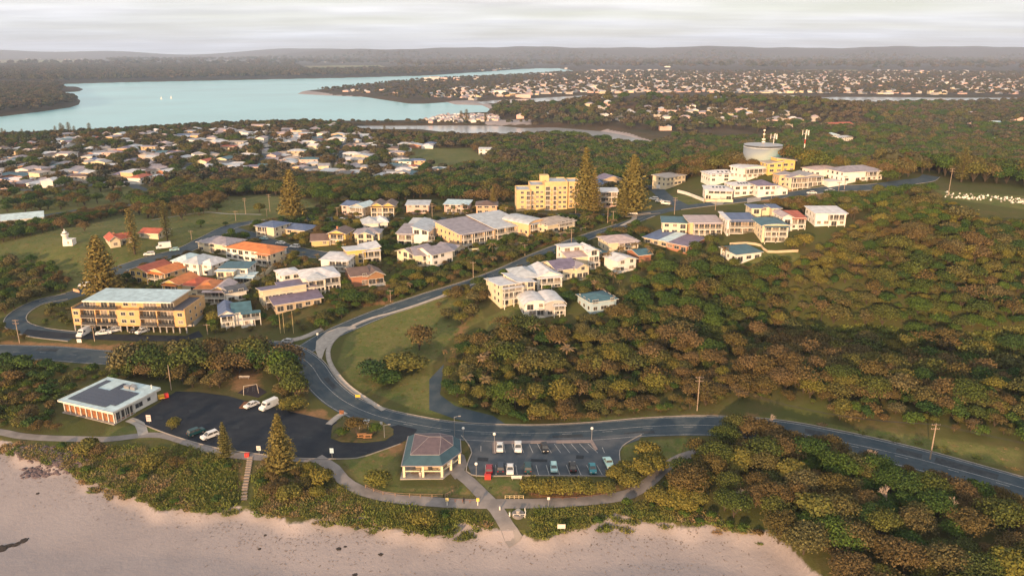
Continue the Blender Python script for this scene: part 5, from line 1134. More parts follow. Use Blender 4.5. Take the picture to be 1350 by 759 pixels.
# --- water tank and masts
def tank():
    x, y_, z = P(1003, 226); x *= (y_+14)/y_; z = h1(x, y_+12) ; r = 10.4; y_ += 14
    root = thing('water_tank', 'round concrete water reservoir painted cream and teal on the hilltop', 'water tank', (x, y_, z)); top = PZ(1003, 192, 0); 
    # height from the picture
    d = raydir(1003, 193); t = y_ / d[1]; ht = CAMZ + d[2]*t - z
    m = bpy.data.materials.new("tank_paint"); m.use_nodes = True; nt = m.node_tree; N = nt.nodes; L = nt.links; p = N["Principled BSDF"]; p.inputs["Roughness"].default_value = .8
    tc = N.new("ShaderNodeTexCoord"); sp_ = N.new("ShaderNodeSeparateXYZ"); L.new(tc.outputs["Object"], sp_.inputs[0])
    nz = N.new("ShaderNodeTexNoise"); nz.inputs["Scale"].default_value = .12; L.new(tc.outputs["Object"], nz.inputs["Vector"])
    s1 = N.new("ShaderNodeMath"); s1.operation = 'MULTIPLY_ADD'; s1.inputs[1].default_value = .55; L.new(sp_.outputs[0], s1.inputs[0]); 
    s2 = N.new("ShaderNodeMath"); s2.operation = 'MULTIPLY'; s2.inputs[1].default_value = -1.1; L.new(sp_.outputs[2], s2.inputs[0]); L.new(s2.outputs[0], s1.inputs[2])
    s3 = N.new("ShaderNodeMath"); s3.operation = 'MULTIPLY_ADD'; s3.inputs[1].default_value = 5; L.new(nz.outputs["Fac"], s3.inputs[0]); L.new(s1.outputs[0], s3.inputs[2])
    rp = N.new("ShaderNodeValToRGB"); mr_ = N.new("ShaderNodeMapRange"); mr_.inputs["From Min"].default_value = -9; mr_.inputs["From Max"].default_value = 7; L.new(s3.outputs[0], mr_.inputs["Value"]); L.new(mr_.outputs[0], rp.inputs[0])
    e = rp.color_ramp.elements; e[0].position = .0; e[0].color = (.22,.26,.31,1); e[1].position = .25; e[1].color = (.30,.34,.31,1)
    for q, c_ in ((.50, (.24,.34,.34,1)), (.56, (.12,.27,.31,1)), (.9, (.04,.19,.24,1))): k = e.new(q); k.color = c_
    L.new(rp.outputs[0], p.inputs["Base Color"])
    mb = MB(); mb.lathe([(r, -2), (r, ht)], 48); link('tank_wall', mb.mesh('tank_wall', m, True), root)
    mb = MB(); mb.lathe([(r+.15, ht-.35), (r+.15, ht), (r*.5, ht+.5), (.4, ht+.7)], 48); link('roof', mb.mesh('roof', roofm('pale')), root)
    mb = MB()
    for k in range(24): a = 2*pi*k/24; mb.tube((r*cos(a), r*sin(a), ht), (r*cos(a), r*sin(a), ht+1.0), .03, n=4)
    mb.lathe([(r+.02, ht+.95), (r+.02, ht+1.0), (r-.02, ht+1.0)], 48); link('guard_rail', mb.mesh('guard_rail', M_metal), root)
    block(np.array([(x-r, y_-r-9), (x+r, y_-r-9), (x+r, y_+r), (x-r, y_+r)]), 1)
    def mast(px, pyb, pyt, lab, style):
        d = raydir(px, pyt); yy = y_ + 6; t = yy / d[1]; X = d[0]*t; zt = CAMZ + d[2]*t; g = h1(X, yy)
        root = thing('antenna_mast', lab, 'mast', (X, yy, g)); hh = zt - g
        if style == 0:
            mb = MB(); mb.tube((0,0,-1), (0,0,hh), .28, .16, 8); link('pole', mb.mesh('pole', mat("rusty_cream", (.55,.40,.28), .7)), root)
            for zz, s_ in ((.98, .5), (.86, .5), (.70, .9), (.62, .9)): mb = MB(); mb.box(-s_, s_, -.25, .15, zz*hh-.35, zz*hh+.35); link('antenna', mb.mesh('antenna', M_trim), root)
        else:
            if style == 2:
                n = 7
                for k in range(n): mb = MB(); mb.tube((0,0,-1+ (hh+1)*k/n), (0,0,-1+(hh+1)*(k+1)/n), .42-.03*k, .42-.03*(k+1), 8); link('pole_section', mb.mesh('pole_section', mat("red_paint", (.45,.05,.03), .6) if k % 2 == 0 and k < 6 else M_trim), root)
            else: mb = MB(); mb.tube((0,0,-1), (0,0,hh), .3, .2, 8); link('pole', mb.mesh('pole', M_metal), root)
            mb = MB(); mb.lathe([(1.4, hh-1.9), (1.4, hh-1.7), (.2, hh-1.7)], 12); link('head_frame', mb.mesh('head_frame', M_metal), root)
            for k in range(3):
                a = RAD(-90 + 120*k); mb = MB(); mb.box(-.3, .3, -.12, .12, -1.4, 1.4); link('panel_antenna', mb.mesh('panel_antenna', M_trim), root, (1.8*cos(a+.5), 1.8*sin(a+.5), hh-1.2), a + pi/2)
    mast(1008, 203, 171, 'cream mast with small dishes rising behind the water tank, left of the forked one', 0)
    mast(1021, 200, 177, 'grey mast with three white panel antennas rising behind the water tank', 1)
    mast(1063, 200, 172, 'red and white banded telecom mast right of the water tank', 2)
tank()
#--PART3--

# ---------------------------------------------------------------- vehicles
PAINT = dict(white=(.78,.78,.76), silver=(.45,.47,.49), red=(.30,.02,.03), navy=(.02,.035,.06), darkteal=(.01,.06,.07), teal=(.02,.22,.27), lightteal=(.35,.58,.60), black=(.015,.015,.018), grey=(.14,.15,.16))
def paintm(k): return mat("car_paint_" + k, PAINT[k], .3, tuple(c*.95 for c in PAINT[k]), 1, spec=.5)
M_lamp = mat("lamp_lens", (.75,.75,.72), .2); M_tail = mat("tail_lens", (.35,.02,.02), .3)
_car = {}
PROF = {  # side outlines: (y along the length, z); body then cabin
 'sedan': (4.6, 1.8, [(0,.35),(0,.70),(.25,.86),(1.35,.95),(3.6,1.0),(4.45,.95),(4.6,.65),(4.6,.35)], [(1.15,.93),(1.9,1.42),(3.2,1.44),(4.05,.98)]),
 'hatch': (4.1, 1.75, [(0,.35),(0,.72),(.2,.90),(1.0,1.0),(3.6,1.05),(4.05,1.0),(4.1,.65),(4.1,.35)], [(.85,.97),(1.6,1.50),(3.5,1.50),(3.98,1.02)]),
 'suv': (4.7, 1.88, [(0,.4),(0,.85),(.2,1.05),(1.2,1.12),(4.5,1.15),(4.68,1.1),(4.7,.75),(4.7,.4)], [(1.05,1.1),(1.8,1.72),(4.2,1.74),(4.6,1.12)]),
 'ute': (5.2, 1.88, [(0,.4),(0,.85),(.2,1.02),(1.3,1.10),(3.2,1.12),(3.25,1.1),(5.15,1.1),(5.2,.75),(5.2,.4)], [(1.2,1.08),(1.9,1.72),(3.1,1.72),(3.3,1.1)]),
 'van': (5.9, 2.0, [(0,.4),(0,1.0),(.35,1.25),(1.0,1.35),(5.85,1.35),(5.9,.8),(5.9,.4)], [(.9,1.33),(1.55,2.4),(5.7,2.45),(5.88,1.33)]),
 'camper': (6.4, 2.25, [(0,.45),(0,1.0),(.35,1.2),(1.0,1.35),(6.3,1.35),(6.4,.8),(6.4,.45)], [(.9,1.33),(1.3,2.9),(6.3,2.95),(6.38,1.33)]),
}
def car_meshes(style, colr):
    k = (style, colr)
    if k in _car: return _car[k]
    L_, W_, body, cabin = PROF[style]; pm = paintm(colr); hw = W_/2
    def loft(outl, hw0, hw1, z0, z1, m, name, inset=.0):
        mb = MB(); n = len(outl)
        f = lambda z: hw0 + (hw1-hw0)*max(0, min(1, (z-z0)/max(z1-z0, .01)))
        Lp = [(-f(z), y_-L_/2, z) for y_, z in outl]; Rp = [(f(z), y_-L_/2, z) for y_, z in outl]
        mb.face(Lp); mb.face(Rp[::-1])
        for i in range(n): j = (i+1) % n; mb.face([Lp[j], Lp[i], Rp[i], Rp[j]])
        return mb.mesh(name, m)
    bmesh_ = loft(body, hw, hw*.97, .35, 1.1, pm, "body")
    ztop = max(z for _, z in cabin); zb = min(z for _, z in cabin)
    glassy = style not in ('van', 'camper')
    gl = loft(cabin, hw*.93, hw*.76 if glassy else hw*.9, zb, ztop, M_glass if glassy else pm, "cabin")
    mb = MB(); a, b_ = cabin[1], cabin[2]; e = .04; s_ = hw*.77 if glassy else hw*.86
    mb.prism([(-s_, a[0]-L_/2-.05), (s_, a[0]-L_/2-.05), (s_, b_[0]-L_/2+.1), (-s_, b_[0]-L_/2+.1)], ztop - .03, ztop + e); rf = mb.mesh("roof_panel", pm)
    pill = MB()
    for s1 in (-1, 1):
        for q0, q1 in ((cabin[0], cabin[1]), (cabin[3], cabin[2])): pill.tube((s1*hw*.93, q0[0]-L_/2, q0[1]), (s1*s_, q1[0]-L_/2, q1[1]), .05, n=4)
        m_ = (cabin[1][0]+cabin[2][0])/2 - L_/2; pill.tube((s1*hw*.94, m_, zb), (s1*s_, m_, ztop), .05, n=4)
    pl = pill.mesh("pillars", pm)
    wt = MB(); wt.tube((-.11,0,0), (.11,0,0), .34, n=12); wt = wt.mesh("tyre", M_black); rm = MB(); rm.tube((-.12,0,0), (.12,0,0), .19, n=8); rm = rm.mesh("rim", M_metal)
    hl = MB(); hl.box(-.2,.2,-.05,.03,-.08,.08); tl = hl.mesh("tail_light", M_tail); hl = hl.mesh("headlight", M_lamp)
    wg = MB()
    if not glassy:
        y0 = cabin[0][0]-L_/2; y1 = cabin[1][0]-L_/2; t = .3; lo = Vector((0, y0+(y1-y0)*.18-.03, zb+(ztop-zb)*.22)); hi = Vector((0, y0+(y1-y0)*.72-.03, zb+(ztop-zb)*.74)); s2 = hw*.82
        wg.face([(-s2, lo.y, lo.z), (s2, lo.y, lo.z), (s2*.95, hi.y, hi.z), (-s2*.95, hi.y, hi.z)])
        for s1 in (-1, 1): x = s1*(hw*.93+.015); wg.box(min(x,x-.02), max(x,x+.02), y1+.1, y1+1.1, zb+.15, zb+.75)
        wg = wg.mesh("window", M_glass)
    else: wg = None
    _car[k] = (bmesh_, gl, rf, pl, wt, rm, hl, tl, wg, L_, hw, body); return _car[k]
def car(label, style, colr, px, py, head, cat='car', name='parked_car', group=None, dz=.12):
    """head: compass of the nose in degrees, 0 = away from the camera, 90 = to the left"""
    x, y_, z = P(px, py); b_, gl, rf, pl, wt, rm, hl, tl, wg, L_, hw, body = car_meshes(style, colr)
    t = thing(name, label, cat, (x, y_, z + dz), RAD(head) + pi, group)
    link('body', b_, t); link('window' if style not in ('van','camper') else 'cabin', gl, t); rr = link('roof_panel', rf, t); link('pillar', pl, t)
    if wg: link('window', wg, t)
    for sx in (-1, 1):
        for yy in (.85, L_-.9): w_ = link('wheel', wt, t, (sx*(hw-.08), yy-L_/2, .34)); link('rim', rm, w_)
        link('headlight', hl, t, (sx*(hw-.32), -L_/2, .68)); link('tail_light', tl, t, (sx*(hw-.3), L_/2+.01, .80))
    return t
# nose at local -Y; head 0 -> +Y after the half turn
G1 = None
car("white sedan at the left end of the upper bay row beside the lamp", 'sedan', 'white', 659, 592, 180)
car("white ute, second from the left in the upper bay row", 'ute', 'white', 683, 592, 180)
car("black hatchback alone in the middle of the upper bay row", 'hatch', 'black', 718, 593, 186)
car("dark red hatchback beside the red bin enclosure in the lower bay row", 'hatch', 'red', 645, 621, 0)
car("navy wagon between the dark red hatchback and the white sedan", 'suv', 'navy', 660, 619, 0)
car("white sedan third from the left in the lower bay row", 'sedan', 'white', 672.5, 621, 180)
car("dark green wagon at the left end of the long hedge", 'suv', 'darkteal', 696, 619, 0)
car("pale aqua hatchback parked behind the middle of the long hedge", 'hatch', 'lightteal', 730, 619, 180)
car("black sedan parked behind the right half of the long hedge", 'sedan', 'black', 755, 618, 0)
car("bright teal sedan near the right end of the lower bay row", 'sedan', 'teal', 781, 620, 180)
car("aqua-roofed ute at the right end of the lower bay row by the bushes", 'ute', 'lightteal', 802, 613, 8)
car("dark teal wagon in the sealed car park beside the small planted bed", 'suv', 'darkteal', 259, 572, -42)
car("white wagon beside the dark teal wagon, left of the tall pine", 'suv', 'white', 277, 577, 138)
car("white sedan beside the mulch bed at the top of the sealed car park", 'sedan', 'white', 332, 536, 142)
car("long white van by the olive bush at the top of the sealed car park", 'van', 'white', 355, 538, 147, cat='van', name='parked_van')
car("silver hatchback waiting at the road junction left of the striped island", 'hatch', 'silver', 379, 452, 78, name='car')
car("white van at the left end under the orange brick apartments", 'van', 'white', 111, 442, 175, cat='van', name='parked_van')
car("white ute in front of the apartments between the van and the white wagon", 'ute', 'white', 137, 441, 110)
car("white wagon half under the apartments behind the white ute", 'suv', 'white', 150, 438, 130)
car("black car in the shadow under the middle of the apartments", 'hatch', 'black', 177, 438, 180)
car("white wagon parked at a slant under the middle of the apartments", 'suv', 'white', 188, 439, 150)
car("white car at the kerb left of the campervan below the slender pines", 'suv', 'white', 197, 337, 108)
car("white campervan with a pale roof parked below the slender pines", 'camper', 'white', 216, 328, 118, cat='van', name='parked_van')
car("small aqua car behind the campervan", 'hatch', 'lightteal', 230, 331, 118)
car("white car with dark bonnet by the stone pillars left of the big pine", 'suv', 'white', 112, 378, 112)
car("white car half hidden behind the big pine's trunk", 'sedan', 'white', 131, 367, 110)
car("aqua car at the head of the cul-de-sac below the blue-roofed house", 'hatch', 'lightteal', 348, 316, 70)
car("white car on the verge in the middle of the cul-de-sac", 'sedan', 'white', 370, 322, 72)
car("white wagon at the right end of the cul-de-sac row", 'suv', 'white', 389, 327, 75)
car("silver car beside the orange-roofed villa in the cul-de-sac", 'sedan', 'silver', 363, 330, 60)
car("dark car beside the silver car by the orange-roofed villa", 'hatch', 'grey', 372, 336, 60)
car("white car on the back street left of the silver car", 'sedan', 'white', 450, 291, 90)
car("silver wagon on the back street below the blue-gabled house", 'suv', 'silver', 470, 291, 90)
car("white van on the back street behind the wavy-roofed apartments", 'van', 'white', 636, 288, 80, cat='van', name='parked_van')
car("white car on the lawn edge, leftmost of three by the crossroad", 'suv', 'white', 862, 264, 60)
car("white car, middle of three by the crossroad", 'sedan', 'white', 870, 267, 60)
car("white car, rightmost of three by the crossroad", 'suv', 'white', 878, 270, 60)
car("white car at the kerb below the narrow tall pine near the crossroad", 'sedan', 'white', 834, 283, 85)
car("white car on the ridge road below the hill houses, left one", 'sedan', 'white', 1070, 256, 95)
car("blue-grey car on the ridge road below the lilac hip roof", 'sedan', 'silver', 1094, 253, 95)
for i, (px, cc) in enumerate(((668,'navy'),(678,'red'),(690,'red'),(700,'silver'),(712,'red'))):
    car(["navy car at the left end of the row below the yellow tower", "dark red car second in the row below the yellow tower", "dark red car in the middle of the row below the yellow tower", "silver car fourth in the row below the yellow tower", "dark red car at the right end of the row below the yellow tower"][i], 'sedan', cc, px, 287.5, 90)
car("white car on the suburb road behind the avenue of trees", 'suv', 'white', 208, 254, 60)
car("white car at the left edge on the suburb road", 'sedan', 'white', 6, 247, 70)

# ---------------------------------------------------------------- poles, lamps, wires, signs
POLES = []
def pole(label, px, py, top, arm=True, r=.16, name='power_pole'):
    x, y_, z = P(px, py); d = raydir(px, top); hh = CAMZ + d[2]*(y_/d[1]) - z; hh = max(3, hh)
    t = thing(name, label, 'power pole', (x, y_, z)); mb = MB(); mb.tube((0,0,-.5), (0,0,hh), r, r*.65, 8); link('pole', mb.mesh('pole', mat("pole_timber", (.40,.31,.23), .9, (.28,.21,.16), 2)), t)
    if arm:
        for k, zz in enumerate((hh-.4, hh-1.5) if hh > 8 else (hh-.4,)):
            mb = MB(); mb.box(-1.1, 1.1, -.06, .06, zz-.07, zz+.07); a_ = link('crossarm', mb.mesh('crossarm', M_wood), t)
            for q in (-1, -.4, .4, 1): mb = MB(); mb.lathe([(.05, zz+.07), (.07, zz+.2), (.03, zz+.3)], 6, q, 0); link('insulator', mb.mesh('insulator', M_conc), a_)
    POLES.append((x, y_, z + hh - .3)); block(np.array([(x-1, y_-6), (x+1, y_-6), (x+1, y_+1), (x-1, y_+1)]), 0); return (x, y_, z + hh - .15)
p_r = pole("tall pale power pole standing alone beside the coastal road at the right", 1226, 605, 558, r=.2)
p_f = pole("power pole at the forest edge above the coastal road bend", 919, 541, 496)
pole("slim leaning power pole behind the sealed car park", 226, 514, 481, False)
p1 = pole("power pole in the shrubs beside the left coastal road", 26, 452, 421)
p2 = pole("power pole on the verge in front of the orange brick apartments", 125, 450, 430)
p3 = pole("short power pole in the shrubs below the blue-roofed white house", 274, 441, 427)
pole("power pole on the hill road verge below the brown-roofed house", 515, 398, 382)
p5 = pole("power pole beside the hill road near the gabled townhouses", 624, 366, 345)
p6 = pole("power pole in the trees between the townhouses and the faceted white roof", 692, 337, 322)
p7 = pole("tall power pole beside the hill road below the grey-roofed bank house", 753, 328, 302)
p8 = pole("left of the two tall power poles at the crossroad below the pines", 801, 294, 273)
pole("right of the two tall power poles at the crossroad below the pines", 808, 297, 278)
p9 = pole("tall power pole at the crossroad corner beside the lane", 889, 283, 260)
pole("power pole below the walled white hill house", 928, 268, 256, False)
p10 = pole("power pole beside the ridge road in the middle of the hill", 943, 277, 262)
p11 = pole("power pole below the purple-roofed hill house", 1016, 271, 258, False)
p12 = pole("left power pole below the grey folded roofs", 1105, 255, 240)
pole("right power pole below the lilac hip roof", 1113, 250, 232)
p13 = pole("tall power pole at the right end of the ridge beside the cemetery", 1250, 258, 222)
p14 = pole("power pole in the park beside the lighthouse road", 253, 318, 304)
pole("left power pole on the park lawn", 324, 282, 261); pole("right power pole on the park lawn", 356, 279, 256); pole("short pole on the park edge by the footpath", 311, 291, 278); pole("pole by the park road bend", 352, 286, 275)
pole("pole behind the lighthouse hedge", 89, 288, 280); pole("pole behind the avenue of trees", 276, 260, 250); pole("pole beside the yellow duplex's driveway", 570, 290, 268); pole("pole at the tower's right corner", 759, 282, 262); pole("pole at the tower's left corner", 667, 284, 273)
pole("pole left of the blue-gabled house on the back street", 445, 288, 273)
def wire(label, a, b, sag, n=14, offs=(-.9, 0, .9)):
    t = thing('power_line', label, 'power line', (a[0], a[1], a[2]))
    for k, o_ in enumerate(offs):
        mb = MB(); prev = None
        for i in range(n+1):
            f = i/n; p = Vector(((b[0]-a[0])*f + o_, (b[1]-a[1])*f, (b[2]-a[2])*f - sag*4*f*(1-f)))
            if prev: mb.tube(prev, p, .035, n=3, cap=False)
            prev = p
        link('wire', mb.mesh('wire', mat("wire_black", (.05,.045,.04), .6)), t)
off_r = (p_r[0]+62, p_r[1]-22, p_r[2]-2)
zo_ = h1(off_r[0], off_r[1]); t = thing('power_pole', "power pole beyond the right edge where the power lines run on", 'power pole', (off_r[0], off_r[1], zo_)); mb = MB(); mb.tube((0,0,-.5), (0,0,off_r[2]-zo_+.15), .2, .13, 8); link('pole', mb.mesh('pole', MAT["pole_timber"]), t); mb = MB(); mb.box(-1.1,1.1,-.06,.06,off_r[2]-zo_-.2,off_r[2]-zo_-.05); link('crossarm', mb.mesh('crossarm', M_wood), t)
wire("power lines running from the forest-edge pole to the lone tall pole", p_f, p_r, 3.2, 20)
wire("power lines leaving the lone tall pole towards the right edge", p_r, off_r, 1.4)
wire("power line between the two poles of the left coastal road", p1, p2, 1.2, offs=(-.5,.5)); wire("power line from the apartment verge pole to the blue-roofed house", p2, p3, 1.5, offs=(-.5,.5))
wire("power line crossing from the crossroad corner to the ridge road pole", p9, p10, .6, offs=(-.5,.5)); wire("power line from the bank house pole to the crossroad", p7, p8, .8, offs=(-.5,.5)); wire("power line along the hill road above the faceted white roof", p6, p7, .8, offs=(-.5,.5)); wire("power line from the townhouses to the faceted white roof", p5, p6, .8, offs=(-.5,.5))
def lamp(label, px, py, top, globe=True):
    x, y_, z = P(px, py); d = raydir(px, top); hh = max(3.2, CAMZ + d[2]*(y_/d[1]) - z); t = thing('street_lamp', label, 'street lamp', (x, y_, z))
    mb = MB(); mb.tube((0,0,-.3), (0,0,hh), .09, .06, 8); link('pole', mb.mesh('pole', M_metal), t)
    if globe: mb = MB(); mb.lathe([(.05,hh),(.32,hh+.12),(.42,hh+.4),(.32,hh+.68),(.05,hh+.8)], 12); link('lamp_globe', mb.mesh('lamp_globe', mat("opal_globe", (.85,.83,.78), .4), True), t)
    else: mb = MB(); mb.tube((0,0,hh-.1),(1.4,0,hh+.2), .05, n=6); link('arm', mb.mesh('arm', M_metal), t); mb = MB(); mb.box(1.1,1.8,-.15,.15,hh+.12,hh+.28); link('lamp_head', mb.mesh('lamp_head', M_conc), t)
lamp("white globe lamp at the left end of the parking median", 652, 596, 573.5); lamp("white globe lamp at the right end of the parking median", 780, 580, 568)
lamp("small globe lamp at the kerb behind the pavilion", 611, 580, 569.5); lamp("tall street lamp beside the coastal road behind the pavilion", 599.5, 576, 549, False)
lamp("small globe lamp on the lawn edge in front of the dark red hatchback", 628, 628, 615)
lamp("tall street lamp on the grass island in the sealed car park", 507, 577, 560, False)
for i, px in enumerate((370, 375, 387)):
    x, y_, z = P(px, 439); t = thing('flagpole', ["left of the three slim masts beside the road junction", "middle of the three slim masts beside the road junction", "right of the three slim masts beside the road junction"][i], 'mast', (x, y_, z))
    mb = MB(); mb.tube((0,0,-.3),(0,0,8.2),.10,.05,8); link('pole', mb.mesh('pole', mat("yellow_mast", (.62,.48,.24), .6)), t); mb = MB(); mb.lathe([(.02,8.2),(.12,8.3),(.02,8.42)],8); link('finial', mb.mesh('finial', M_metal), t)
def sign(label, px, py, w_, h_, z0, colr, name='road_sign', cat='sign', rz=0, posts=1, stripe=None):
    x, y_, z = P(px, py); t = thing(name, label, cat, (x, y_, z), rz); m = mat("sign_" + "_".join(str(int(c*100)) for c in colr), colr, .6)
    for k in range(posts): xx = 0 if posts == 1 else (-w_*.4 + w_*.8*k); mb = MB(); mb.tube((xx,0,-.3),(xx,0,z0+h_*.9),.05,n=6); link('post', mb.mesh('post', M_metal), t)
    mb = MB(); mb.box(-w_/2,w_/2,-.09,-.055,z0,z0+h_); b_ = link('sign_panel', mb.mesh('sign_panel', m), t)
    if stripe: mb = MB(); mb.box(-w_*.38,w_*.38,-.10,-.0905,z0+h_*.55,z0+h_*.7); mb.box(-w_*.38,w_*.2,-.10,-.0905,z0+h_*.25,z0+h_*.38); link('stripe', mb.mesh('stripe', mat("sign_stripe", stripe, .6)), b_)
sign("blue and white sign on the bottom kerb of the sealed car park", 438, 603, 1.0, 1.4, 1.4, (.45,.60,.72)); sign("white sign at the head of the beach stairs", 342, 600, 1.1, 1.3, 1.5, (.78,.75,.70), stripe=(.25,.25,.3))
sign("pink and white sign at the corner of the sealed car park near the cafe", 197, 558, 1.3, 2.0, .7, (.78,.62,.58), stripe=(.5,.12,.1)); sign("orange warning sign on the verge right of the sealed car park", 451, 552, 1.3, 1.2, 1.6, (.75,.28,.12), posts=2)
sign("small white sign on the point of the striped traffic island", 419, 446, .7, .8, 1.3, (.8,.8,.76)); sign("yellow chevron sign at the foot of the curved footpath", 472, 526, 1.5, .8, .7, (.75,.50,.05), posts=2)
sign("white sign post on the grass island beside the car park entrance", 503, 566, .7, .9, 1.6, (.8,.8,.78)); sign("tall white post sign in the pathway middle right of the boardwalk", 723, 668, .6, .7, 2.0, (.8,.78,.72))
sign("white sign on the lawn below the apartments", 105, 452, 1.6, 1.3, .2, (.82,.78,.72)); sign("white information board beside the lone lane by the crossroad", 868, 250, 2.4, 2.2, .6, (.85,.80,.76))
sign("small white marker sign at the road junction's grass corner", 366, 467, .9, 1.0, 1.2, (.75,.6,.5)); sign("white notice board right of the boardwalk top", 740, 700, 1.8, 1.1, .8, (.75,.70,.60), posts=2)
def box_thing(label, name, cat, px, py, parts, rz=0, sc_=1.0):
    x, y_, z = P(px, py); t = thing(name, label, cat, (x, y_, z), rz, scale=sc_)
    for nm, b_, m in parts: mb = MB(); mb.box(*b_); link(nm, mb.mesh(nm, m), t)
    return t
M_redp = mat("bright_red_paint", (.65,.05,.04), .5)
box_thing("red bin enclosure on the lawn below the dark red hatchback", 'bin_enclosure', 'bins', 643, 632, [('panel',(-1,1,-.05,.05,0,1.5),M_redp),('panel',(-1,-.92,.06,1.2,0,1.5),M_redp),('panel',(.92,1,.06,1.2,0,1.5),M_redp),('bin',(-.75,-.1,.2,.9,0,1.2),M_drail),('bin',(.1,.75,.2,.9,0,1.2),M_drail),('roof',(-1.1,1.1,-.1,1.3,1.5,1.6),M_redp)], 0, .75)
box_thing("red cabinet at the top of the beach stairs", 'cabinet', 'cabinet', 326, 602, [('body',(-.8,.8,-.5,.5,0,1.5),M_redp),('lid',(-.88,.88,-.58,.58,1.5,1.62),M_redp),('handle',(-.1,.1,-.56,-.51,1.2,1.28),M_metal)], 0, .7)
box_thing("red and yellow rescue trailer at the cafe's back corner of the car park", 'rescue_trailer', 'trailer', 215, 526, [('body',(-1.3,.4,-.6,.6,.4,1.5),mat("rescue_yellow",(.75,.42,.05),.5)),('cover',(.42,1.6,-.6,.6,.4,1.6),M_redp),('wheel',(-.6,-.1,-.75,-.61,0,.55),M_black),('drawbar',(-2.2,-1.31,-.06,.06,.45,.55),M_metal)], .6)
def bench(label, px, py, w_=3.2, back=True, col_=None, rz=0):
    m = col_ or M_wood; x, y_, z = P(px, py); t = thing('bench', label, 'bench', (x, y_, z), rz)
    mb = MB(); mb.box(-w_/2,w_/2,-.2,.2,.42,.48); link('seat', mb.mesh('seat', m), t)
    if back: mb = MB(); mb.box(-w_/2,w_/2,.2,.26,.55,.95); link('backrest', mb.mesh('backrest', m), t)
    for s_ in (-1, 1): mb = MB(); mb.box(s_*w_*.4-.05,s_*w_*.4+.05,-.18,.18,0,.42); link('leg', mb.mesh('leg', M_conc), t)
bench("white bench on the lawn edge in front of the white sedan", 681, 632, 2.6, True, M_trim); bench("pale bench on the grass behind the swing set", 322, 499, 3.4, True, M_conc)
def picnic(label, px, py, m=None, sc_=1.0):
    x, y_, z = P(px, py); t = thing('picnic_table', label, 'table', (x, y_, z + .08), .1, scale=sc_); m = m or mat("orange_timber", (.62,.30,.12), .7)
    mb = MB(); mb.box(-1,1,-.4,.4,.72,.78); link('table_top', mb.mesh('table_top', m), t)
    for s_ in (-1, 1):
        mb = MB(); mb.box(-1,1,s_*.8-.14,s_*.8+.14,.43,.48); link('bench', mb.mesh('bench', m), t); mb = MB(); mb.box(s_*.7-.05,s_*.7+.05,-.85,.85,.33,.42); mb.box(s_*.7-.05,s_*.7+.05,-.3,.3,0,.72); link('leg', mb.mesh('leg', m), t)
picnic("left orange-lit picnic table on the edge of the grass island", 477, 576, None, 1.2); picnic("right orange-lit picnic table on the edge of the grass island", 485, 577, None, 1.2)
box_thing("small blue-grey shade roof above the picnic tables on the grass island", 'picnic_shelter', 'shelter', 480, 566, [('roof',(-1.5,1.5,-1.2,1.2,2.4,2.5),roofm('pale')),('post',(-1.3,-1.2,-.1,.1,0,2.4),M_metal),('post',(1.2,1.3,-.1,.1,0,2.4),M_metal)])
# swing set in its pit
x, y_, z = P(331, 518); patch('playground_pit', PW([(313,518),(322,512),(337,507),(352,517),(340,524)]), .03, mat("dark_softfall", (.035,.028,.035), .95), th=.06, blk=4)
t = thing('swing_set', 'metal swing set standing in the dark soft-fall square above the car park', 'swing set', (x, y_, z), .35); ym = mat("cream_metal", (.55,.48,.40), .5)
for s_ in (-1, 1):
    for q in (-1, 1): mb = MB(); mb.tube((s_*2.2, q*1.1, 0), (s_*1.9, 0, 2.7), .07, n=6); link('leg', mb.mesh('leg', ym), t)
mb = MB(); mb.tube((-2.0,0,2.7),(2.0,0,2.7),.07,n=6); link('crossbar', mb.mesh('crossbar', ym), t)
for q in (-.8, .8):
    mb = MB(); mb.box(q-.25,q+.25,-.1,.1,.5,.54); st = link('seat', mb.mesh('seat', M_black), t)
    for e in (-.22, .22): mb = MB(); mb.tube((q+e,0,.54),(q+e,0,2.68),.015,n=4); link('chain', mb.mesh('chain', M_metal), st)
# fences, bollards
def railfence(label, pts, h=1.0, m=None, rails=2, sp=2.4, cat='fence', name='rail_fence', solid=False):
    m = m or M_wood; c_ = wc(pts, sp); z = H(c_[:, 0], c_[:, 1]); t = thing(name, label, cat, (c_[0,0], c_[0,1], float(z[0]))); o0 = Vector((c_[0,0], c_[0,1], float(z[0])))
    pp = [Vector((c_[i,0], c_[i,1], float(z[i]))) - o0 for i in range(len(c_))]
    for p in pp: mb = MB(); mb.box(p.x-.07,p.x+.07,p.y-.07,p.y+.07,p.z-.3,p.z+h); link('post', mb.mesh('post', m), t)
    for a_, b_ in zip(pp, pp[1:]):
        if solid:
            mb = MB(); n_ = Vector((-(b_-a_).y, (b_-a_).x, 0)).normalized()*.09; A_ = [a_-n_, b_-n_, b_+n_, a_+n_]; i0 = len(mb.v); mb.v += [(v.x, v.y, v.z-.8) for v in A_] + [(v.x, v.y, v.z+h) for v in A_]
            for f in ((0,3,2,1),(4,5,6,7),(0,1,5,4),(1,2,6,5),(2,3,7,6),(3,0,4,7)): mb.f.append(f); mb.m.append(0)
            link('wall_panel', mb.mesh('wall_panel', m), t)
        else:
            for k in range(rails): zz = h*(.95 - .45*k); mb = MB(); mb.tube(a_+Vector((0,0,zz)), b_+Vector((0,0,zz)), .05, n=4, cap=False); link('rail', mb.mesh('rail', m), t)
railfence("low timber rail fence curving along the path below the pavilion", [(482,643),(505,652),(540,655),(585,656)]); railfence("short timber rail corner right of the curving path fence", [(585,656),(590,654),(597,650)])
railfence("short pale rail fence above the path right of the boardwalk", [(666,657),(678,657),(690,657)], .9, mat("yellow_rail", (.60,.48,.28), .7))
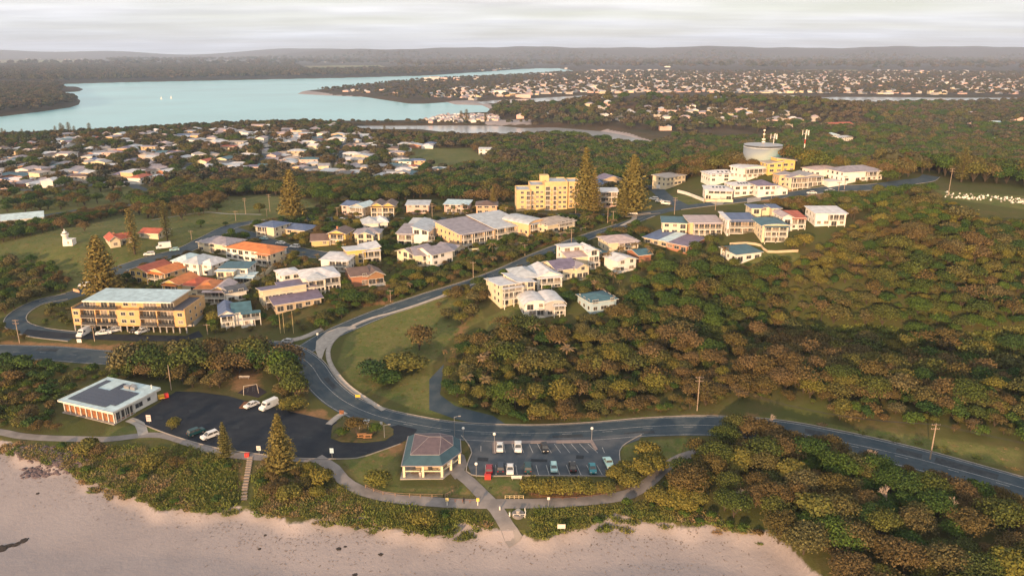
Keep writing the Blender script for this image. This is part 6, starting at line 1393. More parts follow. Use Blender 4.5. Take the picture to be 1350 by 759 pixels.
railfence("timber barrier rail joining the two yellow posts on the beach path", [(590,661),(610,662),(629,663)], .8, mat("brown_rail", (.22,.10,.06), .8), 1, 4)
railfence("timber edging rail beneath the long clipped hedge", [(701,652),(725,657),(760,657),(800,652)], .45, mat("brown_rail", (.22,.10,.06), .8), 1, 3)
railfence("white-framed viewing platform rail beside the boardwalk", [(677,682),(692,682),(692,674)], 1.0, M_trim, 2, 1.5)
railfence("curved pale retaining wall below the modernist house terrace", [(304,378),(314,381),(328,377),(345,366),(372,347)], 1.9, wallm('cream'), solid=True, name='retaining_wall', cat='wall', sp=3)
railfence("sunlit retaining wall on the bank below the grey hip roof", [(705,321),(720,316),(745,308),(772,303)], 1.2, wallm('tan'), solid=True, name='retaining_wall', cat='wall', sp=3)
railfence("curved terrace wall in front of the wavy-roofed apartments", [(612,331),(640,330),(665,328),(685,322),(700,318)], 1.1, wallm('cream'), solid=True, name='retaining_wall', cat='wall', sp=3)
railfence("low white garden wall at the crossroad corner", [(893,254),(905,257),(918,262),(928,266)], 1.6, wallm('white'), solid=True, name='garden_wall', cat='wall', sp=3)
railfence("cream retaining wall below the three-storey arched house", [(962,323),(985,322),(1003,325),(1012,333),(1052,332)], 1.0, wallm('tan'), solid=True, name='retaining_wall', cat='wall', sp=3)
railfence("white wall in front of the hill villas along the ridge road", [(929,266),(966,267)], 1.5, wallm('cream'), solid=True, name='garden_wall', cat='wall', sp=3)
railfence("cream walls either side of the lane mouth left of the big pine", [(97,384),(105,386)], 1.2, wallm('salmon'), solid=True, name='gate_pillar', cat='wall', sp=1.5); railfence("cream pillar wall right of the lane mouth beside the big pine", [(121,382),(127,385)], 1.2, wallm('salmon'), solid=True, name='gate_pillar', cat='wall', sp=1.5)
railfence("dark timber lane fence behind the vaulted house", [(780,377),(800,388),(815,400)], 1.5, M_wood, solid=True, name='paling_fence', cat='fence', sp=3)
for lab, px, py, cc in (("left yellow post on the beach path near the pavilion", 589.5, 666, (.80,.62,.25)), ("right yellow post where the beach paths cross", 630, 666, (.80,.58,.12))):
    x, y_, z = P(px, py); t = thing('marker_post', lab, 'post', (x, y_, z)); mb = MB(); mb.tube((0,0,-.2),(0,0,1.2),.12,n=8); link('post', mb.mesh('post', M_trim), t); mb = MB(); mb.box(-.35,.35,-.15,.15,1.2,2.0); link('cap', mb.mesh('cap', mat("post_cap_%d" % int(px), cc, .5)), t)
for lab, px, py in (("white bin at the top of the boardwalk", 659, 672), ("white bollard left of the viewing platform", 672, 680)):
    x, y_, z = P(px, py); t = thing('bollard', lab, 'bollard', (x, y_, z)); mb = MB(); mb.tube((0,0,-.2),(0,0,1.0),.18,n=8); link('post', mb.mesh('post', M_trim), t); mb = MB(); mb.lathe([(.22,1.0),(.22,1.1),(.05,1.2)],8); link('cap', mb.mesh('cap', M_metal), t)
# memorial drum beside the boardwalk
x, y_, z = P(683, 678); t = thing('lookout_base', 'round grey concrete plinth on the viewing platform beside the boardwalk', 'plinth', (x, y_, z)); mb = MB(); mb.lathe([(1.5,-.3),(1.5,.35),(1.3,.45)],18); link('base', mb.mesh('base', M_conc2), t); mb = MB(); mb.lathe([(.5,.45),(.45,1.1),(.6,1.15),(.6,1.25)],12); link('pedestal', mb.mesh('pedestal', M_conc), t); block(np.array([(x-3,y_-3),(x+3,y_-3),(x+3,y_+3),(x-3,y_+3)]),1)
# person on the path: one continuous body (skin modifier), clothing colours by height
def person(label, px, py, rz, top_, leg_):
    x, y_, z = P(px, py); t = thing('person', label, 'person', (x, y_, z + .12), rz)
    J = [(0,0,.95),(0,0,1.15),(0,0,1.42),(0,.0,1.52),(0,-.02,1.66),(.0,-.02,1.74), (.19,0,1.42),(.24,.05,1.15),(.22,-.10,.92), (-.19,0,1.42),(-.24,-.03,1.15),(-.23,-.15,.95), (.10,0,.90),(.11,-.12,.50),(.11,.02,.08),(.11,-.14,.03), (-.10,0,.90),(-.11,.06,.50),(-.11,.22,.10),(-.11,.10,.03)]
    E_ = [(0,1),(1,2),(2,3),(3,4),(4,5),(2,6),(6,7),(7,8),(2,9),(9,10),(10,11),(0,12),(12,13),(13,14),(14,15),(0,16),(16,17),(17,18),(18,19)]
    R = [.15,.14,.16,.06,.10,.085,.07,.05,.035,.07,.05,.035,.10,.07,.05,.04,.10,.07,.05,.04]
    me = bpy.data.meshes.new('body'); me.from_pydata(J, E_, []); o = link('body', me, t); me.materials.append(top_)
    o.modifiers.new('s', 'SKIN'); 
    for i, r in enumerate(R): me.skin_vertices[0].data[i].radius = (r, r)
    me.skin_vertices[0].data[0].use_root = True; o.modifiers.new('u', 'SUBSURF').levels = 1; o.modifiers['u'].render_levels = 1
    mb = MB(); mb.lathe([(.10,1.70),(.115,1.76),(.09,1.84),(.03,1.87)],10,0,0); link('hair', mb.mesh('hair', leg_, True), t)
person("person in dark clothes walking on the beach path between the two yellow posts", 611.5, 664, .5, mat("dark_clothing", (.035,.032,.04), .9), mat("dark_hair", (.03,.02,.015), .9))
person("person in pale clothes standing by the middle post inside the pavilion", 554, 630, 0, mat("pale_clothing", (.6,.5,.45), .9), MAT["dark_hair"])
# small boats on the river
for lab, px, py in (("left small white boat on the wide river", 213, 131), ("right small white boat on the wide river", 226, 130)):
    x, y_, _ = PZ(px, py, 0); t = thing('sailing_boat', lab, 'boat', (x, y_, 0), .3, scale=.6)
    mb = MB(); mb.prism([(-5,-1.2),(2,-1.4),(5,0),(2,1.4),(-5,1.2)], -.3, 1.0); link('hull', mb.mesh('hull', M_trim), t); mb = MB(); mb.box(-3,0,-.8,.8,1.0,2.0); link('cabin', mb.mesh('cabin', M_trim), t)
    mb = MB(); mb.tube((.5,0,1),(.5,0,12),.12,n=6); link('mast', mb.mesh('mast', M_metal), t); mb = MB(); mb.prism([(-3.8,-.04),(.4,-.04),(.4,.04),(-3.8,.04)], 2.2, [2.3,11.5,11.5,2.3]); link('sail', mb.mesh('sail', M_trim), t)
# cemetery
hm = MB(); hm.box(-.4,.4,-.1,.1,0,1.0); hm.box(-.5,.5,-.25,1.8,0,.15); hme = hm.mesh("headstone", M_trim); hm = MB(); hm.box(-.3,.3,-.1,.1,0,.7); hm.prism([(-.45,-.2),(.45,-.2),(.45,.2),(-.45,.2)], .0, .25); hme2 = hm.mesh("headstone", M_conc)
rr = random.Random(4)
for i in range(110):
    px = rr.uniform(1246, 1362); py = 256 + (px-1246)*.085 + rr.uniform(-2.5, 4.5); x, y_, z = P(round(px,1), round(py,1))
    tag(link('headstone', rr.choice([hme, hme2]), None, (x, y_, z - .05), rr.uniform(-.15, .15), rr.uniform(.55, 1.0)), "white headstone among the rows on the ridge at the far right", "headstone", "headstones in the ridge cemetery")
block(PW([(1240,252),(1400,262),(1400,285),(1290,278),(1240,266)]), 2); block(PW([(1240,252),(1400,262),(1400,300),(1290,292),(1240,276)]), 2, LOW)
# rocks and seaweed on the beach
def rock_mesh(seed):
    bm = bmesh.new(); bmesh.ops.create_icosphere(bm, subdivisions=1, radius=1); r = random.Random(seed)
    for v in bm.verts: v.co *= r.uniform(.7, 1.2); v.co.z *= .6
    me = bpy.data.meshes.new('rock'); bm.to_mesh(me); bm.free(); me.materials.append(mat("dark_rock", (.085,.065,.075), .9, (.14,.11,.12), 2)); return me
RM = [rock_mesh(i) for i in range(4)]
rp1 = PW([(4,592),(22,590),(60,588),(95,595),(118,606),(95,622),(60,628),(28,630),(30,618),(55,612),(30,604)])
b0, b1_ = rp1.min(0), rp1.max(0); RK = []
while len(RK) < 520:
    x, y_ = rr.uniform(b0[0], b1_[0]), rr.uniform(b0[1], b1_[1])
    if sdpoly([x], [y_], rp1)[0] > 0: RK.append((x, y_, rr.uniform(.25, .9) ** 1.2))
RK.sort(key=lambda q: -q[2])
V_, F_ = [], []
for x, y_, s_ in RK:
    m_ = rr.choice(RM); n0 = len(V_); a_ = rr.uniform(0, 6); z = h1(x, y_); V_ += [(x + s_*(v.co.x*cos(a_)-v.co.y*sin(a_)), y_ + s_*(v.co.x*sin(a_)+v.co.y*cos(a_)), z + s_*v.co.z) for v in m_.vertices]; F_ += [tuple(n0+q for q in p.vertices) for p in m_.polygons]
tag(link('rock_rubble', npmesh('rock_rubble', V_, F_, MAT["dark_rock"])), "dark broken rubble spilling over the sand at the rocky point", "rocks", kind='stuff')
SW = []
sm_ = mat("dry_seaweed", (.05,.04,.035), .95)
for i, (px, py, s_) in enumerate([(4,722,1.6),(12,719,1.2),(20,718,1),(24,716,.8),(30,713,1.1),(34,711,.9),(4,724,1),(502,730,.8),(447,723,.8),(468,757,.8),(455,720,.5),(543,696,.6),(350,705,.5),(342,723,.5),(50,650,.6)]):
    x, y_, z = P(px, py); bm = bmesh.new(); bmesh.ops.create_icosphere(bm, subdivisions=2, radius=1); r = random.Random(i)
    for v in bm.verts: v.co *= r.uniform(.6, 1.3); v.co.z *= .16
    me = bpy.data.meshes.new('seaweed_clump'); bm.to_mesh(me); bm.free(); me.materials.append(sm_); o = link('seaweed_clump', me, None, (x, y_, z + .02), r.uniform(0, 3), s_*.8); o['_px'] = 1
    tag(o, "-", "seaweed", "seaweed clumps on the sand"); SW.append((o, "dark seaweed clump on the sand", px, py))
    del o['_px']
relabel(SW)
# drift debris stuff along the strand line
V_, F_ = [], []
for i in range(2300):
    px = rr.uniform(-20, 1040); py = rr.choice([rr.gauss(706, 7), rr.gauss(715, 16), rr.uniform(600, 758)]) if px < 830 else rr.choice([rr.gauss(706, 8), rr.uniform(695, 758)])
    if px < 330: py = 600 + px*.25 + abs(rr.gauss(0, 22))
    d = raydir(px, py); t_ = (2.2 - CAMZ) / d[2]; x, y_ = d[0]*t_, d[1]*t_
    if sdpoly([x], [y_], BEACH)[0] < 0: continue
    a_ = rr.uniform(0, pi); l_ = rr.uniform(.06, .18) * rr.choice([1,1,1,2.4]); wd_ = rr.uniform(.04, .12); z = h1(x, y_); ux, uy = cos(a_), sin(a_); n0 = len(V_)
    V_ += [(x-ux*l_-uy*wd_, y_-uy*l_+ux*wd_, z+.03), (x+ux*l_-uy*wd_, y_+uy*l_+ux*wd_, z+.03), (x+ux*l_+uy*wd_, y_+uy*l_-ux*wd_, z+.10), (x-ux*l_+uy*wd_, y_-uy*l_-ux*wd_, z+.09)]; F_.append((n0, n0+1, n0+2, n0+3))
tag(link('strand_debris', npmesh('strand_debris', V_, F_, mat("driftwood", (.16,.12,.10), .95, (.30,.24,.20), 3))), "scattered twigs and weed along the strand line below the dunes", "debris", kind='stuff')

# ---------------------------------------------------------------- suburb houses beyond
SUB = []
def sub_house(x, y_, w_, d_, h_, rk, wl, rcc, rz, far=False): SUB.append((x, y_, w_, d_, h_, rk, wl, rcc, rz, far))
rs = random.Random(12)
SUBPOLY = PW([(-60,190),(40,182),(160,178),(300,170),(440,168),(470,178),(530,188),(620,194),(660,204),(640,222),(520,238),(440,236),(340,226),(250,228),(200,246),(60,248),(-60,250)])
def scatter(poly, sp, r_):
    b0, b1_ = poly.min(0), poly.max(0); xs = np.arange(b0[0], b1_[0], sp); ys = np.arange(b0[1], b1_[1], sp); X, Y = np.meshgrid(xs, ys); rg = np.random.default_rng(int(abs(b0[0]) * 7 + sp * 13) % 9999)
    X = (X + rg.uniform(-.42, .42, X.shape) * sp).ravel(); Y = (Y + rg.uniform(-.42, .42, Y.shape) * sp).ravel(); k = sdpoly(X, Y, poly) > 0; X, Y = X[k], Y[k]
    Z = H(X, Y); px, py, dep = to_px(X, Y, Z); far_ = Y.size and Y.max() > 2500
    fld_ = np.zeros(X.shape, bool)
    if far_:
        for q_ in FIELDS: fld_ |= sdpoly(X, Y, np.array([PZ(a, b, 3.5)[:2] for a, b in q_])) > -60
    k = ~fld_ & (px > -140) & (px < 1490) & (py < 850) & (Z > .4); return X[k], Y[k], Z[k], px[k], py[k], dep[k]
X, Y, Z, px_, py_, dp_ = scatter(SUBPOLY, 19, None)
rwall = ['white','cream','tan','brick','white','pink','apricot','grey']; rroof = ['white','pale','grey','teal','lilac','blue','tan','white','lilac','brown','palepink','pale','teal','grey','darkgrey','purple','red','lilac','pale','white']
park = PW([(540,196),(620,196),(650,220),(580,224),(540,212)])
block(park, 0)
for i in range(len(X)):
    if occ(OCC, X[i], Y[i]) or sdpoly([X[i]], [Y[i]], park)[0] > -4: continue
    if rs.random() < .12: continue
    sub_house(X[i], Y[i], rs.uniform(11, 19), rs.uniform(9, 12), rs.choice([2.8, 2.8, 3.2, 5.4]), rs.choice(['hip','hip','gx','gy','skb']), rs.choice(rwall), rs.choice(rroof), RAD(rs.choice([0, 90]) + rs.gauss(-6, 8)))
# streets of houses on the far ridge, by the lagoon and at the creek
for pts, sp, prob in (([(780,152),(830,146),(910,140),(1040,148),(1085,160),(1080,170),(980,166),(900,160),(800,160)], 20, .85), ([(560,156),(655,152),(660,160),(560,162)], 13, .9), ([(775,140),(805,138),(800,150),(770,152)], 22, .8),
   ([(660,146),(720,142),(720,158),(670,156)], 40, .6), ([(1130,150),(1350,146),(1350,190),(1150,190)], 75, .6), ([(700,215),(760,218),(720,232),(690,230)], 45, .5), ([(840,166),(880,168),(880,178),(850,176)], 30, .6)):
    X, Y, Z, px_, py_, dp_ = scatter(PW(pts), sp, None)
    for i in range(len(X)):
        if rs.random() > prob: continue
        if sp == 13: sub_house(X[i], Y[i], rs.uniform(6, 9), 5, 2.6, 'gx', rs.choice(['white','white','cream','paleblue']), rs.choice(['white','pale','ltblue','lilac']), RAD(rs.gauss(0, 15))); continue
        sub_house(X[i], Y[i], rs.uniform(11, 18), rs.uniform(9, 12), rs.choice([3, 5.6, 5.6]), rs.choice(['hip','gx','skb']), rs.choice(['white','white','cream','pink','apricot']), rs.choice(['white','pale','lilac','palepink','white','red','ltblue']), RAD(rs.gauss(0, 15)))
# far town
TOWN = []
for pts, sp, prob in (([(620,133),(640,128),(760,124),(900,122),(1080,124),(1350,126),(1350,106),(1080,102),(760,100),(640,116),(500,118),(440,121),(600,130)], 31, .8), ([(760,99),(1350,106),(1350,94),(780,93)], 52, .6), ([(560,96),(760,93),(760,90),(640,91)], 60, .3), ([(0,79),(460,84),(460,82),(0,77)], 120, .10)):
    X, Y, Z, px_, py_, dp_ = scatter(PW(pts), sp, None)
    for i in range(len(X)):
        n_ = sin(X[i]*.004) * sin(Y[i]*.003+1) + .35*sin(X[i]*.013+2)
        if rs.random() > prob * (.75 + .6*n_): continue
        TOWN.append((X[i], Y[i], Z[i], py_[i]))
for px, py, w_, h_ in ((563,107,34,12),(573,107,34,15),(585,107,30,12),(602,106,26,9),(630,105,34,9),(720,101,50,12),(728,100,40,9),(660,126,30,12),(672,127,40,7),(690,128,36,7),(1075,108,60,7),(1050,106,50,6),(1230,124,24,9),(1240,124,20,9),(1262,122,20,8),(1300,121,26,7),(1160,108,50,7),(1215,97,70,8),(880,89,40,16)):
    x, y_, _ = PZ(px, py, 3.5); sub_house(x, y_, w_, 16, h_, 'hip' if h_ < 13 else 'skb', rs.choice(['cream','apricot','yellow','white','pink']), rs.choice(['pale','white','palepink']), rs.gauss(0, .15), True)
def house_obj(i, x, y_, w_, d_, h_, rk, wl, rcc, rz, far):
    z = h1(x, y_); root = thing('house', '-', 'house', (x, y_, z), rz, "homes of the suburb beyond the headland"); rh = 1.6 if rk in ('hip','gx','gy') else .7
    mb = MB(); wall_geo(mb, rk, -w_/2, w_/2, -d_/2, d_/2, -1.5, h_, rh); link('wall', mb.mesh('wall', wallm(wl)), root)
    mb = MB(); roof_geo(mb, rk, -w_/2, w_/2, -d_/2, d_/2, h_, rh, .6); link('roof', mb.mesh('roof', [roofm(rcc), M_trim]), root)
    if y_ < 1150:
        for k in range(max(1, int(w_/4.5))):
            for fl in range(int(h_//2.7)): window(root, -w_/2 + (k+.5)*w_/max(1,int(w_/4.5)), -d_/2, .9+fl*2.7, 'f', 1.8, 1.2)
    return root
RN = dict(white='white', lilac='lilac-grey', teal='dark teal', pale='pale grey-blue', grey='grey', orange='orange', red='red-tiled', brown='brown', blue='dark blue', ltblue='light blue', purple='purple', tan='tan', palepink='dusty pink', darkgrey='charcoal')
WN = dict(white='white', cream='cream', tan='tan', brick='brick', pink='pale pink', apricot='apricot', grey='grey', yellow='yellow', paleblue='pale blue')
SUB.sort(key=lambda s: -s[2] / s[1]); items = []
for i, s in enumerate(SUB[:296]):
    o = house_obj(i, *s); q = to_px(s[0], s[1], h1(s[0], s[1])); items.append((o, "%s house with %s roof" % (WN[s[6]], RN[s[7]]), float(q[0]), float(q[1])))
    if s[1] < 1100:
        w2 = s[2]/2; block(np.array([(s[0]-w2, s[1]-w2-3), (s[0]+w2, s[1]-w2-3), (s[0]+w2, s[1]+w2), (s[0]-w2, s[1]+w2)]), 0); block(np.array([(s[0]-w2, s[1]-w2-16), (s[0]+w2, s[1]-w2-16), (s[0]+w2, s[1]), (s[0]-w2, s[1])]), 0, LOW)
relabel(items)
mb = MB()
town_m = [wallm('cream'), wallm('apricot'), wallm('white'), wallm('pink'), roofm('white'), roofm('pale'), roofm('palepink'), roofm('lilac'), roofm('red'), roofm('grey'), wallm('grey')]
for s in [(a[0], a[1], a[2], rs.uniform(12, 24), rs.uniform(9, 14), rs.choice([3.2, 3.2, 5.5, 6])) for a in TOWN] + [(s[0], s[1], h1(s[0], s[1]), s[2], s[3], s[4]) for s in SUB[296:]]:
    x, y_, z, w_, d_, h_ = s; wi = rs.choice([0,3,10,10,2,3]); ri = rs.choice([4,5,5,6,7,7,7,7,9,9]); a_ = rs.gauss(0, .25); ca, sa = cos(a_), sin(a_)
    R_ = lambda p, q: (x + p*ca - q*sa, y_ + p*sa + q*ca); n0 = len(mb.v); c4 = [R_(-w_/2,-d_/2), R_(w_/2,-d_/2), R_(w_/2,d_/2), R_(-w_/2,d_/2)]
    mb.v += [(*c, z-1) for c in c4] + [(*c, z+h_) for c in c4] + [(*R_(-w_/2+d_/2, 0), z+h_+2.2), (*R_(w_/2-d_/2, 0), z+h_+2.2)]
    for f, m_ in (((0,1,5,4),wi),((1,2,6,5),wi),((2,3,7,6),wi),((3,0,4,7),wi),((4,5,9,8),ri),((5,6,9),ri),((6,7,8,9),ri),((7,4,8),ri)): mb.f.append(tuple(n0+q for q in f)); mb.m.append(m_)
tag(link('far_town', mb.mesh('far_town', town_m)), "hundreds of small pale houses spread over the flat land beyond the river", "town", kind='stuff')

# ---------------------------------------------------------------- vegetation placement
PLANTS = []   # x, y, z, h, kind, fixed label or None, category
def occm(x, y_, hgt): return occ(OCC, x, y_) | (occ(LOW, x, y_) & (hgt > 2.6))
def grow(px_pts, sp, hmin, hmax, kinds, cat='tree', keep=1.0, lab=None, world=None):
    poly = PW(px_pts) if world is None else world; X, Y, Z, px_, py_, dp_ = scatter(poly, sp, None); rg = np.random.default_rng(len(X) + int(sp * 10))
    hh = rg.uniform(hmin, hmax, len(X))
    for d_ in (25, 60, 110, 180, 280, 420, 600):      # keep plants low on the near side of water so the water shows, as in the place
        if Y.size and Y.max() > 800: wt = (Y > 800) & (H(X*(1+d_/Y), Y+d_) < 0); hh = np.where(wt, np.minimum(hh, np.maximum(1.2, 1.5 + d_*100/Y)), hh)
    bl = occm(X, Y, hh); lowok = occ(LOW, X, Y) & ~occ(OCC, X, Y)
    for i in range(len(X)):
        if occ(OCC, X[i], Y[i]): continue
        h_ = hh[i]
        if lowok[i]: h_ = min(h_, rs.uniform(1.5, 2.9))
        if rg.random() > keep: continue
        pch = 1.1*sin(X[i]*.026 + 1 + 1.3*sin(Y[i]*.021)) * sin(Y[i]*.035 + .9*sin(X[i]*.03)) + .35*sin(X[i]*.11 + Y[i]*.09)      # patches of one kind
        kl = kinds; k = kl[int(np.clip((pch*.33 + .5 + rg.normal(0, .15)), 0, .999) * len(kl))]
        PLANTS.append((X[i], Y[i], Z[i], h_, k, None, cat if cat == 'grass' else 'bush' if h_ < 2.5 else cat))
CLEAR = [[(1078,438),(1120,428),(1190,432),(1200,448),(1160,460),(1100,460)], [(1265,440),(1330,432),(1420,440),(1400,462),(1300,462)]]
for cl in CLEAR: grow(cl, 1.9, .8, 1.7, ['tuftg0','tuftg1','tuftg0'], 'grass', .95)
for cl in CLEAR: block(PW(cl), 0)
mixk = ['green0','green1','mixed0','gold0','mixed1','mixed2','green2','mixed3','gold1','bronze0','bronze1','gold0','bronze2']
# the forest right of the pavilion road
grow([(572,505),(585,490),(600,478),(620,455),(650,440),(690,428),(745,424),(800,412),(812,402),(840,372),(870,352),(930,348),(965,352),(1010,348),(1060,348),(1085,330),(1125,300),(1180,268),(1240,262),(1300,292),(1500,300),(1600,420),(1560,575),(1400,572),(1290,560),(1180,556),(1100,548),(1060,530),(960,525),(900,543),(820,548),(750,558),(690,556),(640,546),(600,535),(575,520)], 3.9, 2.2, 4.8, mixk)
grow([(575,505),(590,480),(650,440),(745,428),(812,408),(870,358),(960,356),(1080,350),(1125,305),(1180,272),(1240,266),(1300,296),(1500,310),(1600,420),(1560,560),(1400,562),(1290,552),(1180,548),(1100,540),(1060,522),(960,518),(820,540),(690,548),(600,530)], 8.0, 4.6, 7.4, ['green0','mixed1','big1','mixed2','gold0','big0','bronze1','big2'], keep=.6)
grow([(1000,470),(1100,465),(1260,490),(1350,500),(1350,560),(1150,545),(1000,515)], 6.5, 3, 6, ['bronze0','bronze2','bronze1','gold1'], keep=.6)
grow([(640,440),(745,424),(900,400),(1100,360),(1300,300),(1400,400),(1300,560),(1100,540),(900,535),(700,550),(600,520)], 17, 6.5, 8.5, ['bare0','bare1','bronze1','bare0'])
# bottom right
grow([(905,600),(935,585),(960,572),(1010,580),(1050,592),(1095,598),(1150,612),(1200,640),(1260,660),(1350,690),(1500,740),(1600,860),(1150,860),(1090,765),(1040,732),(1000,708),(960,690),(930,668),(905,650),(870,655),(850,650),(880,625)], 5.2, 3.6, 7.5, ['big1','big0','big3','big1','big2','big0','big2','olive1','big3'])
grow([(845,665),(905,655),(960,690),(1010,712),(1060,745),(1000,712),(950,692),(900,688),(850,688)], 3, .8, 1.8, ['bush0','bush1','bush2'], 'bush')
# strip between the left road and the sealed car park
grow([(150,480),(200,478),(245,462),(270,452),(340,452),(352,475),(372,482),(392,500),(400,525),(385,535),(362,520),(355,500),(330,488),(300,492),(292,512),(262,514),(235,510),(215,505),(170,498)], 4.4, 3.5, 6.8, ['green0','mixed0','mixed1','bronze0','mixed2','mixed3','bronze1'])
grow([(150,475),(190,477),(240,475),(300,469),(345,466),(372,480),(394,500),(385,520),(340,490),(250,500),(170,492)], 3.6, 6.2, 9.2, ['mixed0','bronze0','green0','mixed1','gold0','mixed3'])
grow([(-80,475),(10,476),(60,482),(150,490),(190,500),(110,508),(85,520),(80,548),(84,560),(40,566),(-80,556)], 4, 1.2, 3.6, ['bush1','bush0','green1','bush1','mixed2','bush2'])
grow([(30,540),(90,545),(150,565),(120,574),(60,572),(20,565)], 3.6, 1.5, 3.2, ['bush0','mixed1','bronze0'])
grow([(1090,552),(1180,560),(1290,577),(1440,603),(1440,560),(1250,556),(1120,545)], 3.6, 1.8, 3.8, ['green0','mixed0','bronze0','bush1','mixed1','bush2'])
grow([(575,520),(640,546),(690,556),(750,558),(820,548),(900,543),(960,525),(1060,530),(1100,545),(1060,524),(960,518),(900,534),(820,540),(750,550),(690,548),(640,538)], 2.6, 1.2, 2.6, ['bush0','bush1','bush2','mixed0'])
grow([(1040,589),(1100,600),(1180,621),(1260,641),(1345,665),(1345,690),(1180,650),(1040,612)], 4.6, 3.2, 5.6, ['big1','mixed0','bronze0','green1','big2'], keep=.8)
for q_ in (0, 1, 2, 6, 3): grow(LAWNS[q_][0], 1.9, .12, .30, ['tuftg0','tuftr0','tuftg1'], 'grass', .45)
# dunes: grass and low scrub
D1 = [(-80,566),(10,586),(60,590),(110,588),(150,588),(240,594),(310,610),(322,640),(320,668),(280,676),(215,668),(160,654),(112,640),(90,618),(60,608),(-40,575)]
D2 = [(340,612),(430,612),(448,640),(480,662),(560,672),(640,672),(668,703),(640,700),(560,703),(480,698),(420,688),(350,680),(330,668),(335,625)]
D3 = [(685,672),(780,668),(840,662),(930,675),(1000,705),(1040,738),(1000,714),(940,696),(860,690),(790,693),(740,701),(700,709)]
for D_, kg in ((D1, ['tuftg0','tuftr0','tuftg1','tuftr1','tuftg0','tuftg1']), (D2, ['tuftg0','tuftg1','tuftg0','tuftr0','tuftg1']), (D3, ['tuftg0','tuftg1','tuftg0','tuftr1','tuftg1'])):
    grow(D_, 1.3, .45, .95, kg, 'grass', .95); grow(D_, 5, .9, 1.7, ['bush0','bush1','bush1','bush0','bush1'], 'bush', .4)
grow([(-80,486),(60,488),(60,520),(30,560),(-80,556)], 2.2, .6, 1.3, ['tuftg0','tuftg1'], 'grass', .9)
grow([(225,586),(300,600),(318,645),(300,668),(262,660),(240,620)], 1.4, .6, 1.3, ['tuftg0','tuftg1'], 'grass', .9)
grow([(1000,560),(1120,575),(1250,606),(1380,632),(1380,612),(1230,585),(1120,562),(1040,548)], 2.2, .3, .6, ['tuftg0','tuftg1','tuftr0'], 'grass', .4)
grow([(350,610),(420,608),(445,650),(400,668),(360,660)], 4.2, 2, 3.6, ['mixed0','olive0','mixed2','bronze1'])
grow([(430,384),(470,382),(520,364),(600,352),(640,346),(700,326),(694,342),(640,360),(560,384),(510,402),(470,412),(440,426)], 4.6, 2.2, 5.0, ['bronze0','mixed0','green0','gold0','palm1','mixed1'], keep=.75)
grow([(565,402),(600,390),(628,380),(642,392),(650,410),(630,436),(600,426),(575,420)], 5.2, 2.5, 5.2, ['bronze0','mixed0','gold0','green0'], keep=.7)
grow([(120,405),(150,372),(200,372),(215,392),(262,398),(262,412),(240,404),(120,396)], 4.5, 2.5, 4.5, ['mixed0','gold0','palm1'], keep=.8)
# residential gardens
grow([(150,355),(260,335),(300,300),(340,300),(430,275),(560,272),(700,275),(800,278),(840,300),(870,310),(900,330),(840,360),(800,405),(745,400),(690,402),(640,390),(600,395),(520,405),(470,425),(380,445),(350,430),(280,440),(268,420),(262,400),(200,395),(150,380)], 3.7, 2.0, 4.2, ['green0','mixed0','mixed2','green1','bronze0','mixed1','olive0','palm0','palm1'], 'tree', .72)
grow([(760,330),(860,330),(870,350),(830,385),(775,385),(740,350)], 5.5, 3, 5.5, ['palm0','mixed1','palm1','mixed2','green0'])
grow([(575,480),(690,430),(760,440),(740,500),(640,530),(580,515)], 8, 4, 6, ['palm1','palm0','palm1'])
grow([(515,400),(600,385),(640,385),(640,370),(560,385),(520,392)], 4, 2, 3.6, ['mixed0','bronze0','green0'])
grow([(600,335),(700,320),(705,340),(650,352),(600,350)], 5, 2, 4, ['mixed0','bronze0','green0','palm1'])
grow([(870,325),(950,322),(965,340),(900,352),(860,345)], 5, 3, 5.5, ['green0','mixed0','green1','mixed3'])
grow([(1060,300),(1120,292),(1180,262),(1230,258),(1230,248),(1110,262),(1000,272),(1060,285)], 5, 3, 5.5, ['mixed0','green1','mixed1','bronze1'])
# hill behind the upper houses
grow([(840,236),(880,222),(935,208),(975,214),(1030,218),(1080,222),(1110,226),(1170,228),(1205,240),(1130,244),(1050,230),(960,232),(900,238),(850,250)], 6, 5, 9, ['green0','mixed0','bronze0','mixed2','bronze1','mixed3'])
W3 = lambda a: np.array(a, float)
grow(None, 8, 6, 10, ['green0','green1','mixed0','green2','mixed2','green0'], world=W3([(-90,520),(330,520),(260,440),(560,440),(560,1000),(400,980),(150,900),(40,820),(0,760),(-40,640)]), keep=.9)
grow([(1180,240),(1240,234),(1400,255),(1400,190),(1200,200)], 8, 7, 11, ['green0','mixed0','bronze0','mixed1','green2'])
grow([(740,268),(840,262),(870,240),(820,232),(780,235)], 7, 5, 8, ['green0','mixed0','green1'])
# the avenue of dark trees and left parkland
grow([(170,268),(215,262),(260,250),(340,246),(440,242),(560,244),(680,250),(680,268),(620,268),(560,262),(520,266),(440,272),(400,262),(350,256),(280,262),(240,268),(200,280)], 6.5, 5, 8.5, ['green0','green1','mixed0','green2','bronze0','mixed2'])
grow([(-60,308),(10,303),(60,300),(110,292),(170,284),(168,274),(110,282),(60,296),(0,302)][::-1], 5, 3, 5, ['green0','mixed0','bronze0','green1']); grow([(-60,322),(20,318),(90,300),(140,290),(90,288),(60,300),(-60,310)], 5, 3, 5, ['green0','green1','bronze0'])
grow([(-60,345),(30,342),(66,352),(98,378),(92,392),(60,396),(28,412),(-60,425)], 4.6, 2.6, 5, ['mixed0','green1','bronze0','mixed1','olive0'])
grow([(-60,425),(15,430),(20,455),(-60,452)], 4, 2, 3.5, ['bronze0','mixed0']); grow([(28,440),(46,442),(44,458),(26,458)], 3.5, 2, 3.4, ['bronze0','bronze1'])
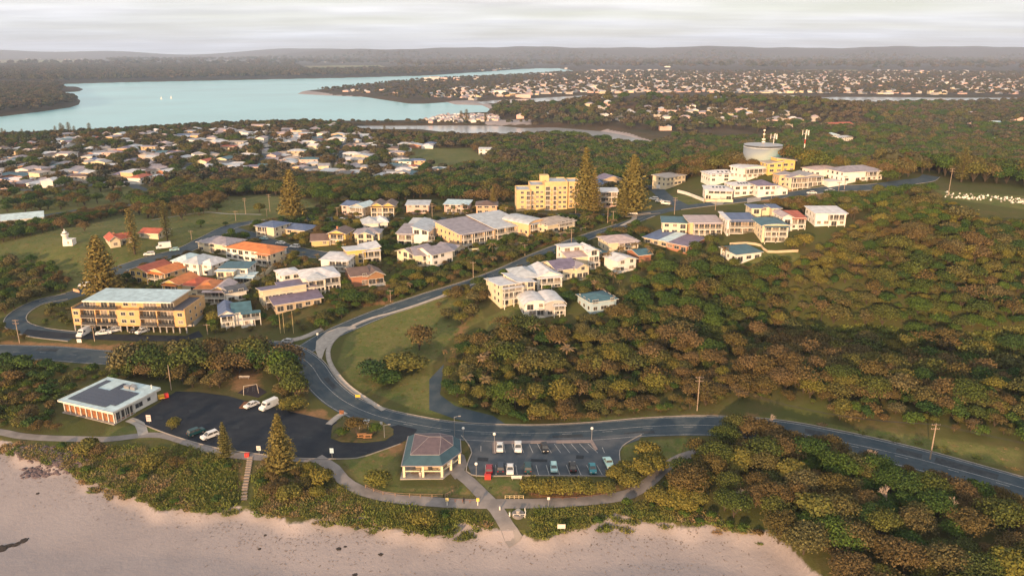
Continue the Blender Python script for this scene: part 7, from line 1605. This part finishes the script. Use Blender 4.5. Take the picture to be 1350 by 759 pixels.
grow([(0,262),(170,250),(160,270),(60,280),(0,285)], 9, 4.5, 8, ['green0','bronze0','mixed0','bronze1','green2'], keep=.62)
grow([(165,262),(240,254),(300,262),(290,282),(210,290),(175,284)], 8, 4.5, 7.5, ['bronze0','bronze1','mixed0','bronze2'], keep=.75)
grow([(270,308),(300,296),(430,292),(440,330),(400,325),(340,305)], 6, 2, 3.6, ['green0','mixed0','bronze0'], keep=.6)
grow([(240,395),(262,400),(275,440),(350,440),(345,412),(300,400)], 4.5, 2, 4, ['green1','mixed0','palm1']); grow([(58,402),(90,398),(96,430),(60,432)], 4, 1, 2.4, ['bush0','bush1','bush2'], 'bush')
grow([(560,418),(640,398),(690,404),(650,440),(610,470),(590,470),(560,440)], 13, 2, 4, ['bronze0','mixed0','bush0'], keep=.6)
# trees among the far homes
kk = ['far0','far1','far2']
grow([(-80,186),(40,180),(160,176),(300,167),(440,165),(480,176),(560,182),(700,182),(800,196),(860,205),(700,236),(560,240),(440,240),(250,250),(60,252),(-80,256)], 7.5, 4, 9, ['mixed0','green0','far0','mixed2','far1','bronze0','far2'])
grow([(640,200),(700,182),(760,184),(860,200),(900,178),(960,190),(1350,166),(1420,230),(1180,232),(1100,210),(960,200),(860,222),(700,238)], 10, 6, 11, ['green0','far0','green1','mixed0','far1','far2','green2'])
grow([(700,172),(780,166),(860,172),(900,178),(960,170),(1090,176),(1350,160),(1420,135),(1150,140),(1080,138),(940,132),(820,132),(700,138),(650,142),(650,155),(700,160)], 13, 7, 13, kk + ['mixed0','green0'], keep=.85)
grow([(0,186),(160,176),(300,167),(440,164),(560,163.8),(700,163.5),(700,162),(560,161.5),(440,162.3),(300,165),(150,174),(0,183),(-80,188),(-80,192)], 9, 5, 8, kk)
grow([(-260,118),(80,112),(82,117),(100,130),(104,136),(90,141),(50,147),(0,153),(-200,162)], 17, 9, 15, kk); grow([(-280,104),(-280,88),(200,86),(460,88),(560,92),(700,90),(640,94),(560,99),(450,102),(300,105),(150,108),(85,110)], 34, 14, 24, kk)
grow([(395,120),(440,116),(480,111),(560,104),(640,100),(760,96),(900,95),(1400,96),(1400,127),(1100,127),(1050,125),(935,126),(822,125),(770,125),(700,129),(650,131),(628,134),(590,134),(540,136),(520,133),(480,127)], 30, 8, 14, kk, keep=.7)
grow([(-280,87),(-280,79),(1500,80),(1500,95),(700,92)], 120, 26, 44, kk, keep=.8)
PLANTS += [(float(a), float(b), h1(float(a), float(b)), c_, 'far0', None, 'tree') for a, b, c_ in []]

IND = []   # hand-placed ones, always individuals
def plant(label, px, py, h_, kind, cat='tree', wd=1.0, top=None):
    x, y_, z = P(px, py)
    if top is not None: d = raydir(px, top); h_ = CAMZ + d[2]*(y_/d[1]) - z
    IND.append((x, y_, z, h_, kind, label, cat, wd))
plant("tall dense norfolk pine on the bottom edge of the sealed car park", 372, 622, 15, 'pine0', 'pine tree', 1.0, 545); plant("smaller norfolk pine left of the tall one beside the two parked cars", 298, 604, 11, 'pine1', 'pine tree', 1.0, 556)
plant("huge dark norfolk pine behind the orange brick apartments", 138, 392, 22, 'pine3', 'pine tree', 1.0, 311); plant("left and taller of the pair of golden pines beside the yellow tower", 771, 281, 26, 'pine0', 'pine tree', .9, 194); plant("right and lower of the pair of golden pines beside the yellow tower", 783, 282, 20, 'pine1', 'pine tree', .95, 221)
plant("broad golden norfolk pine at the crossroad behind the narrow white house", 833, 283, 22, 'pine3', 'pine tree', .95, 204); plant("lower dark pine in front of the broad golden pine at the crossroad", 822, 287, 15, 'pine1', 'pine tree', 1.1, 244)
plant("shaggy golden pine at the edge of the park lawn", 386, 288, 20, 'pine3', 'pine tree', .95, 224); plant("left slender pine between the red-roofed cottages", 178, 335, 16, 'pine2', 'pine tree', 1.35, 274); plant("right slender pine beside the red-roofed cottages", 221, 318, 14, 'pine2', 'pine tree', 1.2, 264)
plant("narrow golden conifer rising from the forest right of the ridge road", 1267, 240, 16, 'pine2', 'pine tree', 1.8, 194); plant("dark bushy conifer below the lane fence left of the tower", 650, 278, 14, 'pine1', 'pine tree', .9, 245)
for i, (px, t_) in enumerate(((4,169),(8,171),(30,170),(37,172),(46,171),(74,166),(82,162),(85,165),(92,161),(99,166),(119,162))): plant("slim dark pine on the river shore, %s of eleven from the left" % (['first','second','third','fourth','fifth','sixth','seventh','eighth','ninth','tenth','last'][i]), px, 181 - px*.02, 14, 'pine2', 'pine tree', 2.0, t_)
for i, (px, t_) in enumerate(((507,165),(520,168),(537,170),(608,146),(615,144),(640,149))): plant("slim pine %s against the lagoon water" % ['first from the left','second from the left','third from the left','fourth from the left','fifth from the left','last on the right'][i], px, 178 if px < 550 else 160, 14, 'pine2', 'pine tree', 2.2, t_)
for i, (px, py, h_, k_) in enumerate(((962,222,7,'bronze0'),(975,222,7,'bronze2'),(948,222,7,'mixed0'),(1036,216,10,'bronze1'),(1048,218,10,'mixed1'),(1060,220,9,'gold0'),(1072,220,9,'gold1'),(930,226,9,'bronze1'),(918,228,8,'bronze0'),(990,224,6,'bronze0'),(1086,222,8,'green0'))): plant(["bronze shrub tree below the left of the water tank","second bronze tree left of the water tank's foot","olive tree left of the bronze tank trees","bronze tree touching the right side of the water tank","olive-brown tree second right of the water tank","golden tree below the banded mast","golden tree right of the banded mast","broad bronze tree on the hill shoulder left of the tank","leftmost bronze tree on the hill shoulder","low bronze shrub right in front of the water tank","dark tree above the small white hill roofs"][i], px, py, h_, k_, 'tree', 1.1)
# clipped hedges and round olive bushes
plant("round olive bush on the lawn left of the pavilion", 497, 640, 3.6, 'olive0', 'bush', 1.35); plant("big olive bush on the bank above the curved path, right of the tall pine", 424, 640, 4.2, 'olive1', 'bush', 1.1); plant("olive bush below the tall pine's right side", 382, 660, 4.0, 'olive2', 'bush', 1.1)
plant("round olive bush on the dune edge below the pavilion fence", 561, 694, 4, 'olive1', 'bush', 1.1); plant("olive green bush at the path's left bend, greener left half", 118, 600, 4.4, 'olive2', 'bush', 1.1); plant("reddish bush leaning on the olive bush at the path's left bend", 133, 600, 3.6, 'bronze0', 'bush', 1.1)
plant("large olive shrub in the middle of the left dune", 203, 618, 4.2, 'olive0', 'bush', 1.0); plant("bare grey-brown shrub right of the large olive shrub on the left dune", 234, 618, 3.4, 'bronze1', 'bush', 1.0)
plant("bright olive bush above the long white van", 385, 540, 3.6, 'olive0', 'bush', 1.6); plant("flat-topped olive shrub on the grass bowl inside the bend", 532, 488, 5.2, 'olive1', 'bush', 2.0); plant("dark green shrub left of the flat-topped olive shrub", 494, 498, 5.2, 'green1', 'bush', 1.8); plant("low dark green shrub in front of the flat-topped olive shrub", 513, 506, 3.6, 'green0', 'bush', 2.4); plant("palm-like shrub at the left of the grass bowl thicket", 487, 490, 5, 'palm1', 'bush', 1.3)
plant("round bronze tree on the top rim of the grass bowl", 553, 461, 8.2, 'bronze1', 'tree', 1.15); plant("bronze tree above the grass island's left part", 471, 574, 5.2, 'bronze0', 'tree', 1.0); plant("dark shrub on the right part of the grass island", 494, 573, 3.2, 'green0', 'bush', 1.1); plant("low dark shrub on the left part of the grass island", 452, 575, 2.6, 'green1', 'bush', 1.3)
plant("small round shrub in the planted bed of the sealed car park", 230, 563, 2.8, 'olive0', 'bush', 1.0)
for i, px in enumerate((700,711,722,733,744,755,766,777,788,800)): plant("%s clump of the long golden clipped hedge below the parked cars" % ['first','second','third','fourth','fifth','sixth','seventh','eighth','ninth','last'][i], px, 652 if 705 < px < 795 else 650, 3.8 if px < 770 else 3.0, 'olive%d' % (i % 3), 'hedge', 1.15)
for i, (px, py, h_) in enumerate(((830,645,4.2),(845,630,4.6),(858,622,4.4),(852,606,4.6),(868,618,3.5),(812,633,3.6),(824,625,3.4))): plant("golden olive shrub of the cluster right of the hedge, %s from the left" % ['third','fifth','last but one','sixth','last','first','second'][i], px, py, h_, 'olive%d' % (i % 3), 'bush', 1.1)
for i, (px, py, h_) in enumerate(((868,665,4.0),(885,672,4.0),(905,676,3.8),(895,660,4.4),(918,668,4))): plant("golden bush beside the beach path's right bend, %s from the left" % ['first','second','fourth','third','last'][i], px, py, h_, 'olive%d' % (i % 3), 'bush', 1.1)
plant("great round olive crown in the bottom right thicket", 1076, 690, 6.5, 'olive1', 'tree', 1.1); plant("bronze crown beside the great olive crown", 1050, 668, 6, 'bronze0', 'tree', 1.0); plant("orange-leaved tree at the end of the beach path", 918, 604, 5.5, 'bronze2', 'tree', .9); plant("twin bleached dead trunk above the beach path's end", 905, 640, 6.5, 'dead0', 'tree', 1); plant("bleached dead tree on the slope below the thicket", 976, 672, 7.0, 'dead1', 'tree', 1)
for i, (px, py) in enumerate(((1145,625),(1165,675),(1330,700),(1250,690),(1012,575))): plant(["pinkish bare tree beside the coastal road at right","grey bare tree in the middle of the bottom right thicket","bare branching tree near the right edge of the thicket","bare tree left of the right edge thicket","bare tree overhanging the coastal road bend"][i], px, py, 8.6, 'dead%d' % (i % 2), 'tree', 1)
for i, (px, py, k_) in enumerate(((985,578,'bronze0'),(1003,582,'bronze2'),(970,575,'mixed0'),(1018,588,'bronze1'),(955,590,'mixed2'))): plant("%s crown of the bronze thicket over the road bend" % ['second','fourth','third','last','first'][i], px, py, 6.3, 'big2' if k_[0] == 'b' else 'big0', 'tree', 1.0)
for i, (px, py, k_, h_) in enumerate(((85,273,'bronze0',7),(110,262,'green0',7),(112,272,'bronze1',7),(150,268,'bronze0',7),(40,270,'green1',8),(20,262,'green0',8),(60,263,'green2',6),(205,285,'bronze2',8),(240,290,'bronze1',8),(185,268,'bronze0',7),(268,282,'bronze0',7),(342,280,'olive0',5),(83,305,'bronze1',7),(112,305,'bronze0',5),(265,300,'green0',4),(480,262,'olive0',6),(520,266,'mixed0',6),(430,275,'olive1',6))): plant("%s in the left parkland, tree %s" % ({'b':'bronze','g':'dark green','o':'golden','m':'olive'}[k_[0]], ['behind the shed','by the suburb road','on the lawn','near the road bend','beside the left edge','nearest the left edge','over the shed','left of the slender pine','between slender pines','behind the cottages','by the avenue','alone on the lawn','behind the lighthouse','right of the lighthouse','on the footpath side','left of the yellow duplex','right of the yellow duplex','right of the shaggy pine'][i]), px, py, h_, k_, 'tree', 1.0)
for i, (px, py, h_) in enumerate(((598,289,7),(612,283,6),(595,300,5))): plant("street palm %s of the low white house with pale blue roof" % ['in front','to the right','well in front'][i], px, py, h_, 'palm0', 'palm tree', 1)
for i, (px, py, h_) in enumerate(((650,340,7),(738,330,6),(778,300,6),(818,345,7),(838,340,7),(858,345,6),(800,350,6),(955,345,7),(808,305,6),(640,365,4))): plant("palm %s" % ['in front of the wavy-roofed apartments','beside the hill road bend','in the bank garden below the crossroad','left of the pink-roofed bungalow','below the pink-roofed bungalow','right of the pink-roofed bungalow','above the small white gabled house','below the timber-decked ridge house','by the driveway at the crossroad','at the foot of the townhouse bank'][i], px, py, h_, 'palm%d' % (i % 2), 'palm tree', 1)
for i, (px, py, h_, k_) in enumerate(((1045,330,5,'olive0'),(1060,325,5,'olive1'),(1125,290,6,'palm0'),(1005,282,3,'bronze0'),(975,292,3,'green0'),(1065,275,4,'olive1'))): plant(["round yellow-green bush right of the arched house's lawn","golden bush beside the round yellow-green bush","tall palm right of the lone white ridge house","small bronze shrub behind the ridge row","dark shrub above the blue-roofed ridge house","round shrub below the ridge road"][i], px, py, h_, k_, 'tree', 1.1)
def build_plant(x, y_, z, h_, kind, label, cat, wd=1.0, group=None, rz=None):
    tr, cr_ = PR[kind]; nm = {'pine tree':'norfolk_pine','palm tree':'palm_tree','bush':'bush','hedge':'hedge','tree':'tree'}[cat]
    rz = rs.uniform(0, 6.28) if rz is None else rz
    if cat in ('bush', 'hedge') and (tr is None or kind.startswith('bush')):
        o = link(nm, cr_, None, (x, y_, z), rz, (h_*wd, h_*wd, h_)); return tag(o, label, cat, group)
    if kind.startswith('dead'):
        o = link('dead_tree', tr, None, (x, y_, z), rz, (h_*wd, h_*wd, h_)); return tag(o, label, cat, group)
    t = thing(nm, label, cat, (x, y_, z), rz, group, (h_*wd, h_*wd, h_)); link('trunk', tr, t); link('crown', cr_, t); return t
for p in IND: build_plant(*p)
# drop what lies outside the picture, order by size in the picture
A = np.array([(p[0], p[1], p[2]) for p in PLANTS]); qx, qy, qd = to_px(A[:, 0], A[:, 1], A[:, 2])
sz = np.array([p[3] for p in PLANTS]) / qd * F; inv = (qx > 0) & (qx < 1350) & (qy < 775)
order = sorted(range(len(PLANTS)), key=lambda i: -(sz[i] if inv[i] else 0)); cnt = {'tree': len([p for p in IND if p[6] == 'tree']), 'bush': len([p for p in IND if p[6] == 'bush'])}; rest = []; items = []
def kname(k): return {'mixed':'olive-brown rounded','green':'dark green','bronze':'bronze-leaved','big':'broad','olive':'golden olive','bush':'low','far':'distant','palm':'palm-like','dead':'bare','gold':'golden','bare':'thin bare-limbed'}[k.rstrip('0123456789')]
for i in order:
    p = PLANTS[i]; c_ = p[6]
    if inv[i] and c_ != 'grass' and cnt[c_] < 297 and sz[i] > 5:
        cnt[c_] += 1; o = build_plant(p[0], p[1], p[2], p[3], p[4], '-', c_, rs.uniform(.9, 1.15), "%ss of the headland scrub and forest" % ('tree' if c_ == 'tree' else 'bushe')); items.append((o, "%s %s" % (kname(p[4]) + (' green' if p[4] == 'big1' else ' bronze' if p[4] == 'big2' else ''), c_), float(qx[i]), float(qy[i])))
    else: rest.append(i)
relabel(items)
# everything past the limit: one object, instanced by geometry nodes
protos = bpy.data.collections.new("plant_kinds"); knames = sorted({PLANTS[i][4] for i in rest}); kid = {k: n for n, k in enumerate(knames)}
for k in knames:
    tr, cr_ = PR[k]; me = cr_ if cr_ is not None else tr
    if tr is not None and cr_ is not None:
        bm = bmesh.new(); bm.from_mesh(cr_); nf = len(bm.faces); bm.from_mesh(tr); bm.faces.ensure_lookup_table()
        for f in bm.faces[nf:]: f.material_index = 1
        me = bpy.data.meshes.new(k); bm.to_mesh(me); bm.free(); me.materials.append(cr_.materials[0]); me.materials.append(tr.materials[0])
    protos.objects.link(bpy.data.objects.new("%02d_%s" % (kid[k], k), me))
def stuff(name, idx, label, cat):
    me = bpy.data.meshes.new(name); n = len(idx); me.vertices.add(n); me.vertices.foreach_set("co", np.array([(PLANTS[i][0], PLANTS[i][1], PLANTS[i][2] - .1) for i in idx], np.float32).ravel())
    a1 = me.attributes.new("kid", "INT", "POINT"); a1.data.foreach_set("value", np.array([kid[PLANTS[i][4]] for i in idx], np.int32))
    rg = np.random.default_rng(5); hh = np.array([PLANTS[i][3] for i in idx]); wv = np.where([PLANTS[i][6] == 'grass' for i in idx], rg.uniform(1.6, 2.4, n), rg.uniform(.72, 1.4, n))
    a2 = me.attributes.new("scl", "FLOAT_VECTOR", "POINT"); a2.data.foreach_set("vector", np.stack([hh*wv, hh*wv, hh], 1).astype(np.float32).ravel())
    a3 = me.attributes.new("rot", "FLOAT_VECTOR", "POINT"); a3.data.foreach_set("vector", np.stack([np.zeros(n), np.zeros(n), rg.uniform(0, 6.28, n)], 1).astype(np.float32).ravel())
    o = link(name, me); ng = bpy.data.node_groups.new(name, "GeometryNodeTree"); ng.interface.new_socket("Geometry", in_out="INPUT", socket_type="NodeSocketGeometry"); ng.interface.new_socket("Geometry", in_out="OUTPUT", socket_type="NodeSocketGeometry")
    N = ng.nodes; L = ng.links; gi = N.new("NodeGroupInput"); go = N.new("NodeGroupOutput"); ci = N.new("GeometryNodeCollectionInfo"); ci.inputs[0].default_value = protos; ci.inputs["Separate Children"].default_value = True; ci.inputs["Reset Children"].default_value = True
    ip = N.new("GeometryNodeInstanceOnPoints"); ip.inputs["Pick Instance"].default_value = True
    def at(nm, ty): q = N.new("GeometryNodeInputNamedAttribute"); q.data_type = ty; q.inputs[0].default_value = nm; return [s_ for s_ in q.outputs if s_.enabled and s_.name == "Attribute"][0]
    L.new(gi.outputs[0], ip.inputs["Points"]); L.new(ci.outputs[0], ip.inputs["Instance"]); L.new(at("kid", "INT"), ip.inputs["Instance Index"]); L.new(at("scl", "FLOAT_VECTOR"), ip.inputs["Scale"]); L.new(at("rot", "FLOAT_VECTOR"), ip.inputs["Rotation"]); L.new(ip.outputs[0], go.inputs[0])
    o.modifiers.new("instances", "NODES").node_group = ng; tag(o, label, cat, kind='stuff'); return o
nearr = [i for i in rest if PLANTS[i][1] < 1300 and PLANTS[i][6] == 'tree']; farr = [i for i in rest if PLANTS[i][1] >= 1300]; bsh = [i for i in rest if PLANTS[i][1] < 1300 and PLANTS[i][6] == 'bush']; grs = [i for i in rest if PLANTS[i][6] == 'grass']; nearr = [i for i in nearr if i not in set(grs)]; farr = [i for i in farr if PLANTS[i][6] != 'grass']
stuff('woodland', nearr, "the remaining mixed green and bronze woodland covering the headland and suburb", 'woodland')
stuff('distant_woodland', farr, "far dark woodland beyond the river and around the town", 'woodland')
stuff('dune_grass', grs, "green and rust-coloured grass covering the dunes above the sand", 'grass')
stuff('dune_scrub', bsh, "low mixed scrub covering the dunes and garden edges", 'scrub')
print("PLANTS", len(PLANTS), "stuff", len(rest), "SUB", len(SUB), "TOWN", len(TOWN))

# ---------------------------------------------------------------- haze
hb = MB(); hb.box(-15500, 15500, -2600, 17300, -9, 290)
hm_ = bpy.data.materials.new("haze_air"); hm_.use_nodes = True; nt = hm_.node_tree; nt.nodes.clear()
pv = nt.nodes.new("ShaderNodeVolumePrincipled"); pv.inputs["Color"].default_value = (.60, .74, 1.0, 1); pv.inputs["Density"].default_value = 0.000066; pv.inputs["Anisotropy"].default_value = 0.0
ou = nt.nodes.new("ShaderNodeOutputMaterial"); nt.links.new(pv.outputs[0], ou.inputs["Volume"])
tag(link("haze", hb.mesh("haze", hm_)), "thin bluish morning haze over the far land", "haze", kind='stuff')
